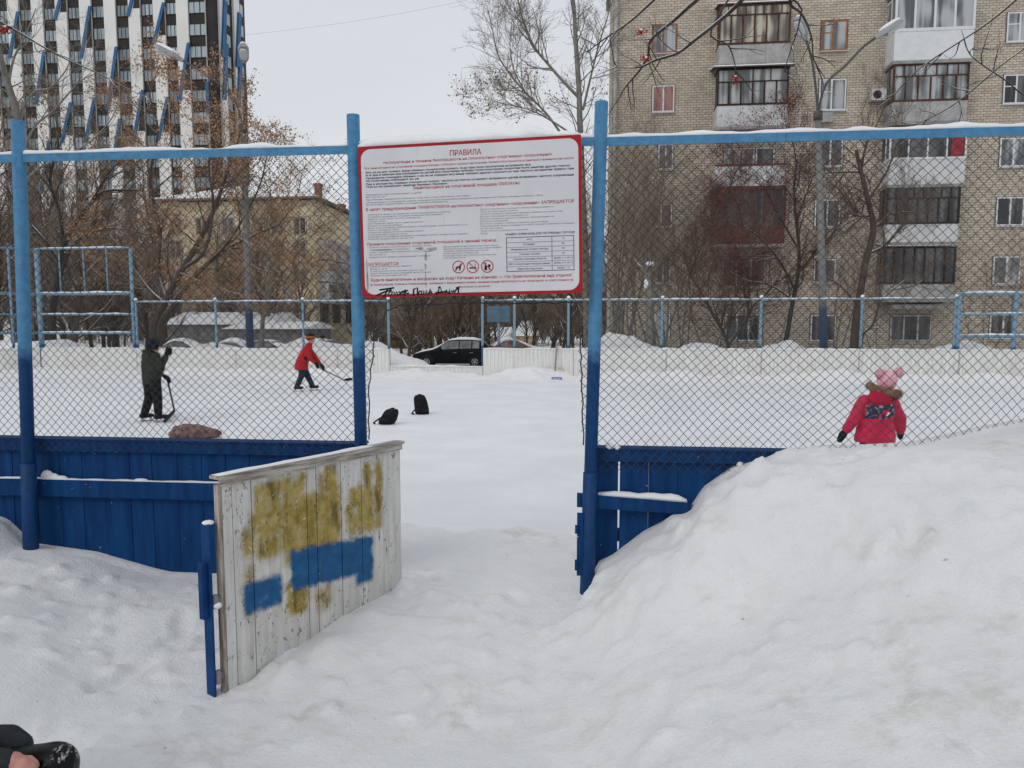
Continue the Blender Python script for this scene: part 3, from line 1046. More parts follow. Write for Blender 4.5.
limbp(q, [hips + Vector((0, 0, .03)), hips.lerp(chest, .5), chest, chest + Vector((.03, 0, .10))], [.155, .16, .17, .11], 16)
limbp(q, [shr, elb, elb.lerp(wr_, .9)], [.085, .07, .046], 14)
part('jacket', q, 'sleeve_grey', o, .010, 4, wrinkle=.004)
q = MB()
limbp(q, [shl, elb2, fore2, fore2 + Vector((.04, 0, -.022))], [.085, .062, .052, .046], 14)
part('sleeve', q, 'sleeve_grey', o, .008, 4, wrinkle=.003)
q = MB()
limbp(q, [fore2 + Vector((.035, 0, -.02)), fore2 + Vector((.075, -.005, -.05))], [.040, .034], 12)
part('glove', q, 'cloth_black', o, .008, 3)
q = MB()
for f in (footR, footL):
    limbp(q, [f + Vector((0, 0, .06)), f + Vector((0, 0, -.025)), f + Vector((.10, 0, -.035)), f + Vector((.17, 0, -.04))], [.058, .05, .046, .038], 12)
part('boot', q, 'skate_black', o, .010, 3)
q = MB()
R_ = hR
q.ell(hcen + R_ @ Vector((0, -.012, .035)), .098, .115, .10, 16, 10, R_)
part('knit_hat', q, 'cloth_black', o, .010, 3)

# ------------------------------------------------------------------ things left on the ice
M['bag_black'] = mat('bag_black', (0.010, 0.010, 0.012), 0.7, 0.3, 9)
def backpack(u, v, w, h, label, lean=0.0, slump=0.0, rz=0.0):
    p = gp(u, v, 0.004)
    o = empty('backpack', (p.x, p.y, 0.004), label, 'backpack', rz=rz)
    q = MB()
    n = 18
    rings = []
    for t, sx_, sy_ in ((0.02, .86, .85), (.0, .97, 1.0), (.25, 1.04, 1.06), (.55, 1.0, 1.0), (.8, .9, .86), (.95, .72, .62), (1.0, .5, .4)):
        z = t * h * (1 - slump)
        ring = []
        for k_ in range(n):
            a = 2 * math.pi * k_ / n
            cx_, cy_ = math.cos(a), math.sin(a)
            e = .55
            ring.append(((abs(cx_) ** e) * math.copysign(1, cx_) * w / 2 * sx_ + lean * t * h, (abs(cy_) ** e) * math.copysign(1, cy_) * .11 * sy_ + .03 * t, max(z, .0) + .002))
        rings.append(ring)
    rings = rings[1:]
    q.loft(rings)
    part('bag_body', q, 'bag_black', o, .012, 3, wrinkle=.010, seed=u)
    q = MB()
    q.rings([(lean * .25 * h, -.115, .03, w * .36, .035), (lean * .25 * h, -.120, .05, w * .40, .05), (lean * .3 * h, -.118, .30 * h * 1.0, w * .40, .05), (lean * .35 * h, -.112, .36 * h, w * .34, .03)], 14)
    part('front_pocket', q, 'bag_black', o, .010, 3)
    q = MB()
    q.tube([(lean * h - .04, .03, h * (1 - slump) - .01), (lean * h - .025, .04, h * (1 - slump) + .012), (lean * h + .025, .04, h * (1 - slump) + .012), (lean * h + .04, .03, h * (1 - slump) - .01)], .010, 6)
    q.build('top_handle', 'bag_black', o, smooth=True, world=False)
    q = MB()
    q.tube([(-w * .35, -.02, h * .35), (-w * .62, -.06, h * .18), (-w * .74, -.10, .022), (-w * .55, -.13, .012)], .014, 6)
    q.build('strap', 'bag_black', o, smooth=True, world=False)
backpack(422.5, 414, .26, .36, 'black backpack standing upright on the ice, the farther of the two', lean=-.16, rz=.1)
backpack(386.5, 424, .27, .31, 'black backpack slumped on the ice, the nearer and lower of the two', lean=.34, slump=.15, rz=-.3)
# dusty pink padded coat lying in a heap
p = gp(196, 437.5, 0.004)
sx = (gp(221, 437, 0).x - gp(171, 437, 0).x)
k = NT('dusty_pink')
v = k.coord('Object')
n1 = k.noise(v, 6, 5, .7)
M['dusty_pink'] = k.done(k.mix(k.ramp(k.noise(v, 14, 4, .7), .36, .62), (.085, .046, .044), (.25, .15, .14)), .85, k.bump(k.noise(v, 16, 4), .9, .04))
o = empty('coat_heap', (p.x, p.y, 0.004), 'dusty pink padded coat lying in a heap on the ice by the green-jacketed skater', 'coat')
q = MB()
L = sx
limbp(q, [(-L * .42, .05, .085), (-L * .2, .03, .10), (L * .1, .02, .095), (L * .34, .0, .065)], [.095, .11, .10, .065])
limbp(q, [(-L * .42, -.10, .06), (-L * .1, -.10, .075), (L * .2, -.08, .07), (L * .46, -.02, .05)], [.065, .08, .07, .05])
me_o = part('coat_body', q, 'dusty_pink', o, .014, 3, wrinkle=.016, seed=1)
q = MB()
limbp(q, [(-L * .15, -.13, .13), (L * .05, -.15, .10), (L * .22, -.13, .12)], [.05, .055, .05])
part('sleeve', q, 'dusty_pink', o, .012, 3, wrinkle=.012, seed=5)
q = MB()
limbp(q, [(L * .28, -.06, .11), (L * .40, -.04, .10), (L * .47, .02, .07)], [.05, .055, .045])
part('hood', q, 'dusty_pink', o, .012, 3, wrinkle=.012, seed=7)
for ob in list(o.children):
    for v_ in ob.data.vertices:
        if v_.co.z < .004: v_.co.z = .004
# ------------------------------------------------------------------ near fence
k = NT('board_blue')
v = k.coord('World')
n1 = k.noise(k.coord('World', (6, 6, 0.7)), 3, 5, 0.6)
n2 = k.noise(v, 5, 5, 0.65)
col = k.mix(k.ramp(n1, 0.3, 0.75), (0.003, 0.031, 0.112), (0.007, 0.056, 0.180))
col = k.mix(k.math('MULTIPLY', k.math('GREATER_THAN', k.noise(v, 35, 4, 0.7), 0.70), 0.7), col, (0.02, 0.02, 0.03))
col = k.mix(k.math('MULTIPLY', k.ramp(n2, 0.62, 0.8), 0.35), col, (0.03, 0.09, 0.26))
col = k.mix(k.math('MULTIPLY', k.math('GREATER_THAN', k.noise(v, 48, 3, 0.6), 0.735), 0.8), col, (0.7, 0.72, 0.75))
M['board_blue'] = k.done(col, 0.6, k.bump(n1, 0.4, 0.006), spec=0.1)

def snow_strip(mb, x0, x1, y0, y1, z, h, seed=0, step=0.05, cut=0.0, zfun=None, nring=7):
    """a rounded ridge of settled snow lying on a rail"""
    n = max(3, int((x1 - x0) / step))
    rings = []
    for i in range(n + 1):
        x = x0 + (x1 - x0) * i / n
        e = min(1, min(i, n - i) / 1.5)
        q = noise.noise((x * 3.1, seed * 7.7, 0)) * 0.5 + noise.noise((x * 9, seed * 3.3, 4)) * 0.3
        hh = max(0.004, h * (0.75 + q * (1 + cut)) * (0.35 + 0.65 * e))
        zz = z if zfun is None else zfun(x)
        ym, yw = (y0 + y1) / 2, (y1 - y0) / 2 * (0.92 + 0.25 * noise.noise((x * 5, seed, 2)))
        rings.append([(x, ym - yw * math.cos(math.pi * k / (nring - 1)), zz + hh * math.sin(math.pi * k / (nring - 1)) ** 0.8) for k in range(nring)])
    rings = [r[::-1] for r in rings]
    mb.loft(rings)

def planks(mb, x0, x1, y0, y1, zb, zt, w, gap=0.004, seed=1):
    r = random.Random(seed)
    x = x0
    while x < x1 - 0.01:
        ww = min(w * r.uniform(0.93, 1.07), x1 - x)
        dy = r.uniform(-0.003, 0.003)
        b0 = zb if not callable(zb) else zb(x + ww / 2)
        mb.box(x + gap / 2, x + ww - gap / 2, y0 + dy, y1 + dy, b0, zt)
        x += ww

def chainlink(x0, x1, y, z0, z1, w=0.060, r=0.00175, keep=None, warp=0.019, seed=0.0, hair=4):
    """woven wire: each wire zigzags down; returns tube segments"""
    segs = []
    n = int((x1 - x0) / (w / 2)) + 2
    m = int((z1 - z0) / (w / 2)) + 1
    def P(i, j, side):
        x = x0 + i * w / 2 + (w / 4 if side else -w / 4)
        z = z1 - j * (w / 2)
        dx = warp * noise.noise((x * 1.3, z * 1.3, seed)) * 2
        dz = warp * noise.noise((x * 1.1, z * 1.5, seed + 9)) * 2
        dy = 0.010 * noise.noise((x * 2, z * 2, seed + 4)) + (0.0022 if side else -0.0022)
        return (x + dx, y + dy, z + dz)
    for i in range(n):
        for j in range(m):
            a, b = P(i, j, (j + i) % 2), P(i, j + 1, (j + i + 1) % 2)
            if keep is None or keep((a[0] + b[0]) / 2, (a[2] + b[2]) / 2):
                segs.append((*a, *b, r, r))
    return segs

def post(parent, ut, vt, ub, vb, r, name='post', y=FY - 0.04, sink=0.35, r2=None, vsl=None, square=False):
    a, b = pd(ut, vt, y), pd(ub, vb, y)
    d = (b - a).normalized()
    q = MB()
    end = b + d * sink
    if square:
        q.beam(a, end, r * 2, r * 2, up=(0, 1, 0))
    else:
        q.tube([a, end], r, 16)
    o = q.build(name, 'post', parent, smooth=False)
    if vsl:
        c = pd(ub + (ut - ub) * (vb - vsl) / (vb - vt), vsl, y)
        s_ = MB()
        if square:
            s_.beam(c, end, r2 * 2, r2 * 2, up=(0, 1, 0))
        else:
            s_.tube([c, c + d * 0.004, end], [r2 - 0.008, r2, r2], 18)
        s_.build('sleeve', 'post', o)
    # bevelled look for round posts
    if not square:
        o.data.polygons.foreach_set('use_smooth', [len(p.vertices) == 4 for p in o.data.polygons])
        for c_ in o.children:
            c_.data.polygons.foreach_set('use_smooth', [len(p.vertices) == 4 for p in c_.data.polygons])
    return o, a, b

XG0, XG1 = pd(356, 300, FY).x, pd(595, 300, FY).x     # the two gate posts
ZT = pd(200, 149.5, FY - .055).z
TOPB = pd(200, 438.5, FY + .15).z                             # top of the boards
fl = empty('wire_fence', (XG0, FY, 0), 'blue boarded wire mesh fence left of the open gate, bare of drifts on its boards', 'fence')
fr = empty('wire_fence', (XG1, FY, 0), 'blue boarded wire mesh fence right of the gateway, half buried by the big snow drift', 'fence')
# posts
post(fl, 18, 121, 31, 547, 0.042, r2=0.050, vsl=463)
post(fl, 353, 115, 361, 446, 0.040, sink=1.2)
post(fr, 601.5, 102, 587, 590, 0.040, r2=0.046, vsl=472)
for par, x in ((fl, -5.4), (fr, 3.55), (fr, 5.9)):
    q = MB()
    q.tube([(x, FY - 0.04, -0.2), (x, FY - 0.04, 3.0)], 0.047, 16)
    q.build('post', 'post', par, smooth=True)
# top rail: steel angle between the posts, snow lying along it
xl0, xl1, xr0, xr1 = -6.5, XG0 - 0.02, XG1 + 0.03, 6.5
def rail_top(par, x0, x1, z, seed):
    q = MB()
    q.box(x0, x1, FY - 0.055, FY - 0.050, z - 0.05, z)
    q.box(x0, x1, FY - 0.050, FY - 0.002, z - 0.005, z)
    q.build('top_rail', 'rail', par)
    s_ = MB()
    snow_strip(s_, x0, x1, FY - 0.058, FY + 0.004, z + 0.0005, 0.036, seed, cut=0.6)
    s_.build('snow_cap', 'snow_cap', par, smooth=True)
rail_top(fl, xl0, xl1, ZT, 1)
rail_top(fl, XG0 + 0.03, XG1 + 0.01, ZT + 0.012, 2)
rail_top(fr, xr0, xr1, ZT + 0.01, 3)
# boards
zb = lambda x: float(np.interp(x, PX, PZ)) - 0.3
q = MB()
planks(q, xl0, XG0 + 0.02, FY + 0.08, FY + 0.105, lambda x: -0.25, TOPB - 0.085, 0.172, seed=3)
q.build('board_panel', 'board_blue', fl)
q = MB()
planks(q, XG1 - 0.01, xr1, FY + 0.08, FY + 0.105, lambda x: -0.25, TOPB - 0.085, 0.176, gap=0.0022, seed=5)
xg_ = pd(611, 500, FY + .09).x
q.mi = q.mi
for i_, v_ in enumerate(q.v):
    if xg_ - .09 < v_.x < xg_ + .09 and (i_ % 8) in (1, 2, 5, 6): v_.x -= .009
q.build('board_panel', 'board_blue', fr)
for par, x0, x1 in ((fl, xl0, XG0 + 0.02), (fr, XG1 - 0.02, xr1)):
    q = MB()
    q.box(x0, x1, FY + 0.045, FY + 0.079, TOPB - 0.088, TOPB - 0.012)
    q.box(x0, x1, FY + 0.035, FY + 0.16, TOPB - 0.0115, TOPB)
    q.build('cap_rail', 'board_blue', par)
    q = MB()
    q.box(x0, x1, FY + 0.106, FY + 0.15, 0.3, 0.38)
    q.build('back_rail', 'board_blue', par)
zr1, zr0 = pd(190, 484, FY).z, pd(190, 501, FY).z
q = MB()
q.box(xl0, XG0 - 0.1, FY + 0.03, FY + 0.0785, zr0, zr1)
q.build('lower_rail', 'board_blue', fl)
s_ = MB()
snow_strip(s_, pd(-200, 480, FY).x, XG0 - 0.3, FY + 0.034, FY + 0.077, zr1 + 0.0005, 0.010, 8, cut=1.6)
p0 = pd(38, 480, FY).x
for i, (dx, h) in enumerate(((0.03, 0.075), (0.07, 0.05), (0.13, 0.03), (0.72, .02))):
    s_.ell((p0 + dx, FY + 0.055, zr1 + 0.004), 0.055, 0.022, h * 0.8, 10, 6)
s_.build('snow_ridge', 'snow_cap', fl, smooth=True)
# lower rail on the right, sagging to a broken end in the drift
a, b = pd(577, 500, FY), pd(690, 508, FY)
q = MB()
zc, hh = pd(600, 502.5, FY).z, 0.042
xe = pd(692, 508, FY).x
q.hexa([(a.x, FY - .015, zc - hh + .012), (xe - .015, FY - .005, b.z - hh), (xe - .015, FY + .035, b.z - hh), (a.x, FY + .035, zc - hh + .012),
        (a.x, FY - .015, zc + hh + .012), (xe, FY - .005, b.z + hh - .012), (xe, FY + .035, b.z + hh - .012), (a.x, FY + .035, zc + hh + .012)])
q.build('lower_rail', 'board_blue', fr)
s_ = MB()
snow_strip(s_, pd(598, 495, FY).x, xe - 0.03, FY + 0.0, FY + 0.075, zc + hh, 0.07, 31, cut=0.6, zfun=lambda x: zc + hh + .010 + (x - a.x) / (xe - a.x) * (b.z - zc - 0.02))
s_.build('snow_ridge', 'snow_cap', fr, smooth=True)
# hinge irons left on the right-hand gate post
q = MB()
p = pd(580, 520, FY - 0.06)
q.box(p.x - .018, p.x + .022, FY - .075, FY - .07, pd(580, 572, FY).z, pd(580, 510, FY).z)
q.box(p.x - .03, p.x - .010, FY - .095, FY - .076, pd(580, 566, FY).z, pd(580, 556, FY).z)
q.box(p.x - .03, p.x - .010, FY - .095, FY - .076, pd(580, 530, FY).z, pd(580, 522, FY).z)
q.build('hinge_plate', 'board_blue', fr)
# snow blobs on and behind the cap rail by the drift
s_ = MB()
for u, v, r in ((800, 459, .03), (812, 457, .025), (770, 463, .035), (740, 464, .025), (760, 462, .028), (610, 446, .03), (617, 447.5, .022), (786, 463, .04)):
    p = pd(u, v, FY + .06)
    s_.ell((p.x, FY + .05, p.z), r, r * .9, r * .75, 9, 6)
s_.build('snow_clump', 'snow_cap', fr, smooth=True)

# wire mesh
MY = FY + 0.022
def arch_keep():
    pts = [(369, 440), (370, 385), (375, 342), (387, 310), (400, 305), (460, 303), (485, 303), (510, 304), (577, 303), (580, 347), (582, 380), (584, 445)]
    return [pd(u, v, MY) for u, v in pts]
ARCH = arch_keep()
def in_opening(x, z):
    if z >= max(p.z for p in ARCH): return False
    xa = [p for p in ARCH[:6]]
    xb = [p for p in ARCH[6:]]
    lx = np.interp(z, [p.z for p in xa], [p.x for p in xa])
    rx = np.interp(z, [p.z for p in xb][::-1], [p.x for p in xb][::-1])
    return lx < x < rx
zml = pd(200, 453, MY).z
zmr = pd(700, 469, MY).z
segs = chainlink(xl0, XG0 + 0.0, MY, zml, ZT - 0.02, seed=1.0)
segs += chainlink(XG0 + 0.033, XG1 - 0.03, MY, zml + .04, ZT, keep=lambda x, z: not in_opening(x, z) and XG0 < x < XG1 - .02, seed=2.0)
me = tubes_mesh('wire_mesh', segs, 4, ORG[fl.name])
link_mesh('wire_mesh', me, 'wire', fl)
q = MB()
pts = [p + Vector((0.004 * math.sin(i * 5), -0.004, 0.004 * math.cos(i * 7))) for i, p in enumerate(ARCH)]
fine = []
for i in range(len(pts) - 1):
    for j in range(6):
        t = j / 6
        fine.append(pts[i].lerp(pts[i + 1], t) + Vector((0.005 * math.sin(i * 6 + j * 2.2), 0, 0.005 * math.cos(i * 6 + j * 2.9))))
fine.append(pts[-1])
q.tube(fine, 0.0042, 6)
q.build('edge_wire', 'wire', fl, smooth=True)
segs = chainlink(XG1 + 0.01, xr1, MY, zmr, ZT - 0.02, seed=3.0)
me = tubes_mesh('wire_mesh', segs, 4, ORG[fr.name])
link_mesh('wire_mesh', me, 'wire', fr)

# ------------------------------------------------------------------ rules board
SY = FY - 0.115
def SP(X, Yz, y=SY):            # photo-zoom coordinates of the board -> point on the board
    return pd(350 + X / 4, 120 + Yz / 4, y)
sx0, sx1 = pd(361, 222, SY).x, pd(583.5, 214, SY).x
szt = (pd(361, 147.5, SY).z + pd(583.5, 135, SY).z) / 2
szb = (pd(362.5, 298, SY).z + pd(583.3, 293, SY).z) / 2
sign = empty('rules_sign', ((sx0 + sx1) / 2, SY, szb), 'white rules board with red border and Russian text hung over the gateway', 'sign')
M['sign_red'] = mat('sign_red', (0.34, 0.013, 0.02), 0.4, 0.12)
k = NT('sign_white')
v = k.coord('Object')
n1 = k.noise(v, 2.5, 5, 0.65)
col = k.mix(k.ramp(n1, 0.3, 0.75), (0.56, 0.565, 0.59), (0.63, 0.635, 0.655))
stk = k.noise(k.coord('Object', (9, 9, 0.8)), 2.0, 4, 0.6)
col = k.mix(k.math('MULTIPLY', k.ramp(stk, 0.6, 0.75), 0.25), col, (0.4, 0.39, 0.38))
M['sign_white'] = k.done(col, 0.35, spec=0.3)
M['ink_dark'] = mat('ink_dark', (0.055, 0.065, 0.085), 0.5)
M['ink_grey'] = mat('ink_grey', (0.13, 0.135, 0.15), 0.5)
M['ink_red'] = mat('ink_red', (0.40, 0.035, 0.05), 0.5)
M['ink_black'] = mat('ink_black', (0.008, 0.008, 0.01), 0.4)
M['smudge'] = mat('smudge', (0.30, 0.30, 0.30), 0.7, 0.35, 30)
def rrect(x0, x1, z0, z1, r, n=8):
    p = []
    for cx, cz, a0 in ((x1 - r, z1 - r, 0), (x0 + r, z1 - r, 90), (x0 + r, z0 + r, 180), (x1 - r, z0 + r, 270)):
        for i in range(n + 1):
            t = rad(a0 + 90 * i / n)
            p.append((cx + r * math.cos(t), cz + r * math.sin(t)))
    return p[::-1]
q = MB()
q.prism(rrect(sx0, sx1, szb, szt, 0.015), SY, SY + 0.008)
q.build('backing', 'sign_red', sign)
q = MB()
bw = 0.018
q.prism(rrect(sx0 + bw, sx1 - bw, szb + bw, szt - bw, 0.06), SY - 0.0012, SY - 0.0002)
q.build('face', 'sign_white', sign)
q = MB()
for z in (szt - 0.1, szb + 0.12):
    q.box(sx0 + 0.05, sx1 - 0.05, SY + 0.0085, SY + 0.020, z - 0.015, z + 0.015)
q.build('bracket', 'rail', sign)
s_ = MB()
snow_strip(s_, sx0 + 0.0, sx1 - 0.005, SY - 0.006, FY - 0.045, szt + 0.0005, 0.075, 77, cut=0.15)
s_.build('snow_cap', 'snow_cap', sign, smooth=True)

def text_mesh(body, bold=0.0):
    c = bpy.data.curves.new('lettering', 'FONT')
    c.body = body
    c.size = 1.0
    c.resolution_u = 2
    c.offset = bold
    o = bpy.data.objects.new('lettering', c)
    COL.objects.link(o)
    me = bpy.data.meshes.new_from_object(o.evaluated_get(DG()))
    bpy.data.objects.remove(o)
    bpy.data.curves.remove(c)
    return me
def place_text(body, X0, X1, Yref, cap, m, Xref=None, name='lettering', bold=0.0, rows=None):
    """fit a line between two zoom columns; cap = height of a capital in zoom pixels"""
    me = text_mesh(body, bold)
    co = np.empty(len(me.vertices) * 3, dtype=np.float32)
    me.vertices.foreach_get('co', co)
    co = co.reshape(-1, 3)
    wx = co[:, 0].max() - co[:, 0].min()
    Xr = X0 if Xref is None else Xref
    z = SP(Xr, Yref).z
    xa, xb = SP(X0, Yref).x, SP(X1, Yref).x
    capm = SP(Xr, Yref - cap).z - z
    sx, sz = (xb - xa) / wx, capm / 0.72
    P = np.zeros_like(co)
    P[:, 0] = (co[:, 0] - co[:, 0].min()) * sx + xa
    P[:, 2] = co[:, 1] * sz + z
    P[:, 1] = SY - 0.0022
    P -= np.array(ORG[sign.name])
    me.vertices.foreach_set('co', P.astype(np.float32).ravel())
    me.update()
    me.name = name
    return me
def join_meshes(name, mes, m, parent):
    V, F, b = [], [], 0
    for me in mes:
        V += [tuple(v_.co) for v_ in me.vertices]
        F += [tuple(i + b for i in p.vertices) for p in me.polygons]
        b += len(me.vertices)
        bpy.data.meshes.remove(me)
    me = bpy.data.meshes.new(name)
    me.from_pydata(V, [], F)
    me.update()
    return link_mesh(name, me, m, parent)
red = [('ПРАВИЛА', 412, 538, 142, 22, 475, .012),
       ('эксплуатации и техники безопасности на плоскостных спортивных сооружениях', 140, 820, 161, 11, 475, .01),
       ('Все занимающиеся на спортивной площадке обязаны соблюдать порядок выполнения, правила безопасности и санитарно-гигиенические нормы', 65, 905, 179, 8.5, 475, .004),
       ('Занимающиеся на спортивной площадке ОБЯЗАНЫ:', 260, 692, 269, 12, 475, .01),
       ('В целях предупреждения ТРАВМАТИЗМА на плоскостных спортивных сооружениях ЗАПРЕЩАЕТСЯ', 68, 902, 349, 12, 475, .012),
       ('Правила пользования спортивной площадкой в зимний период', 72, 592, 492, 11, 330, .01),
       ('ЗАПРЕЩАЕТСЯ', 72, 197, 576, 12, 130, .006),
       ('Будьте внимательны и аккуратны на льду! Катание на коньках — это травмоопасный вид отдыха!', 85, 890, 637, 12, 475, .014),
       ('За происшедшие травмы и повреждения, связанные с нарушением правил, администрация безопасность не гарантирует и ответственности', 80, 895, 654, 8.5, 475, .008),
       ('безопасность не несёт', 440, 565, 671, 8.5, 500, .004)]
for body, X0, X1, Yr, cap, Xr, bo in red:
    link_mesh('heading', place_text(body, X0, X1, Yr, cap, None, Xr, bold=bo), 'ink_red', sign)
words = ('занятия на площадке проводятся только при исправном состоянии оборудования и покрытия посетители обязаны бережно относиться к имуществу соблюдать чистоту и порядок '
         'лица старшего возраста сопровождают детей во время игр на льду не толкать других и не оставлять вещи на поле при получении травмы прекратить занятие и сообщить тренеру').split()
wr = random.Random(11)
def filler(nch):
    s_ = ''
    while len(s_) < nch:
        s_ += wr.choice(words) + ' '
    return s_[:nch].strip().capitalize()
mes = []
for i, (Yl, X1) in enumerate(((213, 735), (224, 890), (236, 905), (247, 285), (260, 905), (271, 400))):
    mes.append(place_text(filler(int((X1 - 70) / 7.2)), 70, X1, Yl - 8, 7.5, None, 70, bold=.03))
join_meshes('body_text', mes, 'ink_dark', sign)
mes = []
for Yl, X1 in ((302, 295), (311, 150), (322, 490), (333, 780), (342, 400)):
    mes.append(place_text(filler(int((X1 - 70) / 6)), 70, X1, Yl - 8, 5.5, None, 70, bold=0.0))
lens = (410, 380, 290, 150, 300, 215, 480, 200, 300, 235, 480, 260)
for i in range(12):
    mes.append(place_text(filler(int((lens[i] - 75) / 6)), 75, lens[i], 374 + i * 8.9, 5.2, None, 75))
lens = (825, 680, 860, 720, 825, 640, 800, 905, 620, 720, 560)
for i in range(11):
    mes.append(place_text(filler(int((lens[i] - 530) / 6)), 530, lens[i], 363 + i * 9.6, 5.2, None, 530))
for i, X1 in enumerate((330, 240, 310, 150, 330)):
    mes.append(place_text(filler(int((X1 - 80) / 6)), 80, X1, 505 + i * 10, 5.2, None, 80))
for i, X1 in enumerate((600, 615, 560, 520, 590, 470)):
    mes.append(place_text(filler(int((X1 - 380) / 6)), 380, X1, 509 + i * 9, 5.2, None, 380))
for i, X1 in enumerate((250, 150, 300, 330, 230)):
    mes.append(place_text(filler(int((X1 - 82) / 6)), 82, X1, 583 + i * 9, 5.2, None, 82))
join_meshes('fine_print', mes, 'ink_grey', sign)
# telephone table
mes = [place_text('НОМЕРА ТЕЛЕФОНОВ ДЛЯ ЭКСТРЕННЫХ СЛУЧАЕВ', 630, 905, 465, 8, None, 765, bold=.02)]
rows = (('МЧС', '01', 715, 735, 855, 864), ('Полиция', '02', 700, 745, 853, 864), ('Медицинская скорая помощь', '03', 650, 800, 853, 864), ('Газовая служба', '04', 685, 765, 853, 864),
        ('Служба спасения области', '8(343) 111-00-12', 660, 790, 822, 897), ('МБУ эксплуатации площадок района', '8(343) 371-00-12', 640, 805, 822, 897), ('Диспетчерская', 'ЕДДС 112', 675, 775, 835, 885))
for i, (t1, t2, a0, a1, b0, b1) in enumerate(rows):
    Yc = 487 + i * 19.4
    mes.append(place_text(t1, a0, a1, Yc, 6.5, None, 720, bold=.01))
    mes.append(place_text(t2, b0, b1, Yc - 1.5, 6.5, None, 860, bold=.01))
join_meshes('table_text', mes, 'ink_dark', sign)
q = MB()
def zbox(mb, X0, X1, Ya, Yb, dy=0.002, Xr=767):
    za, zb_ = SP(Xr, Ya).z, SP(Xr, Yb).z
    mb.box(SP(X0, Ya).x, SP(X1, Ya).x, SY - 0.0022, SY - 0.0013, zb_, za)
for X0, X1, Ya, Yb in ((632, 902, 473, 475.5), (632, 902, 608, 610.5), (632, 634.5, 475.6, 607.9), (899.5, 902, 475.6, 607.9), (813, 815, 475.6, 607.9)):
    zbox(q, X0, X1, Ya, Yb)
for i in range(1, 7):
    Yc = 475 + i * 19.2
    zbox(q, 634.6, 812.9, Yc, Yc + 1.2)
    zbox(q, 815.1, 899.4, Yc, Yc + 1.2)
q.build('table_grid', 'ink_dark', sign)
# the three round prohibition marks
def ring(mb, c, r0, r1, y, n=28):
    vs, fs = [], []
    for i in range(n):
        t = 2 * math.pi * i / n
        vs += [(c.x + r0 * math.cos(t), y, c.z + r0 * math.sin(t)), (c.x + r1 * math.cos(t), y, c.z + r1 * math.sin(t))]
    for i in range(n):
        j = (i + 1) % n
        fs.append((2 * i, 2 * i + 1, 2 * j + 1, 2 * j))
    mb.add(vs, fs)
def poly(mb, c, pts, y, s):
    mb.add([(c.x + a * s, y, c.z + b * s) for a, b in pts], [tuple(range(len(pts)))])
for i, X0 in enumerate((440, 497, 555)):
    c = SP(X0, 588)
    R = (SP(X0 + 25, 588).x - SP(X0, 588).x)
    q = MB()
    ring(q, c, R * .86, R, SY - 0.0026)
    d = Vector((1, 0, 1)).normalized()
    if i: d = Vector((1, 0, -1)).normalized() if i == 1 else Vector((1, 0, -1)).normalized()
    q.beam(Vector((c.x, SY - 0.0032, c.z)) - d * R * .86, Vector((c.x, SY - 0.0032, c.z)) + d * R * .86, R * .13, 0.0004, up=(0, 1, 0))
    o = q.build('prohibition_mark', 'ink_red', sign)
    q = MB()
    if i == 0:      # dog on a leash
        poly(q, c, [(-.5, -.1), (-.25, .1), (.1, .15), (.3, .5), (.55, .35), (.35, .1), (.35, -.2), (.25, -.6), (.1, -.6), (.1, -.2), (-.25, -.2), (-.35, -.55), (-.5, -.55)], SY - 0.0023, R)
    elif i == 1:    # smoking cigarette
        q.beam((c.x - R * .55, SY - .0023, c.z - R * .2), (c.x + R * .55, SY - .0023, c.z - R * .2), R * .2, .0004, up=(0, 1, 0))
        q.tube([(c.x + R * .3, SY - .0023, c.z + R * (-.05 + .1 * k)) if k % 2 else (c.x + R * .4, SY - .0023, c.z + R * (-.05 + .1 * k)) for k in range(6)], R * .04, 4)
    else:           # bottle and glass
        poly(q, c, [(-.45, -.6), (-.05, -.6), (-.05, 0), (-.17, .2), (-.17, .6), (-.33, .6), (-.33, .2), (-.45, 0)], SY - 0.0023, R)
        poly(q, c, [(.18, -.55), (.46, -.55), (.46, -.5), (.36, -.45), (.36, -.2), (.54, .05), (.5, .3), (.14, .3), (.1, .05), (.28, -.2), (.28, -.45), (.18, -.5)], SY - 0.0023, R)
    q.build('pictogram', 'ink_black', o)
# felt-pen scrawl along the bottom edge
strokes = [[(105, 694), (140, 680), (168, 672)], [(118, 672), (150, 668), (178, 664)], [(150, 668), (142, 690), (132, 700)], [(160, 680), (152, 692), (166, 694), (170, 680), (160, 680)],
           [(176, 680), (180, 694), (188, 680), (192, 694)], [(196, 680), (206, 690), (196, 695), (208, 682)], [(212, 694), (216, 678), (222, 692), (226, 676)], [(206, 682), (234, 676)], [(222, 672), (220, 698)], [(228, 688), (238, 688)],
           [(255, 698), (257, 670)], [(257, 672), (272, 666), (272, 694)], [(280, 680), (276, 692), (288, 692), (290, 680), (280, 680)], [(296, 694), (298, 678), (304, 692), (308, 676), (312, 692)], [(316, 694), (324, 672), (332, 692)], [(318, 686), (330, 684)],
           [(342, 690), (352, 692)], [(352, 690), (364, 662), (372, 690)], [(345, 688), (384, 684)], [(366, 664), (356, 668)], [(386, 680), (384, 692), (392, 688), (388, 676)], [(396, 692), (404, 674), (402, 692), (412, 680)], [(414, 692), (418, 678), (424, 690)], [(422, 684), (436, 668)], [(428, 670), (440, 664), (436, 692)]]
q = MB()
for st in strokes:
    q.tube([SP(x, y_ + 2, SY - 0.002) for x, y_ in st], 0.0055, 5)
for v_ in q.v:
    v_.y = SY - 0.002 + (v_.y - (SY - 0.002)) * 0.1
q.build('pen_scrawl', 'ink_black', sign)
q = MB()
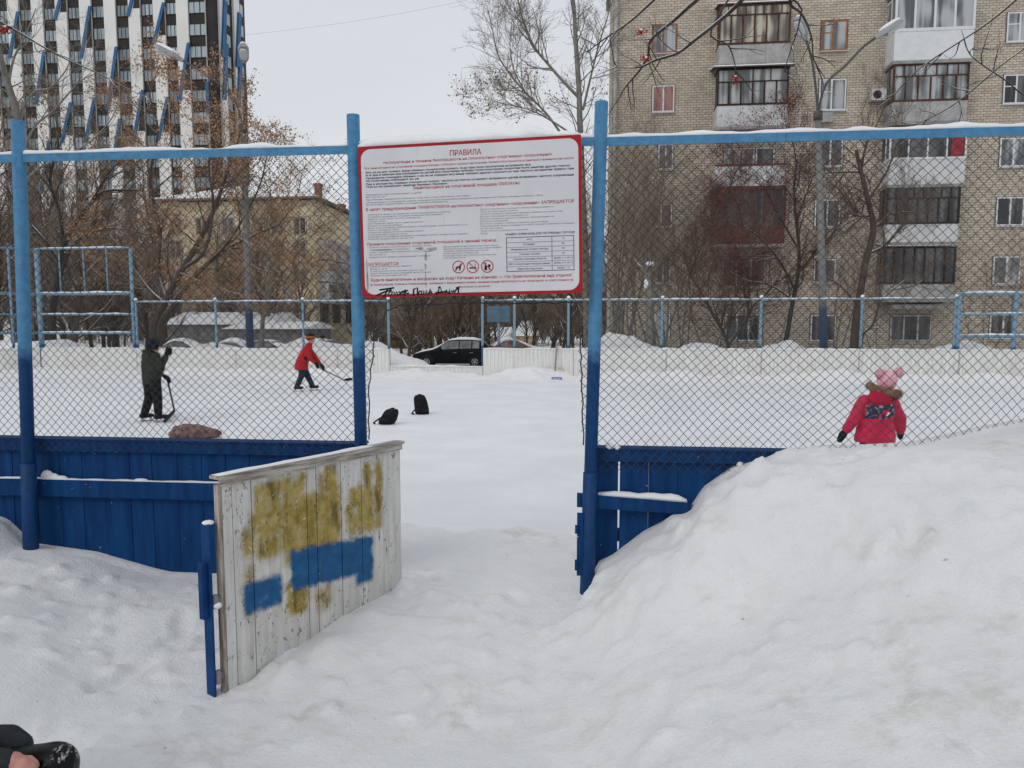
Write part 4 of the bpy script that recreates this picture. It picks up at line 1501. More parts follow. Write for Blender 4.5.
for X0, X1, Ya, Yb in ((92, 172, 511, 517), (268, 300, 506, 516), (312, 355, 507, 521), (300, 330, 520, 526), (302, 314, 530, 562), (303, 311, 572, 598), (304, 308, 606, 640), (305, 310, 648, 668), (66, 74, 560, 690)):
    c = SP((X0 + X1) / 2, (Ya + Yb) / 2)
    rx, rz = (SP(X1, Ya).x - SP(X0, Ya).x) / 2, (SP(X0, Ya).z - SP(X0, Yb).z) / 2
    pts = [(rx * math.cos(t) * (1 + .25 * math.sin(5 * t + X0)), rz * math.sin(t) * (1 + .3 * math.cos(3 * t + Ya))) for t in [2 * math.pi * i / 14 for i in range(14)]]
    q.add([(c.x + a_, SY - 0.0016, c.z + b_) for a_, b_ in pts], [tuple(range(14))])
q.build('paint_smudge', 'smudge', sign)

sign.rotation_euler = (0, rad(-0.9), rad(-3.2))
sign.location.y -= 0.035
sign.scale = (1.0, 1, .995)
# ------------------------------------------------------------------ the open gate leaf
GA, GB = Vector((-1.866, 3.637, 0)), Vector((-1.262, 4.885, 0))       # free end near the viewer, hinge end by the post
GD = (GB - GA).normalized()
GN = Vector((GD.y, -GD.x, 0))                                         # the white face looks this way
GL = (GB - GA).length - .02
def GP(u, v):                      # sight line meets the gate: (distance along leaf, height)
    p = pw(u, v, GA, GB)
    return (p - GA).dot(GD), p.z
def GZ(X, Yz): return GP(180 + X / 4, 430 + Yz / 4)
gate = empty('gate_leaf', (GA.x, GA.y, 0), 'open white plank gate leaf with olive and blue paint patches', 'gate', rz=math.atan2(GD.y, GD.x))
GT = (GP(215, 482)[1] + GP(398, 448)[1]) / 2 + .022
k = NT('gate_white')
v = k.coord('Object')
S = k.sep(v)
wood = k.noise(k.coord('Object', (14, 14, 1.1)), 2.2, 6, 0.65)
edge = k.noise(v, 11, 5, 0.7)
edge2 = k.noise(v, 34, 4, 0.7)
jit = k.math('ADD', k.math('MULTIPLY', k.math('SUBTRACT', edge, 0.5), 0.10), k.math('MULTIPLY', k.math('SUBTRACT', edge2, 0.5), 0.03))
def rbox(x0, x1, z0, z1, soft, slope=0.0, j=1.0):
    cx, cz, hx, hz = (x0 + x1) / 2, (z0 + z1) / 2, abs(x1 - x0) / 2, abs(z1 - z0) / 2
    zz = k.math('SUBTRACT', S[2], k.math('MULTIPLY', k.math('SUBTRACT', S[0], cx), slope))
    ax = k.math('SUBTRACT', k.math('ABSOLUTE', k.math('SUBTRACT', S[0], cx)), hx - .03)
    az = k.math('SUBTRACT', k.math('ABSOLUTE', k.math('SUBTRACT', zz, cz)), hz - .03)
    ax, az = k.math('MAXIMUM', ax, 0), k.math('MAXIMUM', az, 0)
    d = k.math('SQRT', k.math('ADD', k.math('MULTIPLY', ax, ax), k.math('MULTIPLY', az, az)))
    d = k.math('SUBTRACT', k.math('ADD', d, k.math('MULTIPLY', jit, j)), .03)
    o = k.n('ShaderNodeMapRange', interpolation_type='SMOOTHSTEP')
    k.l(d, o.inputs['Value'])
    o.inputs['From Min'].default_value = -soft
    o.inputs['From Max'].default_value = soft
    o.inputs['To Min'].default_value = 1
    o.inputs['To Max'].default_value = 0
    return o.outputs['Result']
def GSL(a, b):
    (x0, z0), (x1, z1) = GZ(*a), GZ(*b)
    return (z1 - z0) / (x1 - x0)
def zrect(Xa, Ya, Xb, Yb): # zoom corners, lower-left reading of the photo
    xa, za = GZ(Xa, Ya)
    xb, zb_ = GZ(Xb, Yb)
    return xa, xb, min(za, zb_), max(za, zb_)
white = k.mix(k.ramp(wood, 0.3, 0.75), (0.50, 0.485, 0.455), (0.68, 0.67, 0.65))
white = k.mix(k.math('MULTIPLY', k.ramp(edge, 0.55, 0.75), 0.4), white, (0.40, 0.36, 0.28))
col = white
yel = None
for (Xa, Ya, Xb, Yb, sl_, so_) in ((285, 235, 330, 330, .05, .022), (325, 205, 395, 265, .05, .022), (345, 230, 392, 420, .02, .02), (405, 190, 440, 330, 0, .02), (440, 205, 500, 260, 0, .02), (470, 170, 500, 320, 0, .018),
        (240, 405, 300, 500, .0, .025), (270, 330, 420, 400, 0, .03), (300, 440, 390, 500, 0, .025), (400, 290, 640, 345, .0, .022), (405, 330, 455, 475, 0, .02), (470, 330, 545, 440, 0, .03), (560, 330, 640, 440, .0, .022), (425, 420, 640, 460, .05, .02),
        (548, 190, 575, 300, 0, .02), (572, 145, 622, 240, 0, .02), (595, 200, 630, 320, 0, .02), (655, 300, 690, 410, 0, .022), (672, 235, 725, 300, .0, .022), (700, 215, 728, 400, 0, .02), (728, 130, 765, 390, 0, .02), (770, 118, 803, 330, 0, .018),
        (420, 610, 510, 715, 0, .022), (255, 545, 290, 740, 0, .04), (540, 640, 600, 690, 0, .045)):
    r_ = rbox(*zrect(Xa, Ya, Xb, Yb), so_ * 1.3, sl_, 0.95)
    yel = r_ if yel is None else k.math('MAXIMUM', yel, r_)
for (Xa, Ya, Xb, Yb) in ((285, 215, 500, 460), (400, 270, 640, 470), (545, 170, 630, 330), (665, 240, 805, 390)):
    yel = k.math('MAXIMUM', yel, k.math('MULTIPLY', rbox(*zrect(Xa, Ya, Xb, Yb), .03, .02, 1.2), k.ramp(edge, .30, .56)))
ycol = k.mix(k.ramp(edge, 0.35, 0.65), (0.25, 0.18, 0.038), (0.40, 0.305, 0.085))
strk = k.noise(k.coord('Object', (7, 7, 1.6)), 2.6, 3, 0.5)
ycol = k.mix(k.math('MULTIPLY', k.ramp(strk, 0.55, 0.68), 0.7), ycol, (0.075, 0.06, 0.025))
col = k.mix(k.math('MULTIPLY', yel, k.math('SUBTRACT', 1.0, k.math('MULTIPLY', k.math('GREATER_THAN', edge2, 0.66), 0.9))), col, ycol)
bl = k.math('MAXIMUM', rbox(*zrect(242, 655, 408, 655), .03, 0, .4) if False else rbox(GZ(244, 660)[0], GZ(406, 660)[0], GZ(325, 718)[1], GZ(325, 592)[1], .022, GSL((248, 618), (400, 574)), .8),
             k.math('MAXIMUM', rbox(GZ(436, 540)[0], GZ(768, 540)[0], GZ(600, 606)[1], GZ(600, 452)[1], .020, GSL((440, 484), (765, 425)), .85), rbox(GZ(694, 540)[0], GZ(764, 540)[0], GZ(727, 613)[1], GZ(727, 440)[1], .026, 0.0, .9)))
bcol = k.mix(k.ramp(edge, 0.3, 0.7), (0.006, 0.072, 0.19), (0.010, 0.108, 0.265))
col = k.mix(k.math('MULTIPLY', bl, k.math('SUBTRACT', 1.0, k.math('GREATER_THAN', edge2, 0.73))), col, bcol)
chipv = k.noise(k.coord('Object', (1, 1, 0.5)), 42, 4, 0.75)
chips = k.math('MULTIPLY', k.math('GREATER_THAN', chipv, 0.612), k.ramp(k.noise(v, 4, 3), 0.36, 0.55))
col = k.mix(k.math('MULTIPLY', chips, 0.8), col, (0.085, 0.065, 0.05))
crk = k.math('GREATER_THAN', k.noise(k.coord('Object', (26, 26, 1.0)), 2.5, 3, 0.6), 0.685)
col = k.mix(k.math('MULTIPLY', crk, 0.35), col, (0.20, 0.16, 0.12))
M['gate_white'] = k.done(col, 0.6, k.bump(chips, -0.35, 0.004, k.bump(wood, 0.3, 0.004)), spec=0.25)
k = NT('weathered_wood')
v = k.coord('Object', (1.3, 14, 14))
n1 = k.noise(v, 3.0, 6, 0.7)
col = k.mix(k.ramp(n1, 0.35, 0.65), (0.16, 0.13, 0.10), (0.50, 0.48, 0.44))
M['wood'] = k.done(col, 0.75, k.bump(n1, 0.5, 0.005))
k = NT('weathered_wood_upright')
n1 = k.noise(k.coord('Object', (14, 14, 1.3)), 3.0, 6, 0.7)
M['wood_upright'] = k.done(k.mix(k.ramp(n1, 0.35, 0.65), (0.15, 0.11, 0.08), (0.46, 0.42, 0.37)), 0.75, k.bump(n1, 0.5, 0.005))
# planks, local frame: x along leaf, -y is the white face
seams = [0.0] + [GZ(X_, 400)[0] for X_ in (205, 282, 392, 505, 543, 640, 722, 808)] + [GL]
zbot = -0.32
def lean(x): return 0.0
q = MB()
rr = random.Random(4)
for a_, b_ in zip(seams[:-1], seams[1:]):
    dy = rr.uniform(-.003, .003)
    q.box(a_ + .0025, b_ - .0025, -0.012 + dy, 0.012 + dy, zbot, GT - rr.uniform(0.0, 0.012))
q.build('plank_panel', 'gate_white', gate, world=False)
q = MB()
q.box(-0.03, GL + 0.004, -0.045, 0.035, GT + 0.0005, GT + 0.018)
q.build('cap_board', 'wood', gate, world=False)
q = MB()
q.box(-0.016, GL - .005, -0.032, -0.0155, GT - 0.036, GT - 0.0005)
q.build('cap_moulding', 'wood', gate, world=False)
s_ = MB()
snow_strip(s_, -0.025, GL * 0.8, -0.04, 0.032, GT + 0.0185, 0.011, 55, cut=1.0)
s_.build('snow_cap', 'snow_cap', gate, smooth=True, world=False)
q = MB()
for z in (0.12, 0.66):
    q.box(0.02, GL - .02, 0.0155, 0.055, z, z + 0.085)
q.build('back_rail', 'board_blue', gate, world=False)
q = MB()
q.box(-0.0215, -0.002, -0.016, 0.016, zbot, GT - 0.03)
q.build('edge_batten', 'wood_upright', gate, world=False)
# steel latch frame on the free end
M['latch_blue'] = mat('latch_blue', (0.004, 0.042, 0.15), 0.5, 0.25, 8)
pu = GP(202, 530)
ztop = GP(205, 526)[1]
q = MB()
q.box(-0.072, -0.060, 0.0, 0.06, zbot, ztop)
q.box(-0.060, -0.026, 0.050, 0.060, zbot, ztop)
q.build('steel_angle', 'latch_blue', gate, world=False)
q = MB()
q.box(-0.105, -0.0725, 0.02, 0.05, GP(198, 624)[1], GP(198, 567)[1])
q.build('latch_bar', 'latch_blue', gate, world=False)
q = MB()
for vv in (603, 680):
    z = GP(212, vv)[1]
    q.tube([(-0.045, 0.0, z - .035), (-0.045, 0.0, z + .035)], 0.014, 10)
    q.box(-0.0595, -0.0221, -0.006, 0.012, z - .012, z + .02)
q.build('hinge', 'steel', gate, world=False)
s_ = MB()
s_.ell((-0.05, 0.03, ztop + .004), 0.03, 0.03, 0.012, 10, 6)
s_.ell((-0.04, -.006, GP(212, 607)[1]), 0.022, 0.02, 0.018, 8, 6)
s_.build('snow_clump', 'snow_cap', gate, smooth=True, world=False)
# ------------------------------------------------------------------ far boards and far fence
k = NT('board_white')
v = k.coord('World')
S = k.sep(v)
n1 = k.noise(k.coord('World', (9, 9, 0.6)), 2.0, 5, 0.65)
n2 = k.noise(v, 1.3, 5, 0.7)
n3 = k.noise(v, 16, 3, 0.7)
col = k.mix(k.ramp(n1, 0.3, 0.7), (0.64, 0.63, 0.605), (0.77, 0.765, 0.745))
col = k.mix(k.math('MULTIPLY', k.ramp(n2, 0.5, 0.75), 0.35), col, (0.47, 0.44, 0.40))
col = k.mix(k.math('MULTIPLY', k.math('GREATER_THAN', n3, 0.64), 0.35), col, (0.34, 0.32, 0.30))
M['board_white'] = k.done(col, 0.7, k.bump(n1, 0.3, 0.006))
M['far_paint'] = mat_blue('far_post_paint', (0.19, 0.31, 0.41), (0.03, 0.10, 0.23), 1.05, 0.05)
M['far_snow'] = M['snow_cap']

def far_boards(name, label, x0, x1, zt, panel_w=3.0, y=BY, seed=1, group=None):
    o = empty(name, (x0, y, 0), label, 'rink boards', group)
    q = MB()
    planks(q, x0, x1, y, y + 0.03, -0.25, zt - 0.02, 0.125, gap=0.006, seed=seed)
    q.build('plank_panel', 'board_white', o)
    q = MB()
    q.box(x0, x1, y - 0.02, y + 0.06, zt - 0.0195, zt + 0.01)
    q.build('cap_rail', 'board_white', o)
    q = MB()
    x = x0 + panel_w
    while x < x1 - 0.5:
        q.box(x - 0.012, x + 0.012, y - 0.012, y - 0.0035, -0.1, zt - 0.02)
        x += panel_w
    if q.v: q.build('joint_strip', mat('joint', (0.42, 0.41, 0.39), 0.7), o)
    s_ = MB()
    snow_strip(s_, x0, x1, y - 0.02, y + 0.06, zt + 0.0105, 0.035, seed * 5 + 1, step=0.25, cut=1.5)
    s_.build('snow_cap', 'snow_cap', o, smooth=True)
    return o
XC0 = pd(40, 340, BY).x          # where the boards turn towards the viewer on the left
xgl, xgr = pd(389.5, 350, BY).x, pd(483, 350, BY).x
ZBL = pd(230, 349, BY).z
far_boards('rink_board', 'long pale plank boards on the far left of the rink, behind the two skaters', XC0, xgl, ZBL, 3.5, seed=1)
far_boards('rink_board', 'low pale plank boards across the gap in front of the black car', xgl + .01, xgr - .01, pd(440, 366.5, BY).z, 3, seed=2)
far_boards('rink_board', 'long pale plank boards on the far right, behind the child in red', xgr, 22, pd(700, 349.5, BY).z, 2.9, seed=3)
# left end turns towards the viewer
dA, dB = Vector((XC0, BY, 0)), Vector((XC0 - 7.0, BY - 4.6, 0))
o = empty('rink_board', (dA.x, dA.y, 0), 'short slanting end of the pale boards at the far left edge below the tall cage', 'rink boards', rz=math.atan2(dB.y - dA.y, dB.x - dA.x))
q = MB()
planks(q, 0.02, 8.3, -0.0, 0.03, -0.25, ZBL - .02, 0.125, gap=0.006, seed=8)
q.build('plank_panel', 'board_white', o, world=False)
q = MB()
q.box(0.02, 8.3, -0.04, 0.06, ZBL - .0195, ZBL + .012)
q.build('cap_rail', 'board_white', o, world=False)

def mesh_sheet(o, a, b, z0, z1, w=0.10, r=0.0032, seed=0):
    """coarse woven wire between a and b"""
    a, b = Vector(a), Vector(b)
    L = (b - a).length
    sg = chainlink(0, L, 0.0, z0, z1, w=w, r=r, seed=seed, warp=0.01)
    d = (b - a) / L
    S = np.array(sg)
    out = S.copy()
    for c in (0, 3):
        out[:, c] = a.x + S[:, c] * d.x - S[:, c + 1] * d.y
        out[:, c + 1] = a.y + S[:, c] * d.y + S[:, c + 1] * d.x
    return link_mesh('wire_mesh', tubes_mesh('wire_mesh', out, 3, ORG[o.name]), 'wire', o)
FBY = BY + 0.10
ZF = pd(250, 302.0, FBY).z
def far_fence(label, us, v_top, x_end=None, name='tube_fence', vbot=352, mesh=True, low=None):
    xs_ = [pd(u, 320, FBY).x for u in us] + ([x_end] if x_end else [])
    o = empty(name, (xs_[0], FBY, 0), label, 'fence')
    zt = pd(us[0], v_top, FBY).z
    for i, x in enumerate(xs_):
        q = MB()
        q.tube([(x, FBY, -0.2), (x, FBY, zt + 0.07)], 0.042, 8)
        pp = q.build('post', 'far_paint', o, smooth=True)
        s_ = MB()
        s_.ell((x, FBY, zt + 0.09), 0.06, 0.06, 0.05, 8, 6)
        s_.build('snow_cap', 'snow_cap', pp, smooth=True)
    q = MB()
    q.tube([(xs_[0], FBY, zt), (xs_[-1], FBY, zt)], 0.022, 8)
    q.build('top_rail', 'far_paint', o, smooth=True)
    s_ = MB()
    snow_strip(s_, xs_[0], xs_[-1], FBY - 0.026, FBY + 0.026, zt + 0.022, 0.028, us[0], step=0.3, cut=1.6)
    s_.build('snow_ridge', 'snow_cap', o, smooth=True)
    if mesh:
        mesh_sheet(o, (xs_[0], FBY, 0), (xs_[-1], FBY, 0), ZBL - .05, zt, seed=us[0])
    return o
far_fence('pale blue tube and wire fence above the far boards, from the cage to the gap', (136.5, 216, 303, 388.5), 302)
far_fence('pale blue tube and wire fence above the far boards, before the brick flats', (482.5, 514.5, 568.5, 662, 761, 861.5, 955), 300.5)
q = empty('top_tube', pd(388, 300, FBY), None, None) if False else None
# cages at both ends
def cage(label, us, rails, vtop, thick, extra=None):
    xs_ = [pd(u, 320, FBY).x for u in us]
    o = empty('goal_cage', (xs_[0], FBY, 0), label, 'cage')
    zt = pd(us[0], vtop, FBY).z
    for x, t in zip(xs_, thick):
        q = MB()
        q.tube([(x, FBY, -0.2), (x, FBY, zt)], t, 8)
        q.build('post', 'far_paint', o, smooth=True)
    for vv, r in rails:
        z = pd(us[0], vv, FBY).z
        q = MB()
        q.tube([(xs_[0], FBY - .03, z), (xs_[-1], FBY - .03, z)], r, 8)
        q.build('rail', 'far_paint', o, smooth=True)
        s_ = MB()
        snow_strip(s_, xs_[0], xs_[-1], FBY - .03 - r * .9, FBY - .03 + r * .9, z + r * .75, r * 1.1, vv, step=0.3, cut=0.8)
        s_.build('snow_ridge', 'snow_cap', o, smooth=True)
    if extra:
        zb = pd(us[0], extra[1], FBY).z
        for u in extra[0]:
            x = pd(u, 300, FBY).x
            q = MB()
            q.tube([(x, FBY - .03, zb), (x, FBY - .03, zt)], 0.028, 6)
            q.build('upright', 'far_paint', o, smooth=True)
    mesh_sheet(o, (xs_[0], FBY, 0), (xs_[-1], FBY, 0), ZBL - .05, zt, w=0.11, seed=us[0])
    return o
cage('tall pale blue tube cage with snowy rails above the far boards, flat against the back', (40.5, 133.5), ((249, .03), (294, .052), (314.5, .03), (333, .04)), 249, (.085, .06), ((62, 86, 109), 294))
cg = cage('lower pale blue cage with snowy rails at the right edge behind the trees', (958.5, 1015, 1090), ((294, .05), (314.5, .045), (336, .045)), 292, (.075, .075, .075))
# slanting wing of the left cage
o = empty('goal_cage', (dA.x, dA.y, 0), 'slanting wing of the tall pale blue cage at the far left edge of the rink', 'cage')
zt = pd(40.5, 249, FBY).z
for t in (0.10, 0.26, 0.45, 0.8):
    p = dA.lerp(dB, t)
    q = MB()
    q.tube([(p.x, p.y + .1, -0.2), (p.x, p.y + .1, zt)], 0.04, 8)
    q.build('post', 'far_paint', o, smooth=True)
for vv, r in ((249, .03), (294, .052), (314.5, .03), (333, .04)):
    z = pd(40.5, vv, FBY).z
    q = MB()
    q.tube([(dA.x - .1, dA.y + .1, z), (dB.x, dB.y + .1, z)], r, 8)
    q.tube([(dA.x - .1, dA.y + .1, z + r * .7), (dB.x, dB.y + .1, z + r * .7)], r * .5, 8)
    q.build('rail', 'far_paint', o, smooth=True)
# blue backboard beyond the fence
p0, p1 = pd(487, 306, BY + 2.2), pd(510, 322, BY + 2.2)
o = empty('backboard', ((p0.x + p1.x) / 2, BY + 2.2, -.3), 'grey-blue rectangular backboard on a post seen under the rules board', 'backboard')
q = MB()
q.box(p0.x, p1.x, BY + 2.2, BY + 2.23, p1.z, p0.z)
q.build('panel', mat('backboard_blue', (0.10, 0.17, 0.23), 0.6), o)
q = MB()
q.tube([((p0.x + p1.x) / 2, BY + 2.29, -.3), ((p0.x + p1.x) / 2, BY + 2.29, p0.z - .1)], .05, 8)
q.build('post', 'far_paint', o, smooth=True)
q = MB()
q.box((p0.x + p1.x) / 2 - .2, (p0.x + p1.x) / 2 + .2, BY + 2.22, BY + 2.199, p1.z + .06, p1.z + .07)
q.build('hoop_bracket', 'steel', o)
# grey pole leaning on the right boards
a, b = pd(557.0, 342, BY + .0), pd(554.5, 370, BY - .3)
q = MB()
q.tube([(a.x, BY - .045, a.z), (b.x, BY - .30, max(b.z, .1) - .35)], .028, 8)
tag(q.build('wooden_pole', mat('pole_wood', (.28, .25, .22), .7), smooth=True), 'thin grey wooden pole leaning on the far boards above the small purple notice', 'pole')
# purple notice, pale sheet
o = empty('notice_plate', pd(557, 382, BY - 1.12), 'small purple notice with white lettering in snow at the foot of the far boards', 'notice')
p0, p1 = pd(551.5, 377, BY - 1.12), pd(562, 383, BY - 1.12)
q = MB()
q.box(p0.x, p1.x, BY - 1.12, BY - 1.105, p1.z - .05, p0.z)
q.build('plate', mat('purple', (.23, .23, .42), .5), o)
me = text_mesh('ТЕННИС', .02)
co = np.empty(len(me.vertices) * 3, dtype=np.float32)
me.vertices.foreach_get('co', co)
co = co.reshape(-1, 3)
co -= co.min(0)
wx_, hz_ = co[:, 0].max(), co[:, 1].max()
P = np.zeros_like(co)
P[:, 0] = p0.x + .05 + co[:, 0] / wx_ * (p1.x - p0.x - .1) - ORG[o.name].x
P[:, 1] = BY - 1.122 - ORG[o.name].y
P[:, 2] = p1.z + .05 + co[:, 1] / hz_ * .09 - ORG[o.name].z
me.vertices.foreach_set('co', P.ravel())
me.update()
link_mesh('lettering', me, mat('notice_white', (.75, .75, .78), .5), o)
p0, p1 = pd(545, 367.5, BY - .03), pd(563, 377, BY - .03)
q = MB()
q.box(p0.x, p1.x, BY - .045, BY - .03, p1.z, p0.z)
tag(q.build('paper_sheet', mat('sheet', (.66, .60, .50), .7)), 'blank cream sheet fixed on the far boards just above the purple notice', 'sheet')
# ------------------------------------------------------------------ trees
def bark(name, c1, c2, snowy=0.0):
    k = NT(name)
    v = k.coord('World', (3, 3, 0.7))
    n1 = k.noise(v, 3.5, 5, 0.7)
    col = k.mix(k.ramp(n1, 0.3, 0.7), c1, c2)
    if snowy:
        nz_ = k.sep(k.n('ShaderNodeNewGeometry').outputs['Normal'])[2]
        f = k.math('MULTIPLY', k.ramp(nz_, 0.45, 0.75), k.ramp(k.noise(k.coord('World'), 1.7, 4), 0.5 - snowy * .3, 0.62 - snowy * .3))
        col = k.mix(f, col, (0.78, 0.79, 0.81))
    return k.done(col, 0.85, k.bump(n1, 0.5, 0.02), spec=0.2)
M['bark_brown'] = bark('bark_brown', (0.055, 0.042, 0.034), (0.12, 0.095, 0.075), 0.6)
M['bark_grey'] = bark('bark_grey', (0.13, 0.12, 0.105), (0.25, 0.235, 0.205), 0.5)
M['bark_dark'] = bark('bark_dark', (0.028, 0.023, 0.021), (0.07, 0.058, 0.05), 0.45)
M['twig_brown'] = mat('twig_brown', (0.165, 0.125, 0.098), 0.85, 0.25)
M['twig_tan'] = mat('twig_tan', (0.25, 0.19, 0.14), 0.85, 0.25)
M['wood_haze'] = mat('wood_haze', (0.21, 0.165, 0.13), 0.9, 0.45, 0.35)
M['twig_grey'] = mat('twig_grey', (0.25, 0.225, 0.195), 0.8)
M['twig_red'] = mat('twig_red', (0.125, 0.062, 0.052), 0.8)
def leafmat(name, a, b):
    k = NT(name)
    n1 = k.noise(k.coord('World'), 5.0, 4, 0.8)
    return k.done(k.mix(k.ramp(n1, 0.35, 0.65), a, b), 0.7, spec=0.2)
M['leaf_dry'] = leafmat('leaf_dry', (0.24, 0.135, 0.075), (0.48, 0.30, 0.175))
M['leaf_red'] = leafmat('leaf_red', (0.09, 0.038, 0.032), (0.20, 0.08, 0.06))
M['leaf_tan'] = leafmat('leaf_tan', (0.16, 0.10, 0.06), (0.30, 0.2, 0.12))

class Tree:
    def __init__(s, seed):
        s.r = random.Random(seed)
        s.main, s.twig, s.tips = [], [], []
    def limb(s, pts, r0, r1):
        """a drawn limb: points from base to tip"""
        n = len(pts) - 1
        out = []
        # smooth with Catmull-Rom
        P = [Vector(p) for p in pts]
        P = [P[0] * 2 - P[1]] + P + [P[-1] * 2 - P[-2]]
        for i in range(1, len(P) - 2):
            for j in range(4):
                t = j / 4
                a, b, c, d = P[i - 1], P[i], P[i + 1], P[i + 2]
                out.append(0.5 * ((2 * b) + (c - a) * t + (2 * a - 5 * b + 4 * c - d) * t * t + (3 * b - a - 3 * c + d) * t ** 3))
        out.append(P[-2])
        m = len(out) - 1
        for i in range(m):
            ra, rb = r0 + (r1 - r0) * i / m, r0 + (r1 - r0) * (i + 1) / m
            s.main.append((*out[i], *out[i + 1], ra, rb * 0.98))
        return out, [r0 + (r1 - r0) * i / m for i in range(m + 1)]
    def grow(s, p, d, L, r, lev, maxlev, up=0.05, spread=0.75, kids=(4, 7), curl=0.22, lenf=(0.38, 0.62), rmin=0.0035, n=None):
        R = s.r
        n = n or (4 if lev >= maxlev else 6)
        pts = [p]
        dd = d.normalized()
        step = L / n
        for i in range(n):
            dd = (dd + Vector((R.gauss(0, curl), R.gauss(0, curl), R.gauss(0, curl) * .8)) * 0.6 + Vector((0, 0, up))).normalized()
            p = p + dd * step
            pts.append(p)
        tip = max(rmin * 0.7, r * 0.35)
        dst = s.main if r > 0.022 else s.twig
        for i in range(n):
            a, b = r + (tip - r) * i / n, r + (tip - r) * (i + 1) / n
            dst.append((*pts[i], *pts[i + 1], a, b))
        if lev >= maxlev:
            s.tips.append((pts[-1], dd))
            s.tips.append((pts[-2], dd))
            return
        for c in range(R.randint(*kids)):
            t = R.uniform(0.25, 1.0) if lev else R.uniform(0.3, 1.0)
            i = min(int(t * n), n - 1)
            q = pts[i].lerp(pts[i + 1], t * n - i)
            td = (pts[i + 1] - pts[i]).normalized()
            az = R.uniform(0, 2 * math.pi)
            u = td.cross(Vector((0.3, 0.9, 0.2))).normalized()
            w_ = td.cross(u)
            an = R.uniform(0.5, 1.0) * spread
            nd = td * math.cos(an) + (u * math.cos(az) + w_ * math.sin(az)) * math.sin(an)
            s.grow(q, nd, L * R.uniform(*lenf), max(rmin, (r + (tip - r) * t) * R.uniform(0.5, 0.7)), lev + 1, maxlev, up, spread, kids, curl, lenf, rmin)
    def sprout(s, pts, rads, count, L, maxlev, lev=1, t0=0.25, **kw):
        """side shoots along a drawn limb"""
        R = s.r
        n = len(pts) - 1
        for c in range(count):
            t = t0 + (1 - t0) * (c + R.random()) / count
            i = min(int(t * n), n - 1)
            q = pts[i].lerp(pts[i + 1], t * n - i)
            td = (pts[i + 1] - pts[i]).normalized()
            az = R.uniform(0, 2 * math.pi)
            u = td.cross(Vector((0.3, 0.9, 0.2))).normalized()
            w_ = td.cross(u)
            an = R.uniform(0.4, 1.1)
            nd = td * math.cos(an) + (u * math.cos(az) + w_ * math.sin(az)) * math.sin(an)
            rr_ = min(rads[i] * 0.55, 0.03 if L < 2.5 else 0.05)
            s.grow(q, nd, L * R.uniform(0.6, 1.15) * (1 - 0.35 * t), max(0.006, rr_), lev, maxlev, **kw)
    def build(s, name, label, mbark, mtwig, base, group=None, leaves=None, nleaf=0, lsize=0.07, lname='leaves', cat='tree', droop=0.0, parent=True):
        o = empty(name, base, label, cat, group)
        O = ORG[o.name]
        if s.main: link_mesh('trunk', tubes_mesh('trunk', s.main, 7, O), mbark, o, smooth=True)
        if s.twig: link_mesh('crown', tubes_mesh('crown', s.twig, 3, O), mtwig, o)
        if leaves and nleaf:
            R = s.r
            V, F = [], []
            for i in range(nleaf):
                p, d = R.choice(s.tips)
                p = p + Vector((R.gauss(0, .10), R.gauss(0, .10), R.gauss(0, .10) - droop * R.random()))
                a = Vector((R.gauss(0, 1), R.gauss(0, 1), R.gauss(0, 1))).normalized()
                b = a.cross(Vector((R.gauss(0, 1), R.gauss(0, 1), R.gauss(0, 1)))).normalized()
                L = lsize * R.uniform(.5, 1.3)
                w_ = L * R.uniform(.3, .6)
                k0 = len(V)
                V += [p, p + a * L * .5 + b * w_, p + a * L, p + a * L * .5 - b * w_ * R.uniform(.4, 1)]
                F.append((k0, k0 + 1, k0 + 2, k0 + 3))
            V = np.array([tuple(x) for x in V]) - np.array(O)
            link_mesh(lname, np_mesh(lname, V, np.array(F)), leaves, o)
        return o
def PL(y, pts):             # limb drawn at depth y (optionally a third number shifts the depth)
    return [pd(p[0], p[1], y + (p[2] if len(p) > 2 else 0)) for p in pts]
GB = lambda x, y: Vector((x, y, ground_z(x, y) - 0.1))

# --- big forked tree with dry brown leaves, behind the left skater
y0 = 27.6
t = Tree(21)
b0 = GB(pd(152, 340, y0).x, y0)
t1, r1 = t.limb([b0, *PL(y0, [(154, 332), (160, 312), (166, 300), (182, 270, -.4), (200, 240, -.6), (216, 205, -.8), (226, 175, -.8), (238, 140, -.5), (246, 112, -.4)])], .17, .03)
t2, r2 = t.limb([b0 + Vector((.22, 0, .2)), *PL(y0, [(160, 326), (172, 308), (183, 290, .3), (203, 268, .6), (228, 248, 1), (255, 235, 1.2), (285, 222, 1.0)])], .14, .03)
t3, r3 = t.limb(PL(y0, [(166, 300), (158, 270, .5), (160, 230, 1), (150, 180, 1.2), (158, 130, 1.3), (150, 95, 1), (158, 70, .8)]), .09, .016)
t4, r4 = t.limb(PL(y0, [(182, 270, -.4), (205, 250, -1), (213, 205, -1.4), (209, 165, -1.6), (216, 125, -1.6), (208, 88, -1.4)]), .07, .012)
t5, r5 = t.limb(PL(y0, [(203, 268, .6), (230, 240, 0), (258, 190, -.5), (268, 150, -.8)]), .06, .015)
t6, r6 = t.limb(PL(y0, [(172, 308), (150, 290, .4), (130, 262, .7), (118, 235, .9)]), .05, .015)
t7, r7 = t.limb(PL(y0, [(228, 248, 1), (245, 262, .6), (268, 272, .2), (292, 270, 0)]), .035, .012)
for tt, rr_, c in ((t1, r1, 14), (t2, r2, 13), (t3, r3, 14), (t4, r4, 11), (t5, r5, 10), (t6, r6, 9), (t7, r7, 8)):
    t.sprout(tt, rr_, c, 2.3, 3, kids=(4, 7), spread=.8, up=0.03)
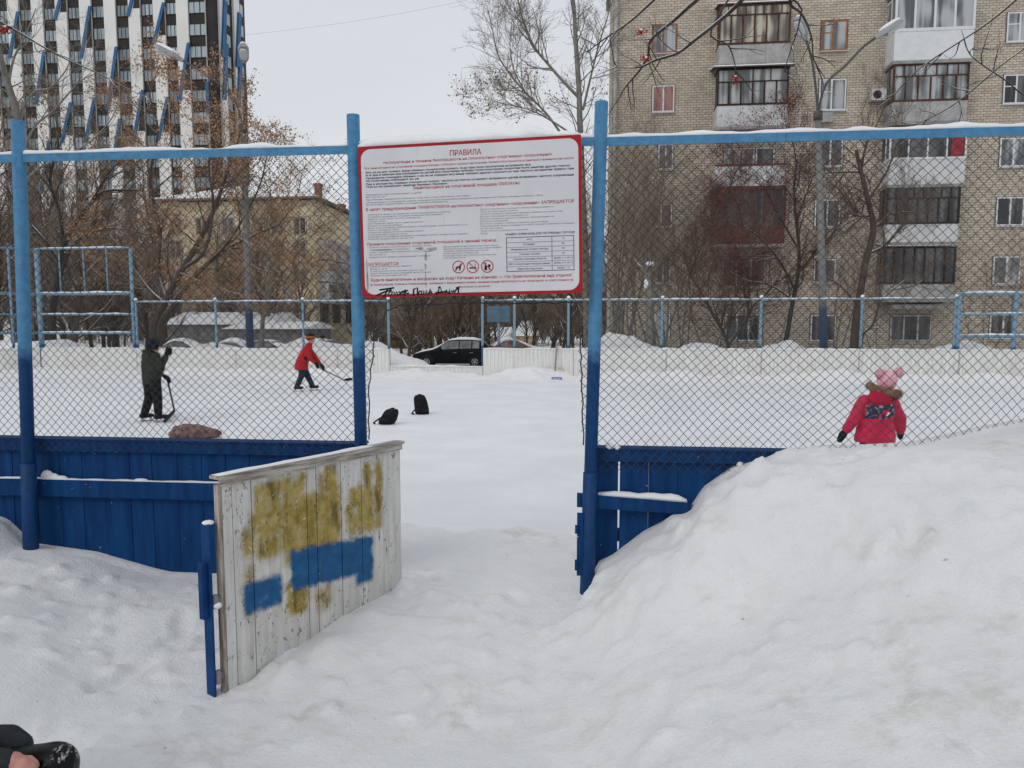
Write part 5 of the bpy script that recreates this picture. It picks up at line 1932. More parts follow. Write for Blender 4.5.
# leaves keep to the middle of the crown
t.tips = [q for q in t.tips if noise.noise(q[0] * 0.55) > -0.38]
t.build('maple_tree', 'leaning forked tree with dry orange-brown leaves just behind the left far boards', 'bark_brown', 'twig_tan', b0, leaves='leaf_dry', nleaf=20000, lsize=.08, droop=.12)

# --- dark bare tree with snow on its arching limbs, at the left
y0 = 29.5
t = Tree(5)
b0 = GB(pd(52, 330, y0).x, y0)
ta, ra = t.limb([b0, *PL(y0, [(52, 320), (56, 290), (63, 250), (72, 228, .2), (90, 205, .3), (103, 192, .3), (122, 190, .3), (144, 190, .4)])], .17, .03)
tb, rb = t.limb(PL(y0, [(58, 280), (70, 250), (84, 236), (104, 229), (122, 229), (150, 235)]), .08, .02)
tc_, rc = t.limb(PL(y0, [(63, 250), (60, 215, .5), (50, 180, .8), (58, 145, 1), (55, 110, 1)]), .09, .02)
td_, rd = t.limb(PL(y0, [(60, 262), (40, 235), (22, 215), (8, 190), (-10, 170)]), .08, .02)
te, re_ = t.limb(PL(y0, [(90, 205, .3), (104, 180), (116, 165), (138, 150)]), .05, .012)
for tt, rr_, c in ((ta, ra, 14), (tb, rb, 10), (tc_, rc, 15), (td_, rd, 12), (te, re_, 9)):
    t.sprout(tt, rr_, c, 2.2, 3, kids=(4, 7), spread=.8)
t.tips = [q for q in t.tips if noise.noise(q[0] * 0.5 + Vector((3, 0, 0))) > 0.08]
t.build('bare_tree', 'dark bare tree with snow along two arching limbs above the left cage', 'bark_dark', 'twig_brown', b0, leaves='leaf_tan', nleaf=2600, lsize=.09)

# --- pale grey tree at the top left
y0 = 22.2
t = Tree(9)
xx = pd(24, 325, 27).x
y0 = 26.6
b0 = GB(pd(27, 325, y0).x, y0)
ta, ra = t.limb([b0, *PL(y0, [(26, 260), (25, 200), (22, 150), (16, 112), (8, 85), (-2, 50), (-14, 10), (-22, -30)])], .20, .07)
tb, rb = t.limb(PL(y0, [(23, 150), (36, 125), (52, 112), (70, 92, .5), (82, 80, .8), (98, 72, .8)]), .05, .012)
tc_, rc = t.limb(PL(y0, [(18, 115), (34, 92), (50, 88), (66, 70), (74, 48)]), .05, .012)
td_, rd = t.limb(PL(y0, [(8, 85), (14, 58), (26, 34), (36, 8)]), .05, .012)
te, re_ = t.limb(PL(y0, [(25, 180), (44, 165), (66, 156), (92, 140), (112, 118), (120, 96)]), .05, .012)
for tt, rr_, c in ((ta, ra, 16), (tb, rb, 12), (tc_, rc, 12), (td_, rd, 10), (te, re_, 12)):
    t.sprout(tt, rr_, c, 1.8, 3, kids=(4, 6), spread=.8)
t.build('bare_tree', 'pale grey bare tree leaning out of the top left corner before the tower', 'bark_grey', 'twig_grey', b0)

# --- tall pale tree against the sky between tower and flats
y0 = 33.5
t = Tree(31)
b0 = GB(pd(588, 340, y0).x, y0)
ta, ra = t.limb([b0, *PL(y0, [(586, 280), (583, 200), (580, 125), (579, 90), (576, 45), (574, 10), (570, -25), (568, -60)])], .17, .05)
tb, rb = t.limb(PL(y0, [(581, 100), (562, 80), (548, 64), (535, 48), (526, 28), (519, 5), (514, -25)]), .075, .02)
tc_, rc = t.limb(PL(y0, [(583, 110), (590, 80), (598, 48), (606, 22), (614, -5)]), .055, .018)
td_, rd = t.limb(PL(y0, [(582, 165), (562, 135), (545, 112), (525, 92), (510, 74), (498, 55), (493, 32), (488, 10)]), .06, .015)
te, re_ = t.limb(PL(y0, [(581, 140), (550, 120, -.5), (530, 110, -.8), (505, 104, -1), (478, 98, -1)]), .045, .012)
tf, rf = t.limb(PL(y0, [(525, 92), (514, 70), (510, 45), (512, 20)]), .035, .012)
for tt, rr_, c in ((ta, ra, 32), (tb, rb, 28), (tc_, rc, 16), (td_, rd, 28), (te, re_, 24), (tf, rf, 16)):
    t.sprout(tt, rr_, c, 2.1, 3, kids=(4, 6), spread=.85, up=.05, rmin=.0052)
t.tips = [q for q in t.tips if q[0].z < 12.0 and noise.noise(q[0] * 0.6) > -0.05] or t.tips[:10]
t.build('aspen_tree', 'tall pale slender tree against the sky beside the corner of the brick flats', 'bark_grey', 'twig_grey', b0, leaves='leaf_tan', nleaf=900, lsize=.09)

# --- trees in front of the flats
def drawn_tree(seed, y0, name, label, trunk, limbs, bark_, twig_, L=1.8, cnt=8, leaves=None, nleaf=0, lsize=.09, lev=3, group=None, kids=(3, 6), tipf=None, rt=(.14, .04), spread=.8, up=.04):
    t = Tree(seed)
    b0 = GB(pd(trunk[0][0], trunk[0][1], y0).x, y0)
    tt, rr_ = t.limb([b0, *PL(y0, trunk)], *rt)
    t.sprout(tt, rr_, cnt, L, lev, kids=kids, t0=.35, spread=spread, up=up)
    for pts, a, b in limbs:
        q, r_ = t.limb(PL(y0, pts), a, b)
        t.sprout(q, r_, cnt, L, lev, kids=kids, spread=spread, up=up)
    if tipf: t.tips = [q for q in t.tips if tipf(q[0])] or t.tips
    return t.build(name, label, bark_, twig_, b0, leaves=leaves, nleaf=nleaf, lsize=lsize, group=group)
drawn_tree(41, 29.5, 'rowan_tree', 'slender rowan with reddish crown left of the right lamp post, before the flats', [(785, 345), (787, 335), (792, 305), (797, 280), (799, 250), (796, 220), (794, 190), (797, 160)],
           [([(795, 290), (780, 262), (762, 240), (742, 225), (725, 215)], .05, .012), ([(797, 275), (815, 252), (832, 235), (846, 215)], .05, .012), ([(799, 250), (784, 225), (770, 200), (755, 175)], .04, .012), ([(796, 220), (808, 190), (815, 170)], .035, .01), ([(793, 300), (770, 285), (745, 280), (728, 270)], .04, .012), ([(742, 225), (738, 205), (730, 190), (735, 172)], .03, .01), ([(797, 165), (792, 140), (783, 118)], .025, .008)],
           'bark_dark', 'twig_red', L=1.9, cnt=18, kids=(4, 7), leaves='leaf_red', nleaf=9000, lsize=.055, rt=(.11, .03))
drawn_tree(43, 29.0, 'bare_tree', 'thick dark tree with snow in its forks, right of the lamp post before the flats', [(854, 346), (856, 320), (859, 300), (866, 260), (873, 230), (868, 200), (861, 172), (856, 150)],
           [([(873, 228), (882, 222), (890, 214), (905, 212), (918, 213)], .05, .015), ([(869, 216), (860, 216), (853, 215)], .05, .03), ([(866, 255), (885, 245), (900, 228), (910, 205)], .05, .012), ([(862, 172), (842, 172), (826, 173), (800, 178)], .05, .015), ([(868, 200), (885, 175), (895, 150), (905, 125)], .045, .012), ([(861, 175), (866, 145), (880, 118), (888, 95)], .04, .01), ([(858, 305), (840, 285), (825, 275), (812, 255)], .04, .012)],
           'bark_brown', 'twig_brown', L=1.9, cnt=14, kids=(4, 7), rt=(.17, .06))
drawn_tree(44, 28.6, 'bare_tree', 'low crooked bare tree with a snowy fork, close right of the thick dark tree', [(861, 345), (864, 333), (872, 326), (877, 312), (882, 300), (895, 288), (905, 280)],
           [([(878, 310), (880, 290), (874, 270)], .03, .01), ([(890, 290), (915, 285), (935, 270)], .03, .01)], 'bark_brown', 'twig_brown', L=1.2, cnt=6, rt=(.06, .02))
drawn_tree(45, 30.5, 'bare_tree', 'low v-shaped forked tree with snowy limbs below the red-brown balcony', [(728, 346), (727, 341), (722, 330), (714, 317), (707, 304)],
           [([(729, 344), (738, 332), (748, 318), (753, 306), (768, 292), (778, 280)], .075, .03), ([(710, 308), (700, 290), (690, 275), (684, 255)], .04, .012), ([(750, 314), (745, 295), (742, 275), (735, 245), (728, 220)], .04, .01), ([(690, 275), (700, 250), (712, 225), (716, 200)], .03, .01)],
           'bark_brown', 'twig_red', L=2.0, cnt=16, kids=(4, 7), rt=(.09, .04), leaves='leaf_red', nleaf=4500, lsize=.05)
drawn_tree(47, 33.5, 'maple_tree', 'paler tree with thin rusty leaves in front of the yellow house', [(262, 335), (263, 320), (266, 295), (270, 270), (268, 240), (272, 212), (270, 190)],
           [([(266, 297), (250, 275), (236, 250), (226, 225), (220, 200)], .05, .012), ([(269, 272), (288, 250), (305, 232), (322, 222)], .05, .012), ([(268, 250), (258, 222), (246, 195), (240, 165)], .04, .01), ([(270, 240), (286, 215), (298, 192), (302, 172)], .04, .01), ([(265, 300), (285, 288), (308, 280), (332, 276)], .04, .01), ([(264, 310), (244, 296), (224, 290), (205, 280)], .035, .01)],
           'bark_grey', 'twig_tan', L=2.4, cnt=13, kids=(4, 6), leaves='leaf_dry', nleaf=6500, lsize=.075, rt=(.12, .03))
# pollard with a snow hat
yp = 27.6
pb = GB(pd(650, 345, yp).x, yp)
t = Tree(51)
t.limb([pb, *PL(yp, [(650, 330), (650, 305), (649, 290), (648, 275), (648, 266)])], .14, .12)
q_, r_ = t.limb(PL(yp, [(649, 288), (646, 278), (645, 270)]), .09, .07)
t.sprout(q_, r_, 8, 1.2, 2, kids=(2, 4))
o = t.build('pollard_tree', 'lopped grey tree stump with a snow cap left of the small ground floor window', 'bark_grey', 'twig_brown', pb)
s_ = MB()
p = pd(650, 264, yp)
s_.ell(p, .17, .17, .09, 10, 6)
p = pd(646, 284, yp - .12)
s_.ell(p, .08, .08, .16, 8, 6)
s_.build('snow_cap', 'snow_cap', o, smooth=True)
# brush and thin trees along the wall of the flats
defs = [(616, 31, 10.5, .045), (636, 32.5, 9.5, .04), (664, 30.5, 8.0, .04), (686, 33, 9.0, .04), (708, 34, 8.4, .04), (742, 33.5, 7.6, .05), (768, 34, 7.0, .05), (838, 34, 7.5, .05), (985, 33, 6.2, .05), (1020, 31, 7.2, .06),
        (608, 29, 8.5, .05), (880, 34.5, 6.5, .05), (624, 33.5, 12, .05), (655, 35, 10.5, .05), (604, 33, 11.5, .06)]
protos = {}
for kx, (u, y, h, r) in enumerate(defs):
    if kx < 5:
        t = Tree(100 + kx)
        b0 = GB(pd(u, 330, y).x, y)
        for j in range(3):
            a_ = t.r.uniform(0, 6.28)
            pts = [b0]
            d_ = Vector((math.cos(a_) * .22, math.sin(a_) * .22, 1)).normalized()
            p_ = b0.copy()
            for m_ in range(5):
                d_ = (d_ + Vector((t.r.gauss(0, .10), t.r.gauss(0, .10), .05))).normalized()
                p_ = p_ + d_ * h * .16
                pts.append(p_)
            q_, r_ = t.limb(pts, r, r * .35)
            t.sprout(q_, r_, 15, h * .30, 3, kids=(4, 6), t0=.36, up=.05, spread=.8, rmin=.003)
        o = t.build('bare_shrub', 'thin bare multi-stemmed shrub growing along the wall of the brick flats', 'bark_grey', 'twig_tan', b0, group='bare shrubs along the wall of the brick flats', cat='shrub')
        protos[kx] = o
    else:
        o = copy_tree(protos[kx % 5])
        b0 = GB(pd(u, 330, y).x, y)
        o.location = b0
        o.rotation_euler.z = kx * 1.3
        s = h / defs[kx % 5][2]
        o.scale = (s, s, s)
# far band of bare trees beyond the street
rr = random.Random(3)
band = []
for i in range(54):
    u = rr.uniform(100, 640)
    band.append((u, rr.uniform(52, 86), rr.uniform(7.5, 11)))
for i in range(24):
    band.append((rr.uniform(370, 615), rr.uniform(46, 62), rr.uniform(5.5, 7.5)))
for i in range(22):
    band.append((rr.uniform(-30, 190), rr.uniform(40, 66), rr.uniform(9, 14)))
fp = []
for kx, (u, y, h) in enumerate(band):
    b0 = Vector((pd(u, 330, y).x, y, -0.62))
    if kx < 4:
        t = Tree(200 + kx)
        pts = [b0]
        d_ = Vector((t.r.uniform(-.15, .15), t.r.uniform(-.15, .15), 1)).normalized()
        p_ = b0.copy()
        for m_ in range(6):
            d_ = (d_ + Vector((t.r.gauss(0, .08), t.r.gauss(0, .08), .05))).normalized()
            p_ = p_ + d_ * 9 * .15
            pts.append(p_)
        q_, r_ = t.limb(pts, .14, .04)
        t.sprout(q_, r_, 30, 3.2, 3, kids=(4, 7), t0=.10, up=.06, spread=.8, rmin=.008)
        o = t.build('bare_tree', 'bare brown tree in the wooded strip beyond the parked cars', 'bark_brown', 'twig_tan', b0, group='bare trees beyond the parked cars')
        fp.append(o)
        h0 = 9
    else:
        o = copy_tree(fp[kx % 4])
        o.location = b0
        o.rotation_euler.z = kx * 2.1
    s = h / 9
    o.scale = (s, s, s)

# the wood far behind reads as one brown mass
R = random.Random(8)
sg = []
for i in range(5200):
    y = R.uniform(84, 101)
    p0 = pd(R.uniform(60, 640), 330, y)
    a = Vector((p0.x, y, -.7 + R.uniform(0, 2.5)))
    h = R.uniform(2, 6.5) * (1 + .3 * math.sin(p0.x * .35))
    d = Vector((R.gauss(0, .22), R.gauss(0, .2), 1)).normalized()
    r = R.choice((.012, .02, .03, .07))
    m = a + d * h * .5
    b = m + (d + Vector((R.gauss(0, .25), 0, 0))).normalized() * h * .5
    sg.append((*a, *m, r, r * .7))
    sg.append((*m, *b, r * .7, r * .3))
    for j in range(6):
        q_ = a.lerp(b, R.uniform(.3, 1))
        e = q_ + Vector((R.gauss(0, .6), R.gauss(0, .5), R.uniform(.2, 1.2)))
        sg.append((*q_, *e, .012, .006))
wo_ = link_mesh('woodland', tubes_mesh('woodland', sg, 3), 'wood_haze')
tag(wo_, 'brown leafless wood far behind the parked cars, reading as one mass', 'woodland', kind='stuff')

# --- rowan limbs with red berries reaching in from a tree just outside the frame on the right
M['berry'] = mat('berry', (0.33, 0.012, 0.008), 0.4, 0.3, 30)
def rowan(seed, base, crown, limbs, berries, label):
    t = Tree(seed)
    tr, rr_ = t.limb([base, base.lerp(crown, .3) + Vector((.05, .03, 0)), base.lerp(crown, .65) + Vector((-.04, .05, 0)), crown], .09, .05)
    for pts, a, b, cnt in limbs:
        q_, r_ = t.limb([crown] + pts, a, b)
        if cnt: t.sprout(q_, r_, cnt, .38, 2, kids=(1, 3), t0=.45, up=.02, spread=.7, rmin=.0022)
    o = t.build('rowan_tree', label, 'bark_dark', 'bark_dark', base)
    q = MB()
    R = random.Random(seed)
    for p, n, rr2 in berries:
        for i in range(n):
            c = p + Vector((R.gauss(0, rr2), R.gauss(0, rr2), R.gauss(0, rr2 * .6)))
            q.ell(c, .0055, .0055, .0055, 6, 4)
            q.tube([c, c.lerp(p + Vector((0, 0, rr2 * 1.6)), .8)], .0009, 3)
    q.build('berry', 'berry', o, smooth=True)
    o.children[-1]['kind'] = 'stuff'
    s_ = MB()
    for p, n, rr2 in berries:
        if n > 14:
            s_.ell(p + Vector((0, 0, rr2 * .95)), rr2 * .8, rr2 * .8, rr2 * .4, 8, 5)
    s_.build('snow_cap', 'snow_cap', o, smooth=True)
    return o
bx, by = 3.5, 3.4
base = Vector((bx, by, ground_z(bx, by) - .15))
crown = Vector((2.9, 4.4, 4.35))
yb = 6.3
limbs = [([*PL(yb, [(760, -50, -.3), (697, 0), (672, 22), (651, 40), (648, 56), (640, 70), (628, 84), (622, 92)])], .019, .004, 7),
         ([*PL(yb - .2, [(790, -55, -.3), (742, 0), (718, 22), (695, 40), (678, 53), (656, 60), (640, 67), (622, 67), (614, 64)])], .020, .0035, 8),
         ([*PL(yb + .3, [(720, -60), (654, 0), (632, 20), (612, 34), (600, 42), (588, 52)])], .014, .003, 6),
         ([*PL(yb - .4, [(810, -40, -.2), (790, 0), (800, 12), (807, 24), (812, 40), (814, 60), (825, 78)])], .013, .003, 4),
         ([*PL(yb - .4, [(812, -30, -.2), (802, 10), (797, 32), (790, 52), (784, 72)])], .009, .0025, 4),
         ([*PL(yb, [(780, -40, -.2), (712, 28, -.1), (728, 45), (734, 60), (736, 74)])], .010, .003, 3),
         ([*PL(yb + .4, [(1060, -40), (1016, 0), (985, 25), (950, 48), (920, 68), (898, 90), (880, 110)])], .010, .003, 5),
         ([*PL(yb + .4, [(1080, 110), (1030, 98), (1005, 80), (984, 66), (970, 54), (975, 46)])], .008, .003, 5),
         ([*PL(yb + .2, [(1050, 20), (1000, 66), (960, 100), (930, 118), (905, 128)])], .008, .003, 5)]
berries = [(pd(641, 33, yb), 26, .022), (pd(642, 32, yb + .02), 10, .016), (pd(646, 60, yb - .1), 20, .020), (pd(643, 57, yb - .1), 6, .014), (pd(735, 79, yb), 24, .020), (pd(734, 84, yb), 9, .014)]
rowan(61, base, crown, limbs, berries, 'bare rowan limbs with red berry clusters hanging across the top right')
bx, by = -3.9, 3.2
base = Vector((bx, by, ground_z(bx, by) - .15))
crown = Vector((-3.9, 4.0, 4.2))
yb = 5.6
limbs = [([*PL(yb, [(-60, -10), (-20, 10), (4, 24), (22, 34), (45, 48), (72, 62), (100, 74), (130, 90), (160, 102)])], .012, .002, 4),
         ([*PL(yb, [(-40, 60), (-6, 18), (6, 20), (10, 24)])], .008, .002, 0)]
berries = [(pd(6, 30, yb), 40, .024), (pd(2, 32, yb), 15, .02)]
rowan(63, base, crown, limbs, berries, 'thin rowan twig with a red berry cluster in the top left corner')
# ------------------------------------------------------------------ brick flats
HY = 38.5
k = NT('brick_tan')
v = k.coord('World')
S = k.sep(v)
cmb = k.n('ShaderNodeCombineXYZ')
k.l(k.math('ADD', S[0], S[1]), cmb.inputs[0])
k.l(S[2], cmb.inputs[1])
br = k.n('ShaderNodeTexBrick')
k.l(cmb.outputs[0], br.inputs['Vector'])
br.inputs['Scale'].default_value = 1.0
br.inputs['Brick Width'].default_value = 0.28
br.inputs['Row Height'].default_value = 0.112
br.inputs['Mortar Size'].default_value = 0.011
br.inputs['Mortar Smooth'].default_value = 0.25
br.inputs['Bias'].default_value = -0.15
br.inputs['Color1'].default_value = (0.59, 0.515, 0.42, 1)
br.inputs['Color2'].default_value = (0.43, 0.37, 0.295, 1)
br.inputs['Mortar'].default_value = (0.115, 0.097, 0.08, 1)
n1 = k.noise(v, 0.45, 5, 0.65)
n2 = k.noise(k.coord('World', (1, 1, 1)), 2.6, 5, 0.75)
col = k.mix(k.math('MULTIPLY', k.ramp(n1, 0.4, 0.75), 0.35), br.outputs['Color'], (0.34, 0.29, 0.225))
col = k.mix(k.math('MULTIPLY', k.ramp(n2, 0.52, 0.72), 0.55), col, (0.19, 0.16, 0.125))
zl = k.ramp(S[2], 8.5, 3.0)
M['brick'] = k.done(col, 0.85, k.bump(br.outputs['Fac'], -0.6, 0.012), spec=0.15)
def glassmat(name, c, c2, sc_=1.3, rough=0.12):
    k = NT(name)
    v = k.coord('World')
    n1 = k.noise(k.coord('World', (0.9, 0.9, 0.45)), sc_, 1, 0.4)
    S = k.sep(v)
    fold = k.noise(k.coord('World', (2.2, 2.2, 0.02)), 2.0, 1, 0.4)
    f = k.math('ADD', k.math('MULTIPLY', n1, 0.5), k.math('MULTIPLY', fold, 0.5))
    return k.done(k.mix(k.ramp(f, 0.42, 0.6), c, c2), rough, spec=0.5)
M['glass_dark'] = glassmat('glass_dark', (0.025, 0.027, 0.03), (0.12, 0.12, 0.12))
M['glass_pale'] = glassmat('glass_pale', (0.10, 0.11, 0.115), (0.42, 0.43, 0.43), 1.8)
M['glass_cream'] = glassmat('glass_cream', (0.10, 0.09, 0.075), (0.50, 0.46, 0.36), 1.9)
M['curtain_red'] = glassmat('curtain_red', (0.20, 0.085, 0.075), (0.34, 0.17, 0.15), 2)
M['frame_dull'] = mat('frame_dull', (0.46, 0.45, 0.43), 0.6, 0.2)
M['frame_orange'] = mat('frame_orange', (0.30, 0.125, 0.05), 0.55, 0.25, 4)
M['frame_brown'] = mat('frame_brown', (0.075, 0.033, 0.022), 0.55, 0.3, 4)
M['frame_dark'] = mat('frame_dark', (0.035, 0.022, 0.018), 0.55, 0.3, 4)
M['frame_redbrown'] = mat('frame_redbrown', (0.13, 0.045, 0.035), 0.6, 0.3, 4)
M['panel_white'] = mat('panel_white', (0.56, 0.565, 0.57), 0.6, 0.12, 1.4)
M['panel_grey'] = mat('panel_grey', (0.37, 0.365, 0.36), 0.7, 0.2, 2)
M['concrete'] = mat('concrete', (0.30, 0.29, 0.275), 0.85, 0.25, 1.8)
M['sheet_roof'] = mat('sheet_roof', (0.10, 0.085, 0.08), 0.6, 0.3, 3)
bx0 = pd(611, 150, HY).x
bx1 = pd(1024, 150, HY).x + 9
flats = empty('brick_building', (bx0, HY, -0.6), 'tan brick block of flats with mixed glazed balconies on the right', 'building')
FZ = 2.8
def Zr(v, u=830): return pd(u, v, HY).z
rowc = [pd(834, 33, HY).z - j * 2.785 for j in range(6)]      # window centres, upper storeys first
rowc = [Zr(39, 663), Zr(99, 663), Zr(157, 663), Zr(215.5, 663), Zr(272, 663), Zr(327, 663)]
# wall: a box with real openings would be overkill behind the glazing; windows sit in shallow reveals built on the face
q = MB()
q.box(bx0, bx1, HY, HY + 12, -0.9, 21.0)
q.build('wall', 'brick', flats)
q = MB()
q.box(bx0 - .25, bx1 + .2, HY - .35, HY + 12.2, 21.003, 21.3)
q.build('roof', 'concrete', flats)
q = MB()
q.box(bx0 - .05, bx1, HY - 0.06, HY - .003, -0.9, 0.25)
q.build('plinth', 'concrete', flats)
q = MB()
xp = pd(614.5, 150, HY).x
q.tube([(xp, HY - .12, 0.2), (xp, HY - .12, 21)], .085, 8)
for z in (2, 5, 8, 11, 14, 17):
    q.tube([(xp, HY - .12, z), (xp, HY - .12, z + .08)], .10, 8)
q.build('downpipe', 'panel_grey', flats, smooth=True)

def window(par, x0, x1, z0, z1, y=HY, frame='pvc', glass='glass_dark', layout='T', fw=0.06, sill=True, name='window', reveal=True, depth=.05):
    """frame proud of the wall, panes behind it, tin sill with snow"""
    if reveal:
        q = MB()
        q.box(x0 - .035, x1 + .035, y - .012, y - .002, z0 - .03, z1 + .035)
        w0 = q.build(name, 'sheet_roof', par)
    f = MB()
    yf0, yf1 = y - depth, y - .014
    f.box(x0, x1, yf0, yf1, z0, z0 + fw)
    f.box(x0, x1, yf0, yf1, z1 - fw, z1)
    f.box(x0, x0 + fw, yf0, yf1, z0 + fw, z1 - fw)
    f.box(x1 - fw, x1, yf0, yf1, z0 + fw, z1 - fw)
    W, H = x1 - x0, z1 - z0
    if layout == 'T':          # mullion and a vent light on the left
        xm = x0 + W * .46
        f.box(xm - fw * .6, xm + fw * .6, yf0, yf1, z0 + fw, z1 - fw)
        f.box(x0 + fw, xm - fw * .6, yf0, yf1, z0 + H * .58, z0 + H * .58 + fw * .8)
    elif layout == '2':
        xm = x0 + W * .5
        f.box(xm - fw * .6, xm + fw * .6, yf0, yf1, z0 + fw, z1 - fw)
    elif layout == '3':
        for t in (.33, .67):
            xm = x0 + W * t
            f.box(xm - fw * .6, xm + fw * .6, yf0, yf1, z0 + fw, z1 - fw)
    root = w0 if reveal else par
    f.build('frame', frame, root)
    p = MB()
    p.box(x0 + fw * .5, x1 - fw * .5, yf0 + .012, yf1 - .002, z0 + fw * .5, z1 - fw * .5)
    p.build('pane', glass, root)
    if sill:
        s_ = MB()
        s_.box(x0 - .06, x1 + .06, y - .15, y - .0125, z0 - .055, z0 - .032)
        s_.build('sill', 'pvc', root)
    return root
WX = lambda u0, u1, v=150, y=HY: (pd(u0, v, y).x, pd(u1, v, y).x)
# column of single windows left of the balconies
wh = .64
ax0, ax1 = pd(652.5, 42, HY).x, pd(676.5, 42, HY).x
aspec = [('frame_orange', 'glass_pale', 'T', ax0, ax1, wh), ('pvc', 'curtain_red', '2', ax0 + .03, ax1 - .05, wh * .95), ('pvc', 'glass_dark', '2', ax0 + .35, ax1 - .05, wh * .92), ('pvc', 'glass_dark', '2', ax0 + .02, ax1 - .05, wh * .85), ('pvc', 'glass_dark', '2', ax0 + .32, ax1 - .08, wh * .85), ('pvc', 'glass_pale', '2', ax0 + .30, ax1 - .05, wh)]
for zc, (fr_, gl_, lay, x0, x1, h) in zip(rowc, aspec):
    window(flats, x0, x1, zc - h, zc + h, frame=fr_, glass=gl_, layout=lay)
# column right of the left balconies
c0, c1 = pd(821, 36, HY).x, pd(847, 36, HY).x
cz = [Zr(36), Zr(95), Zr(153), Zr(213.5), Zr(271), Zr(328)]
cspec = [('frame_orange', 'glass_pale', 'T', 0, 0, .66), ('pvc', 'glass_pale', 'T', .0, .05, .70), ('pvc', 'glass_dark', '2', .05, 0, .62), ('pvc', 'glass_dark', '2', .0, -.02, .64), ('pvc', 'glass_dark', '2', .05, -.1, .55), ('pvc', 'glass_dark', '2', .0, .0, .62)]
for zc, (fr_, gl_, lay, d0, d1, h) in zip(cz, cspec):
    window(flats, c0 + d0, c1 + d1, zc - h, zc + h, frame=fr_, glass=gl_, layout=lay)
# column at the right edge, and one more just beyond the frame
e0, e1 = pd(1003, 90, HY).x, pd(1031, 90, HY).x
ez = [Zr(27, 1012), Zr(89, 1012), Zr(152, 1012), Zr(211, 1012), Zr(270, 1012), Zr(325, 1012)]
for i, zc in enumerate(ez):
    window(flats, e0, e1, zc - .66, zc + .62, frame='pvc', glass='glass_pale' if i % 2 == 0 else 'glass_dark', layout='2' if i > 1 else 'T')
    window(flats, e1 + 1.7, e1 + 3.9, zc - .66, zc + .62, frame='pvc', glass='glass_dark', layout='3')
# balconies -----------------------------------------------------------------
def balcony(x0, x1, zslab, zpan, zgl, y, frame, panel, glass, n, nsmall=0, small_h=.0, roof=None, label=None, fw=.055, taper=0.0, open_=False, slab='concrete', panel_split=3, red_end=False):
    """slab, parapet panel, glazing on three sides and a small roof; y is its front face"""
    b = MB()
    b.box(x0 - .04, x1 + .04, y - .04, HY - .002, zslab - .14, zslab)
    o = b.build('balcony', slab, flats)
    if label: o['label'] = label
    p = MB()
    W = (x1 - x0) / panel_split
    for i in range(panel_split):
        p.box(x0 + i * W + .006, x0 + (i + 1) * W - .006, y - .0, y + .03, zslab + .003, zpan)
    p.box(x0, x0 + .03, y + .031, HY - .003, zslab + .003, zpan)
    p.box(x1 - .03, x1, y + .031, HY - .003, zslab + .003, zpan)
    p.build('parapet', panel, o)
    f = MB()
    if not open_:
        g = MB()
        g.box(x0 + .02, x1 - .02, y + .03, y + .04, zpan + .005, zgl - .02)
        g.box(x0 + .02, x0 + .03, y + .041, HY - .004, zpan + .005, zgl - .02)
        g.box(x1 - .03, x1 - .02, y + .041, HY - .004, zpan + .005, zgl - .02)
        g.build('pane', glass, o)
        zs = zgl - small_h if nsmall else zgl
        f.box(x0 - .02, x1 + .02, y - .02, y + .029, zpan + .002, zpan + fw * 1.6)
        f.box(x0 - .02, x1 + .02, y - .02, y + .029, zgl - fw, zgl)
        if nsmall:
            f.box(x0, x1, y - .015, y + .028, zs - fw * .8, zs)
            for i in range(1, nsmall):
                xm = x0 + (x1 - x0) * i / nsmall
                f.box(xm - fw * .35, xm + fw * .35, y - .012, y + .027, zs, zgl - fw)
        for i in range(n + 1):
            xm = x0 + (x1 - x0) * i / n
            xm = min(max(xm, x0 + fw * .5), x1 - fw * .5)
            f.box(xm - fw * .55, xm + fw * .55, y - .018, y + .026, zpan + fw * 1.6, (zs - fw * .8) if nsmall else zgl - fw)
        f.box(x0 - .015, x0 + fw, y - .019, y + .0285, zpan + fw * 1.6 + .001, zgl - fw - .001)
        f.box(x1 - fw, x1 + .015, y - .019, y + .0285, zpan + fw * 1.6 + .001, zgl - fw - .001)
        for xs in (x0 - .012, x1 - .019):
            f.box(xs, xs + .031, y + .042, HY - .004, zpan + .004, zpan + fw * 1.4)
            f.box(xs, xs + .031, y + .042, HY - .004, zgl - fw, zgl - .002)
            f.box(xs, xs + .031, y + .45, y + .5, zpan + fw * 1.4, zgl - fw)
        f.build('frame', frame, o)
        if red_end:
            c = MB()
            c.box(x1 - .62, x1 - .08, y + .020, y + .0285, zpan + .12, zgl - .08)
            c.build('curtain', mat('curtain_crimson', (.30, .045, .055), .8), o)
    if roof:
        r = MB()
        ov = .22 if roof == 'wide' else .08
        r.hexa([(x0 - ov, y - ov, zgl + .01), (x1 + ov, y - ov, zgl + .01), (x1 + ov, HY - .003, zgl + .22), (x0 - ov, HY - .003, zgl + .22),
                (x0 - ov, y - ov, zgl + .06), (x1 + ov, y - ov, zgl + .06), (x1 + ov, HY - .003, zgl + .27), (x0 - ov, HY - .003, zgl + .27)])
        r.build('roof', 'sheet_roof', o)
        s_ = MB()
        s_.hexa([(x0 - ov, y - ov + .02, zgl + .061), (x1 + ov, y - ov + .02, zgl + .061), (x1 + ov, HY - .004, zgl + .271), (x0 - ov, HY - .004, zgl + .271),
                 (x0 - ov + .03, y - ov + .07, zgl + .12), (x1 + ov - .03, y - ov + .07, zgl + .12), (x1 + ov - .03, HY - .004, zgl + .33), (x0 - ov + .03, HY - .004, zgl + .33)])
        s_.build('snow_cap', 'snow_cap', o)
    return o
QY = HY - 1.0
def Q(u, v): return pd(u, v, QY)
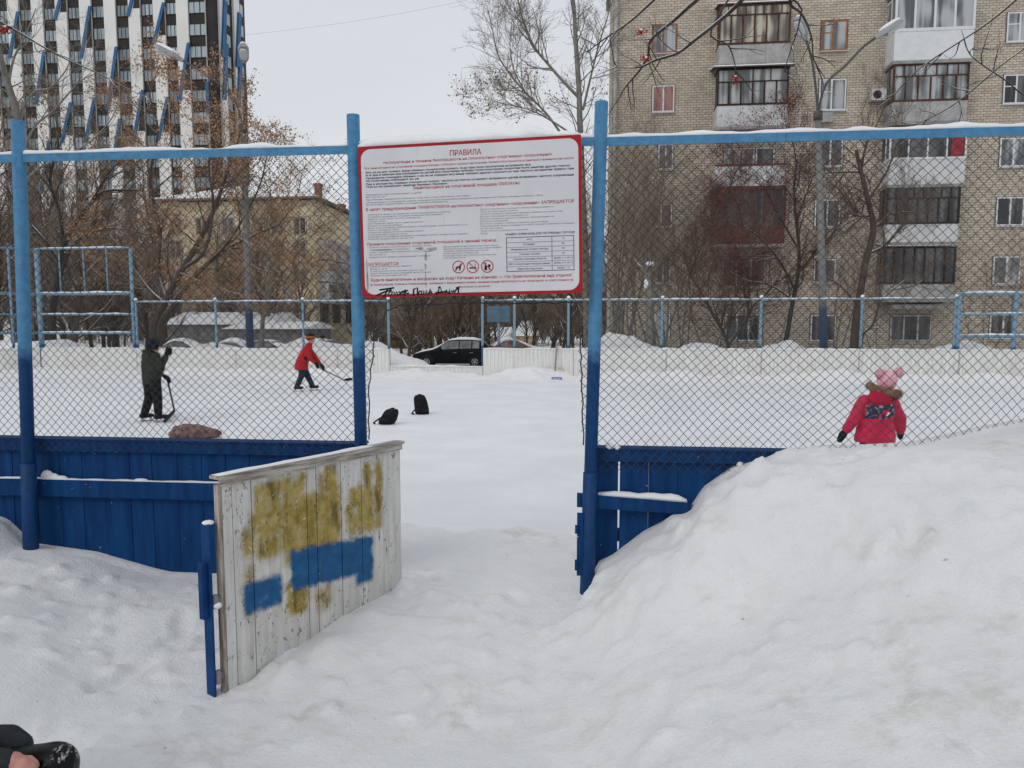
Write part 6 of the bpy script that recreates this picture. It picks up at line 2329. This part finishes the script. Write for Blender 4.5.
bl0, bl1 = Q(719, 40).x, Q(790, 40).x
balcony(bl0, bl1, Q(755, 63).z, Q(755, 44).z, Q(755, 4).z, QY, 'frame_brown', 'panel_grey', 'glass_cream', 6, 8, .42, roof='flat', label='brown framed balcony glazing with cream curtains over a grey panel')
balcony(bl0 - .02, bl1, Q(755, 126).z, Q(755, 105).z, Q(755, 68).z, QY, 'frame_dark', 'panel_white', 'glass_pale', 6, 4, .55, roof='wide', label='dark brown balcony glazing under an overhanging snowy roof', panel_split=3)
balcony(bl0, bl1, Q(755, 186).z, Q(755, 166).z, Q(755, 143).z, QY, 'frame_dull', 'panel_white', 'glass_dark', 4, 0, 0, open_=True, panel_split=2, slab='frame_redbrown')
q = MB()
z_ = Q(755, 165).z
q.box(bl0 - .03, bl1 + .03, QY - .03, QY + .05, z_ - .02, z_ + .06)
q.build('handrail', 'frame_redbrown', flats)
window(flats, bl0 + .5, bl0 + 1.9, Q(755, 172).z, Q(755, 143).z, frame='pvc', glass='glass_pale', layout='2', sill=False)
window(flats, bl0 + 1.95, bl0 + 2.8, Q(755, 180).z, Q(755, 143).z, frame='pvc', glass='glass_dark', layout='0', sill=False)
balcony(bl0 - .1, bl1 + .05, Q(755, 244).z, Q(755, 228).z, Q(755, 188.5).z, QY, 'frame_redbrown', 'frame_redbrown', 'glass_dark', 7, 0, 0, label='red-brown balcony glazing with a dark tone', panel_split=4)
window(flats, pd(722, 275, HY).x, pd(765, 275, HY).x, Zr(287, 740), Zr(257, 740), frame='frame_dull', glass='glass_dark', layout='3')
window(flats, pd(725, 327, HY).x, pd(760, 327, HY).x, Zr(341, 740), Zr(314, 740), frame='pvc', glass='glass_dark', layout='3')
br0, br1 = Q(894.5, 30).x, Q(974, 30).x
balcony(br0, br1, Q(934, 60).z, Q(934, 31).z, Q(934, -6).z, QY - .05, 'pvc', 'pvc', 'glass_pale', 4, 0, 0, roof='flat', label='white framed balcony glazing over a smooth white panel', panel_split=1, fw=.085)
balcony(br0 + .05, br1 - .1, Q(934, 121).z, Q(934, 101).z, Q(934, 63.5).z, QY, 'frame_brown', 'panel_grey', 'glass_pale', 6, 7, .48, label='brown framed balcony glazing over a grey concrete panel', panel_split=2)
balcony(br0 + .02, br1 - .05, Q(934, 184).z, Q(934, 159).z, Q(934, 129).z, QY, 'pvc', 'panel_white', 'glass_dark', 4, 0, 0, roof='flat', label='white framed balcony glazing with a crimson curtain at its right end', panel_split=1, red_end=True)
balcony(br0 + .0, br1 - .2, Q(925, 242).z, Q(925, 224).z, Q(925, 186).z, QY, 'frame_dark', 'panel_white', 'glass_dark', 7, 8, .5, label='dark framed balcony glazing over a patchy white panel', panel_split=3)
balcony(br0 + .0, br1 - .25, Q(925, 299).z, Q(925, 284).z, Q(925, 247).z, QY, 'frame_dark', 'panel_grey', 'glass_dark', 7, 0, 0, roof='flat', label='lowest dark framed balcony glazing over a pale panel', panel_split=3)
window(flats, pd(890, 327, HY).x, pd(931, 327, HY).x, Zr(341, 910), Zr(315, 910), frame='frame_dull', glass='glass_dark', layout='3')
q = MB()
q.box(pd(884, 305, HY).x, pd(940, 305, HY).x, HY - .9, HY - .003, Zr(309, 910), Zr(305, 910))
q.build('canopy', 'concrete', flats)
# air conditioner
p0, p1 = pd(872, 89, HY - .3), pd(886, 100, HY - .3)
q = MB()
q.box(p0.x, p1.x, HY - .34, HY - .02, p1.z, p0.z)
ac = q.build('air_conditioner', 'pvc', flats)
q = MB()
c = pd(877.5, 94.5, HY - .34)
q.tube([(c.x, HY - .35, c.z), (c.x, HY - .341, c.z)], .19, 16)
q.build('fan_grille', 'dark', ac)
q = MB()
q.box(p0.x - .05, p1.x + .1, HY - .30, HY - .02, p1.z - .05, p1.z - .003)
q.build('bracket', 'steel', ac)
# small rail and drying bracket under the second window
p0, p1 = pd(822, 113, HY - .3), pd(832, 122, HY - .3)
q = MB()
q.box(p0.x, p1.x, HY - .4, HY - .02, p1.z, p0.z)
q.build('air_conditioner', 'panel_grey', flats)

# ------------------------------------------------------------------ striped tower
TY = 107.0
M['tower_white'] = mat('tower_white', (0.70, 0.69, 0.66), 0.6, 0.05, 0.2)
M['tower_dark'] = mat('tower_dark', (0.034, 0.029, 0.027), 0.6, 0.2, 0.4)
M['tower_blue'] = mat('tower_blue', (0.028, 0.115, 0.25), 0.45, 0.15, 0.3)
M['tower_glass'] = glassmat('tower_glass', (0.16, 0.20, 0.225), (0.36, 0.42, 0.455), 0.2, 0.15)
tx1 = pd(217, 150, TY).x
tx0 = pd(-70, 150, TY).x
TD = 10.2
tz1 = 62
tower = empty('tower_building', (tx1, TY, -1), 'black and white striped high-rise with slanting blue panels, on the left', 'building')
q = MB()
q.box(tx0, tx1, TY, TY + TD, -1, tz1)
q.build('wall', 'tower_dark', tower)
q = MB()
q.box(tx0 - .3, tx1 + .3, TY - .6, TY + TD + .3, tz1 + .003, tz1 + 1.2)
q.build('roof', 'tower_dark', tower)
pitch = (pd(197.5, 100, TY).x - pd(5, 100, TY).x) / 8
fl_h = pd(100, 30, TY).z - pd(100, 51.9, TY).z
xw0 = pd(197.5, 20, TY).x            # centre of the right-hand window column
zw0 = pd(197.5, 7.5, TY).z           # centre of one window row
ncol = 12
zr0 = zw0 + 2 * fl_h
wins = []
for cidx in range(ncol):
    xc = xw0 - cidx * pitch
    hw = 1.25 if cidx == 0 else .86
    if xc - hw < tx0: break
    for r_ in range(20):
        zc = zr0 - r_ * fl_h
        if zc < 2 or zc > tz1 - 2: continue
        wins.append((xc, hw, zc))
wins.sort(key=lambda w_: (abs(w_[2] - (zw0 - 2.2 * fl_h)) + (0 if w_[0] > tx0 + 9 else 40)))
stuff_f, stuff_g = MB(), MB()
for i, (xc, hw, zc) in enumerate(wins):
    f = MB() if i < 98 else stuff_f
    g = MB() if i < 98 else stuff_f
    wz = .80
    for a_, b_, c_, d_ in ((xc - hw, xc + hw, zc - wz, zc - wz + .07), (xc - hw, xc + hw, zc + wz - .07, zc + wz), (xc - hw, xc - hw + .07, zc - wz + .07, zc + wz - .07), (xc + hw - .07, xc + hw, zc - wz + .07, zc + wz - .07)):
        f.box(a_, b_, TY - .10, TY - .003, c_, d_)
    nm = 3
    for j in range(1, nm):
        xm = xc - hw + 2 * hw * j / nm
        f.box(xm - .035, xm + .035, TY - .09, TY - .004, zc - wz + .07, zc + wz - .07)
    g.cur = 1
    g.box(xc - hw + .03, xc + hw - .03, TY - .05, TY - .005, zc - wz + .03, zc + wz - .03)
    if i < 98:
        f.cur = 1
        f.add(g.v, g.f)
        f.mi = f.mi[:len(f.f) - len(g.f)] + [1] * len(g.f)
        f.build('window', ['tower_dark', 'tower_glass'], tower)
    else:
        stuff_f.cur = 0
if stuff_f.v:
    o = stuff_f.build('window_grid', ['tower_dark', 'tower_glass'], tower)
    o['kind'] = 'stuff'
# white piers between window columns, each stepping sideways across a slanting blue panel
def pier(xa, xb, y0, y1, breaks, parent, axis='x', off=.9):
    """white strip from the ground to the top; at each break a blue slanted blade crosses it"""
    wq = MB()
    wq.box(xa, xb, y0, y1, -1, tz1 + .6)
    for zb, zt in breaks:
        bq = MB()
        zb, zt = zb - .2, zt + .2
        pts = [(xa - .24, zb), (xa + .22, zb), (xb + .24, zt), (xb - .22, zt)]
        bq.prism(pts, y0 - .18, y0 - .003)
        bq.build('blue_panel', 'tower_blue', parent)
        dq = MB()
        dq.prism([(xa + .75, zb + (zt - zb) * .2), (xb + .01, zb + (zt - zb) * .2), (xb + .01, zt)], y0 - .05, y0 - .003)
        dq.build('dark_panel', 'tower_dark', parent)
    wq.build('white_strip', 'tower_white', parent)
def zz(v): return pd(150, v, TY).z
brk = {0: [((100), (47))], }
# blades read from the photo: strip index from the right -> list of (bottom, top) picture rows
blades = {1: [(102, 47), (-40, -2)], 2: [(43, 6), (140, 100)], 3: [(15, -22), (140, 92)], 4: [(108, 48), (176, 120)], 5: [(55, 6), (140, 98)], 6: [(15, -20), (140, 102)], 7: [(100, 50), (190, 140)], 8: [(52, 8), (170, 100)], 9: [(120, 70)], 10: [(60, 20), (150, 110)]}
for cidx in range(1, ncol):
    xc = xw0 - (cidx - .5) * pitch - (.25 if cidx == 1 else 0)
    if xc < tx0 + .5: break
    hw = .86
    br_ = []
    for vb, vt in blades.get(cidx, []):
        br_.append((zz(vb), zz(vt)))
    for k_ in range(1, 4):
        z0_ = zz(200 + 40 * k_ + 13 * (cidx % 3))
        br_.append((z0_ - 5.0, z0_))
    pier(xc - hw, xc + hw, TY - .32, TY - .002, [b for b in br_ if b[0] > 0], tower)
xe = xw0 + pitch * .55
pier(xe - .75, min(xe + .75, tx1 - .9), TY - .32, TY - .002, [(zz(115), zz(86))], tower)
# narrow side face
sq, wq, bq = MB(), MB(), MB()
for y0_, y1_ in ((TY + 1.6, TY + 3.3), (TY + 6.0, TY + 7.8)):
    w_ = MB()
    w_.box(tx1 + .002, tx1 + .32, y0_, y1_, -1, tz1 + .6)
    w_.build('white_strip', 'tower_white', tower)
    for zc in (zz(25), zz(68), zz(95) - 12):
        b_ = MB()
        b_.add([(tx1 + .33, y0_ - .2, zc - 4), (tx1 + .33, y0_ + .7, zc - 4), (tx1 + .33, y1_ + .2, zc + 4), (tx1 + .33, y1_ - .7, zc + 4),
                (tx1 + .6, y0_ - .2, zc - 4), (tx1 + .6, y0_ + .7, zc - 4), (tx1 + .6, y1_ + .2, zc + 4), (tx1 + .6, y1_ - .7, zc + 4)],
               [(0, 1, 2, 3), (7, 6, 5, 4), (0, 4, 5, 1), (1, 5, 6, 2), (2, 6, 7, 3), (3, 7, 4, 0)])
        b_.build('blue_panel', 'tower_blue', tower)
        zc -= 18
g = MB()
for r_ in range(17):
    zc = zr0 - r_ * fl_h
    for yy in (TY + 4.6, TY + 9.0):
        g.box(tx1 + .003, tx1 + .06, yy - .5, yy + .5, zc - .8, zc + .8)
o = g.build('side_window_grid', 'tower_glass', tower)
o['kind'] = 'stuff'

# ------------------------------------------------------------------ yellow house
YY = 70.0
k = NT('yellow_render')
v = k.coord('World')
n1 = k.noise(v, 0.35, 5, 0.7)
n2 = k.noise(v, 2.0, 4, 0.7)
col = k.mix(k.ramp(n1, 0.35, 0.7), (0.66, 0.55, 0.37), (0.77, 0.67, 0.47))
col = k.mix(k.math('MULTIPLY', k.ramp(n2, 0.55, 0.75), 0.3), col, (0.42, 0.33, 0.22))
M['yellow'] = k.done(col, 0.85)
M['chimney_brick'] = mat('chimney_brick', (0.24, 0.10, 0.07), 0.85, 0.3, 3)
M['roof_tin'] = mat('roof_tin', (0.22, 0.19, 0.16), 0.6)
yx1 = pd(315, 250, YY).x
yx0 = pd(160, 250, YY).x
yz = pd(260, 201, YY).z
YD = 15.5
house = empty('yellow_house', (yx1, YY, -0.6), 'yellow rendered four-storey house with snowy hipped roof behind the left trees', 'building')
q = MB()
q.box(yx0, yx1, YY, YY + YD, -1, yz)
q.build('wall', 'yellow', house)
q = MB()
rv = 2.6
ov = .7
q.add([(yx0 - ov, YY - ov, yz + .25), (yx1 + ov, YY - ov, yz + .25), (yx1 + ov, YY + YD + ov, yz + .25), (yx0 - ov, YY + YD + ov, yz + .25), (yx0 + 5, YY + YD / 2, yz + rv + .25), (yx1 - 7.0, YY + YD / 2, yz + rv + .25)],
      [(0, 1, 5, 4), (1, 2, 5), (2, 3, 4, 5), (3, 0, 4), (3, 2, 1, 0)])
rf = q.build('roof', 'snow_cap', house)
q = MB()
q.box(yx0 - ov, yx1 + ov, YY - ov, YY + YD + ov, yz + .11, yz + .24)
q.build('cornice', 'roof_tin', house)
for u, vt, vb, yy in ((317.5, 185.5, 205, YY + 5), (341, 206, 215, YY + 12)):
    p = pd(u, vb, yy)
    q = MB()
    q.box(p.x - .28, p.x + .28, yy, yy + .7, yz, pd(u, vt, yy).z)
    q.box(p.x - .36, p.x + .36, yy - .07, yy + .77, pd(u, vt, yy).z + .003, pd(u, vt, yy).z + .22)
    q.build('chimney', 'chimney_brick', house)
for vv in (226, 249, 278, 310):
    for u in (176, 202, 228, 278, 300):
        p = pd(u, vv, YY)
        window(house, p.x - .6, p.x + .6, p.z - .8, p.z + .8, y=YY, frame='frame_dull', glass='glass_dark', layout='2', fw=.09, sill=False)
for j, vv in enumerate((247, 270, 292, 312)):
    z = pd(315, vv, YY).z
    for yy, pale in ((YY + 2.0, True), (YY + 5.5, True), (YY + 9.5, False), (YY + 13, False)):
        q = MB()
        q.box(yx1 + .003, yx1 + (.9 if pale and j < 3 else .06), yy - 1.1, yy + 1.1, z - 1.0, z + .9)
        o = q.build('balcony' if pale and j < 3 else 'window', 'panel_white' if pale and j < 3 else 'glass_dark', house)
        if pale and j < 3:
            q = MB()
            q.box(yx1 + .903, yx1 + .93, yy - 1.0, yy + 1.0, z + .05, z + .75)
            q.build('pane', 'glass_dark', o)
# brown wooden house beyond the gap, low shed, pale sheds
def small_house(u0, u1, vt, y, zb, name, label, wallm, roofh, hip=True, wins_=(), winv=None):
    a, b = pd(u0, vt, y), pd(u1, vt, y)
    o = empty(name, (b.x, y, zb), label, 'house' if name.endswith('house') else 'shed')
    q = MB()
    q.box(a.x, b.x, y, y + 6, zb - .3, a.z)
    q.build('wall', wallm, o)
    q = MB()
    ov = .35
    xm0, xm1 = (a.x + (b.x - a.x) * .2, b.x - (b.x - a.x) * .2) if hip else (a.x - ov, b.x + ov)
    q.add([(a.x - ov, y - ov, a.z + .003), (b.x + ov, y - ov, a.z + .003), (b.x + ov, y + 6 + ov, a.z + .003), (a.x - ov, y + 6 + ov, a.z + .003), (xm0, y + 3, a.z + roofh), (xm1, y + 3, a.z + roofh)],
          [(0, 1, 5, 4), (1, 2, 5), (2, 3, 4, 5), (3, 0, 4), (3, 2, 1, 0)])
    q.build('roof', 'snow_cap', o)
    for u in wins_:
        p = pd(u, winv, y)
        window(o, p.x - .5, p.x + .5, p.z - .75, p.z + .75, y=y, frame='frame_redbrown', glass='glass_dark', layout='2', fw=.12, sill=False)
    return o
M['log_brown'] = mat('log_brown', (0.20, 0.135, 0.085), 0.85, 0.3, 2)
M['shed_grey'] = mat('shed_grey', (0.20, 0.19, 0.185), 0.85, 0.3, 1.5)
M['pale_wall'] = mat('pale_wall', (0.55, 0.43, 0.28), 0.85, 0.2, 1.5)
small_house(384, 421, 316, 74, -.6, 'wooden_house', 'brown wooden house with red framed windows among the trees under the board', 'log_brown', 2.6, wins_=(396, 403, 412), winv=332)
small_house(516, 533, 336, 80, -.6, 'small_house', 'tiny cream house with a snowy roof beyond the red car, right of the backboard', 'pale_wall', 1.6)
small_house(486, 505, 337, 78, -.6, 'garage', 'long low white shed with dark door openings beyond the red car', 'panel_white', 1.0, hip=False)
small_house(167, 268, 324.5, 52, -.6, 'garage', 'grey flat garage row under thick snow behind the left parked cars', 'shed_grey', .9, hip=False)
small_house(228, 300, 329, 50, -.6, 'garage', 'low dark grey garage with snow on top below the yellow house', 'shed_grey', .5, hip=False)

# ------------------------------------------------------------------ street lamps
M['lamp_grey'] = mat('lamp_grey', (0.30, 0.305, 0.31), 0.5, 0.15, 2, metal=0.2)
M['lamp_arm'] = mat('lamp_arm', (0.10, 0.095, 0.09), 0.6)
M['lamp_lens'] = mat('lamp_lens', (0.50, 0.52, 0.53), 0.25, 0.1)
M['pole_grey'] = mat_blue('pole_paint', (0.19, 0.185, 0.18), (0.05, 0.085, 0.15), 2.3, 0.1)
def lamp(y, u_base, u_top, v_top, arms, label):
    top = pd(u_top, v_top, y)
    b0 = Vector((pd(u_base, 340, y).x, y, -0.6))
    o = empty('street_lamp', b0, label, 'street lamp')
    q = MB()
    q.tube([b0, b0.lerp(top, .3), top], [.15, .135, .10], 10)
    q.build('pole', 'pole_grey', o, smooth=True)
    q = MB()
    q.tube([top - Vector((0, 0, .15)), top + Vector((0, 0, .12))], .15, 10)
    q.build('collar', 'sheet_roof', o, smooth=True)
    for pts, head in arms:
        P = [top] + [pd(u, v, y + d) for u, v, d in pts]
        q = MB()
        t_ = Tree(1)
        sm, _ = t_.limb(P, .045, .035)
        q.tube(sm, .04, 8)
        a = q.build('arm', 'lamp_arm', o, smooth=True)
        h0, h1 = P[-1], pd(*head[:2], y + head[2])
        d = (h1 - h0)
        d = d.normalized()
        L = max((h1 - h0).length, .75)
        side = d.cross(Vector((0, 0, 1))).normalized()
        up = side.cross(d).normalized()
        rings = []
        for tt, hw_, ht, hb in ((0, .05, .05, .05), (.18, .10, .085, .07), (.35, .15, .11, .08), (.8, .17, .11, .09), (1.0, .10, .06, .05)):
            c = h0 + d * (L * tt)
            rings.append([c + side * sx_ * hw_ + up * uu for sx_, uu in ((-1, -hb), (1, -hb), (1, ht * .5), (.6, ht), (-.6, ht), (-1, ht * .5))])
        q = MB()
        q.loft(rings)
        hd = q.build('lamp_head', 'lamp_grey', o)
        q = MB()
        rings = []
        for tt, hw_ in ((.38, .12), (.55, .14), (.8, .14), (.95, .08)):
            c = h0 + d * (L * tt)
            rings.append([c + side * sx_ * hw_ - up * hh_ for sx_, hh_ in ((-1, .092), (-.6, .15), (.6, .15), (1, .092))])
        q.loft(rings)
        q.build('lens', 'lamp_lens', hd, smooth=False)
        s_ = MB()
        c = h0 + d * (L * .6) + up * .11
        rot = Matrix((d, side, up)).transposed()
        s_.ell(c, L * .42, .15, .085, 12, 6, rot)
        s_.build('snow_cap', 'snow_cap', hd, smooth=True)
    return o
lamp(27.0, 250, 243, 128, [([(236, 102, -.1), (224, 88, -.2), (205, 74, -.25), (184, 61, -.3)], (155, 46, -.4)), ([(245, 112, -.3), (245.5, 80, -.8), (244.5, 62, -1.2)], (243, 45, -2.1))], 'grey two-armed street lamp with snow on its heads, in front of the tower')
lamp(27.4, 827, 818, 115, [([(822, 95, 0), (829, 80, 0), (845, 66, 0), (862, 48, 0), (875, 38, 0)], (902, 21, 0)), ([(816, 90, -.2), (812, 60, -.6), (806, 40, -1.0)], (797, 18, -1.6))], 'grey two-armed street lamp in front of the brick flats, blue painted foot')
# overhead cable across the sky
q = MB()
pts = [Vector(pd(236, 36, 60)).lerp(pd(560, -22, 60), t) - Vector((0, 0, .5 * math.sin(math.pi * t))) for t in [i / 24 for i in range(25)]]
q.tube(pts, .007, 4)
tag(q.build('overhead_cable', 'steel'), 'thin cable sagging across the pale sky between tower and flats', 'cable')

# ------------------------------------------------------------------ cars
M['tyre'] = mat('tyre', (0.015, 0.015, 0.016), 0.85)
M['rim'] = mat('rim', (0.26, 0.265, 0.27), 0.4, 0.5, 9, metal=0.3)
M['car_glass'] = mat('car_glass', (0.13, 0.14, 0.15), 0.06, 0.6, 1.2, spec=0.8)
M['lamp_clear'] = mat('lamp_clear', (0.45, 0.46, 0.47), 0.15)
M['lamp_red'] = mat('lamp_red', (0.30, 0.015, 0.012), 0.2)
def make_car(name, label, paint, loc, rz, L=4.3, H=1.5, snow=.10, wag=True, group=None, dirty=False, snow_side=0):
    """nose at -x; body lofted from cross sections, glazing, wheels, lights and settled snow as parts"""
    o = empty(name, loc, label, 'car', group, rz=rz)
    h = L / 2
    # stations: x, z bottom, z belt, z roof, half width low, belt, roof
    if wag:
        st = [(-h, .30, .62, .64, .62, .60, .50), (-h + .12, .22, .70, .74, .78, .74, .62), (-h + .55, .2, .80, .86, .84, .82, .70), (-h + 1.12, .2, .90, .97, .86, .85, .74), (-h + 1.40, .2, .93, 1.10, .86, .86, .70),
              (-h + 2.02, .2, .95, H - .05, .86, .87, .60), (-h + 2.6, .2, .97, H, .86, .87, .60), (h - 1.0, .2, .99, H - .01, .86, .87, .60), (h - .45, .2, 1.0, H - .06, .85, .85, .58), (h - .12, .24, .98, 1.10, .82, .82, .70), (h, .34, .80, .84, .72, .72, .60)]
    else:
        st = [(-h, .30, .60, .62, .62, .60, .50), (-h + .12, .22, .68, .72, .78, .74, .62), (-h + .6, .2, .78, .84, .84, .82, .70), (-h + 1.25, .2, .88, .95, .86, .85, .74), (-h + 1.55, .2, .91, 1.10, .86, .86, .68),
              (-h + 2.1, .2, .93, H - .05, .86, .87, .58), (-h + 2.6, .2, .95, H, .86, .87, .58), (h - 1.45, .2, .96, H - .06, .86, .87, .58), (h - .85, .2, .97, 1.06, .85, .85, .70), (h - .15, .24, .93, .98, .82, .82, .72), (h, .34, .80, .84, .74, .72, .60)]
    rings = []
    for x, zb, zbe, zr_, wb, wbe, wr in st:
        half = [(wb * .92, zb), (wb, zb + .18), (wbe * 1.01, (zb + zbe) * .55), (wbe, zbe - .02), (wbe * .985, zbe + .01), (wr + (wbe - wr) * .35, zbe + (zr_ - zbe) * .62), (wr, zr_ - .03 * (zr_ > 1)), (wr * .6, zr_)]
        ring = [(x, -a, b) for a, b in half] + [(x, a, b) for a, b in half[::-1]]
        rings.append(ring)
    q = MB()
    q.loft(rings)
    bo = q.build('body', paint, o, smooth=False, world=False)
    bo.data.polygons.foreach_set('use_smooth', [len(p.vertices) == 4 for p in bo.data.polygons])
    # side glass, front and rear screens, set a few mm proud
    def gl(i0, i1, t0=.0, t1=1.0, side=1, lo=.10, hi=.86, nm='side_window'):
        q = MB()
        P = []
        for i, tt, f in ((i0, t0, lo), (i1, t1, lo), (i1, t1, hi), (i0, t0, hi)):
            a, b = st[i0], st[i1]
            g_ = [a[j] + (b[j] - a[j]) * tt for j in range(7)]
            z = g_[2] + (g_[3] - g_[2]) * f
            wd = g_[5] + (g_[6] - g_[5]) * (f * 1.05)
            P.append((g_[0], side * (wd + .012), z))
        q.add(P, [(0, 1, 2, 3) if side < 0 else (3, 2, 1, 0)])
        q.build(nm, 'car_glass', o, world=False)
    mid = (st[5][0] + st[7][0]) / 2
    for s_ in (-1, 1):
        gl(4, 5, .35, 1.0, s_)
        gl(5, 6, .03, .97, s_)
        gl(6, 7, .06, .97, s_)
        gl(7, 8, .08, .75, s_)
    q = MB()
    a, b = st[4], st[5]
    q.add([(a[0] - .10, -a[5] * .80, a[3] - .08), (a[0] - .10, a[5] * .80, a[3] - .08), (b[0] - .08, b[6] * .92, b[3] - .02), (b[0] - .08, -b[6] * .92, b[3] - .02)], [(3, 2, 1, 0)])
    q.build('windscreen', 'car_glass', o, world=False)
    a, b = st[8], st[9]
    q = MB()
    q.add([(b[0] + .012, -b[6] * .9, b[3] + .03), (b[0] + .012, b[6] * .9, b[3] + .03), (a[0] + .03, a[6] * .9, a[3] + .0), (a[0] + .03, -a[6] * .9, a[3] + .0)], [(0, 1, 2, 3)])
    q.build('rear_window', 'car_glass', o, world=False)
    for x in (-h + .82, h - .82):
        for s_ in (-1, 1):
            q = MB()
            y0_, y1_ = s_ * .70, s_ * .885
            q.tube([(x, y0_, .31), (x, y0_ + s_ * .02, .31), (x, y1_ - s_ * .02, .31), (x, y1_, .31)], [.28, .315, .315, .285], 20)
            wh_ = q.build('wheel', 'tyre', o, world=False)
            q = MB()
            q.tube([(x, y1_ - s_ * .01, .31), (x, y1_ + s_ * .008, .31)], .185, 16)
            q.build('rim', 'rim', wh_, world=False)
            q = MB()
            for i in range(5):
                t = 2 * math.pi * i / 5 + .3
                q.add([(x + r_ * math.cos(t + a_), y1_ + s_ * .010, .31 + r_ * math.sin(t + a_)) for r_, a_ in ((.07, -.35), (.155, -.42), (.155, .42), (.07, .35))], [(0, 1, 2, 3) if s_ < 0 else (3, 2, 1, 0)])
            q.build('rim_slot', 'dark', wh_, world=False)
            q = MB()      # arch
            n = 12
            for i in range(n):
                t0, t1 = math.pi * i / n, math.pi * (i + 1) / n
                q.add([(x + r_ * math.cos(t), s_ * .868, .31 + r_ * math.sin(t)) for r_, t in ((.325, t0), (.40, t0), (.40, t1), (.325, t1))], [(0, 1, 2, 3) if s_ < 0 else (3, 2, 1, 0)])
            q.build('wheel_arch', 'dark', o, world=False)
    for s_ in (-1, 1):
        q = MB()
        q.ell((-h + .17, s_ * .58, .63), .12, .17, .085, 10, 6)
        q.build('headlight', 'lamp_clear', o, smooth=True, world=False)
        q = MB()
        q.ell((h - .12, s_ * .70, .90), .10, .08, .14, 10, 6)
        q.build('tail_light', 'lamp_red', o, smooth=True, world=False)
        q = MB()
        q.ell((st[4][0] + .22, s_ * .96, 1.0), .07, .10, .075, 8, 6)
        q.build('wing_mirror', paint, o, smooth=True, world=False)
        for i, x in enumerate((mid - .35, mid + .55)):
            q = MB()
            q.box(x, x + .17, s_ * .885 - .012, s_ * .885 + .012, .80, .83)
            q.build('door_handle', 'steel', o, world=False)
            q = MB()
            q.box(x + .2, x + .208, s_ * .879 - .004, s_ * .879 + .004, .30, .93)
            q.build('door_seam', 'dark', o, world=False)
    q = MB()
    q.box(-h - .012, -h + .02, -.26, .26, .40, .51)
    q.build('number_plate', 'pvc', o, world=False)
    # snow settled on roof, bonnet and screens
    def drift(idx, lo_w, name='snow_cap', hh=snow):
        rs = []
        for n_, i in enumerate(idx):
            x, zb, zbe, zr_, wb, wbe, wr = st[i]
            e = .35 if n_ in (0, len(idx) - 1) else 1.0
            w_ = wr * lo_w
            rs.append([(x, -w_, zr_ - .02), (x, -w_ * .92, zr_ + hh * .55 * e), (x, -w_ * .5, zr_ + hh * e), (x, w_ * .5, zr_ + hh * e * .95), (x, w_ * .92, zr_ + hh * .55 * e), (x, w_, zr_ - .02)])
        q = MB()
        q.loft(rs)
        q.build(name, 'snow_cap', o, smooth=True, world=False)
    if snow:
        drift((5, 6, 7, 8), 1.0)
        drift((1, 2, 3, 4, 5), .98, 'snow_layer', snow * .7)
    return o
def carpaint(n, c, frost=0.0):
    k = NT(n)
    v = k.coord('World')
    n1 = k.noise(v, 1.8, 5, 0.7)
    S = k.sep(v)
    col = k.mix(k.math('MULTIPLY', k.ramp(n1, 0.5, 0.72), frost), c, (0.42, 0.42, 0.43))
    return k.done(col, 0.25, spec=0.12)
P_black = carpaint('paint_black', (0.006, 0.0065, 0.007), 0.03)
P_red = carpaint('paint_red', (0.30, 0.03, 0.035), 0.3)
P_grey = carpaint('paint_grey', (0.10, 0.105, 0.115), 0.35)
P_dark = carpaint('paint_dark', (0.018, 0.022, 0.022), 0.4)
P_silver = carpaint('paint_silver', (0.25, 0.26, 0.275), 0.4)
cy = 43.0
cx = pd(415, 360, cy).x + 2.15
make_car('parked_car', 'black hatchback with snow on bonnet and roof, side-on in the boards gap', P_black, (cx, cy, -.62), rad(3), H=1.54, snow=.12)
cx = pd(497, 345, 46).x
make_car('parked_car', 'red car under a thick white snow cover, just right of the black hatchback', P_red, (cx + .9, 47.5, -.62), rad(-165), L=4.4, H=1.42, snow=.22, wag=False)
for u, y, paint, lab, sn, rz in ((188, 42, P_dark, 'dark snowed-in car behind the left boards, nearest the forked tree', .15, 175), (226, 40.5, P_silver, 'silver-grey car under rounded snow, second along the row behind the left boards', .20, 5),
                                 (272, 44, P_dark, 'dark green car with little snow, third along the row behind the left boards', .03, 176), (303, 46, P_grey, 'grey-blue car with a flat snowy roof directly behind the red-jacketed skater', .07, 3)):
    p = pd(u, 345, y)
    make_car('parked_car', lab, paint, (p.x, y, -.62), rad(rz), L=4.4, H=1.45, snow=sn, wag=(u == 303))
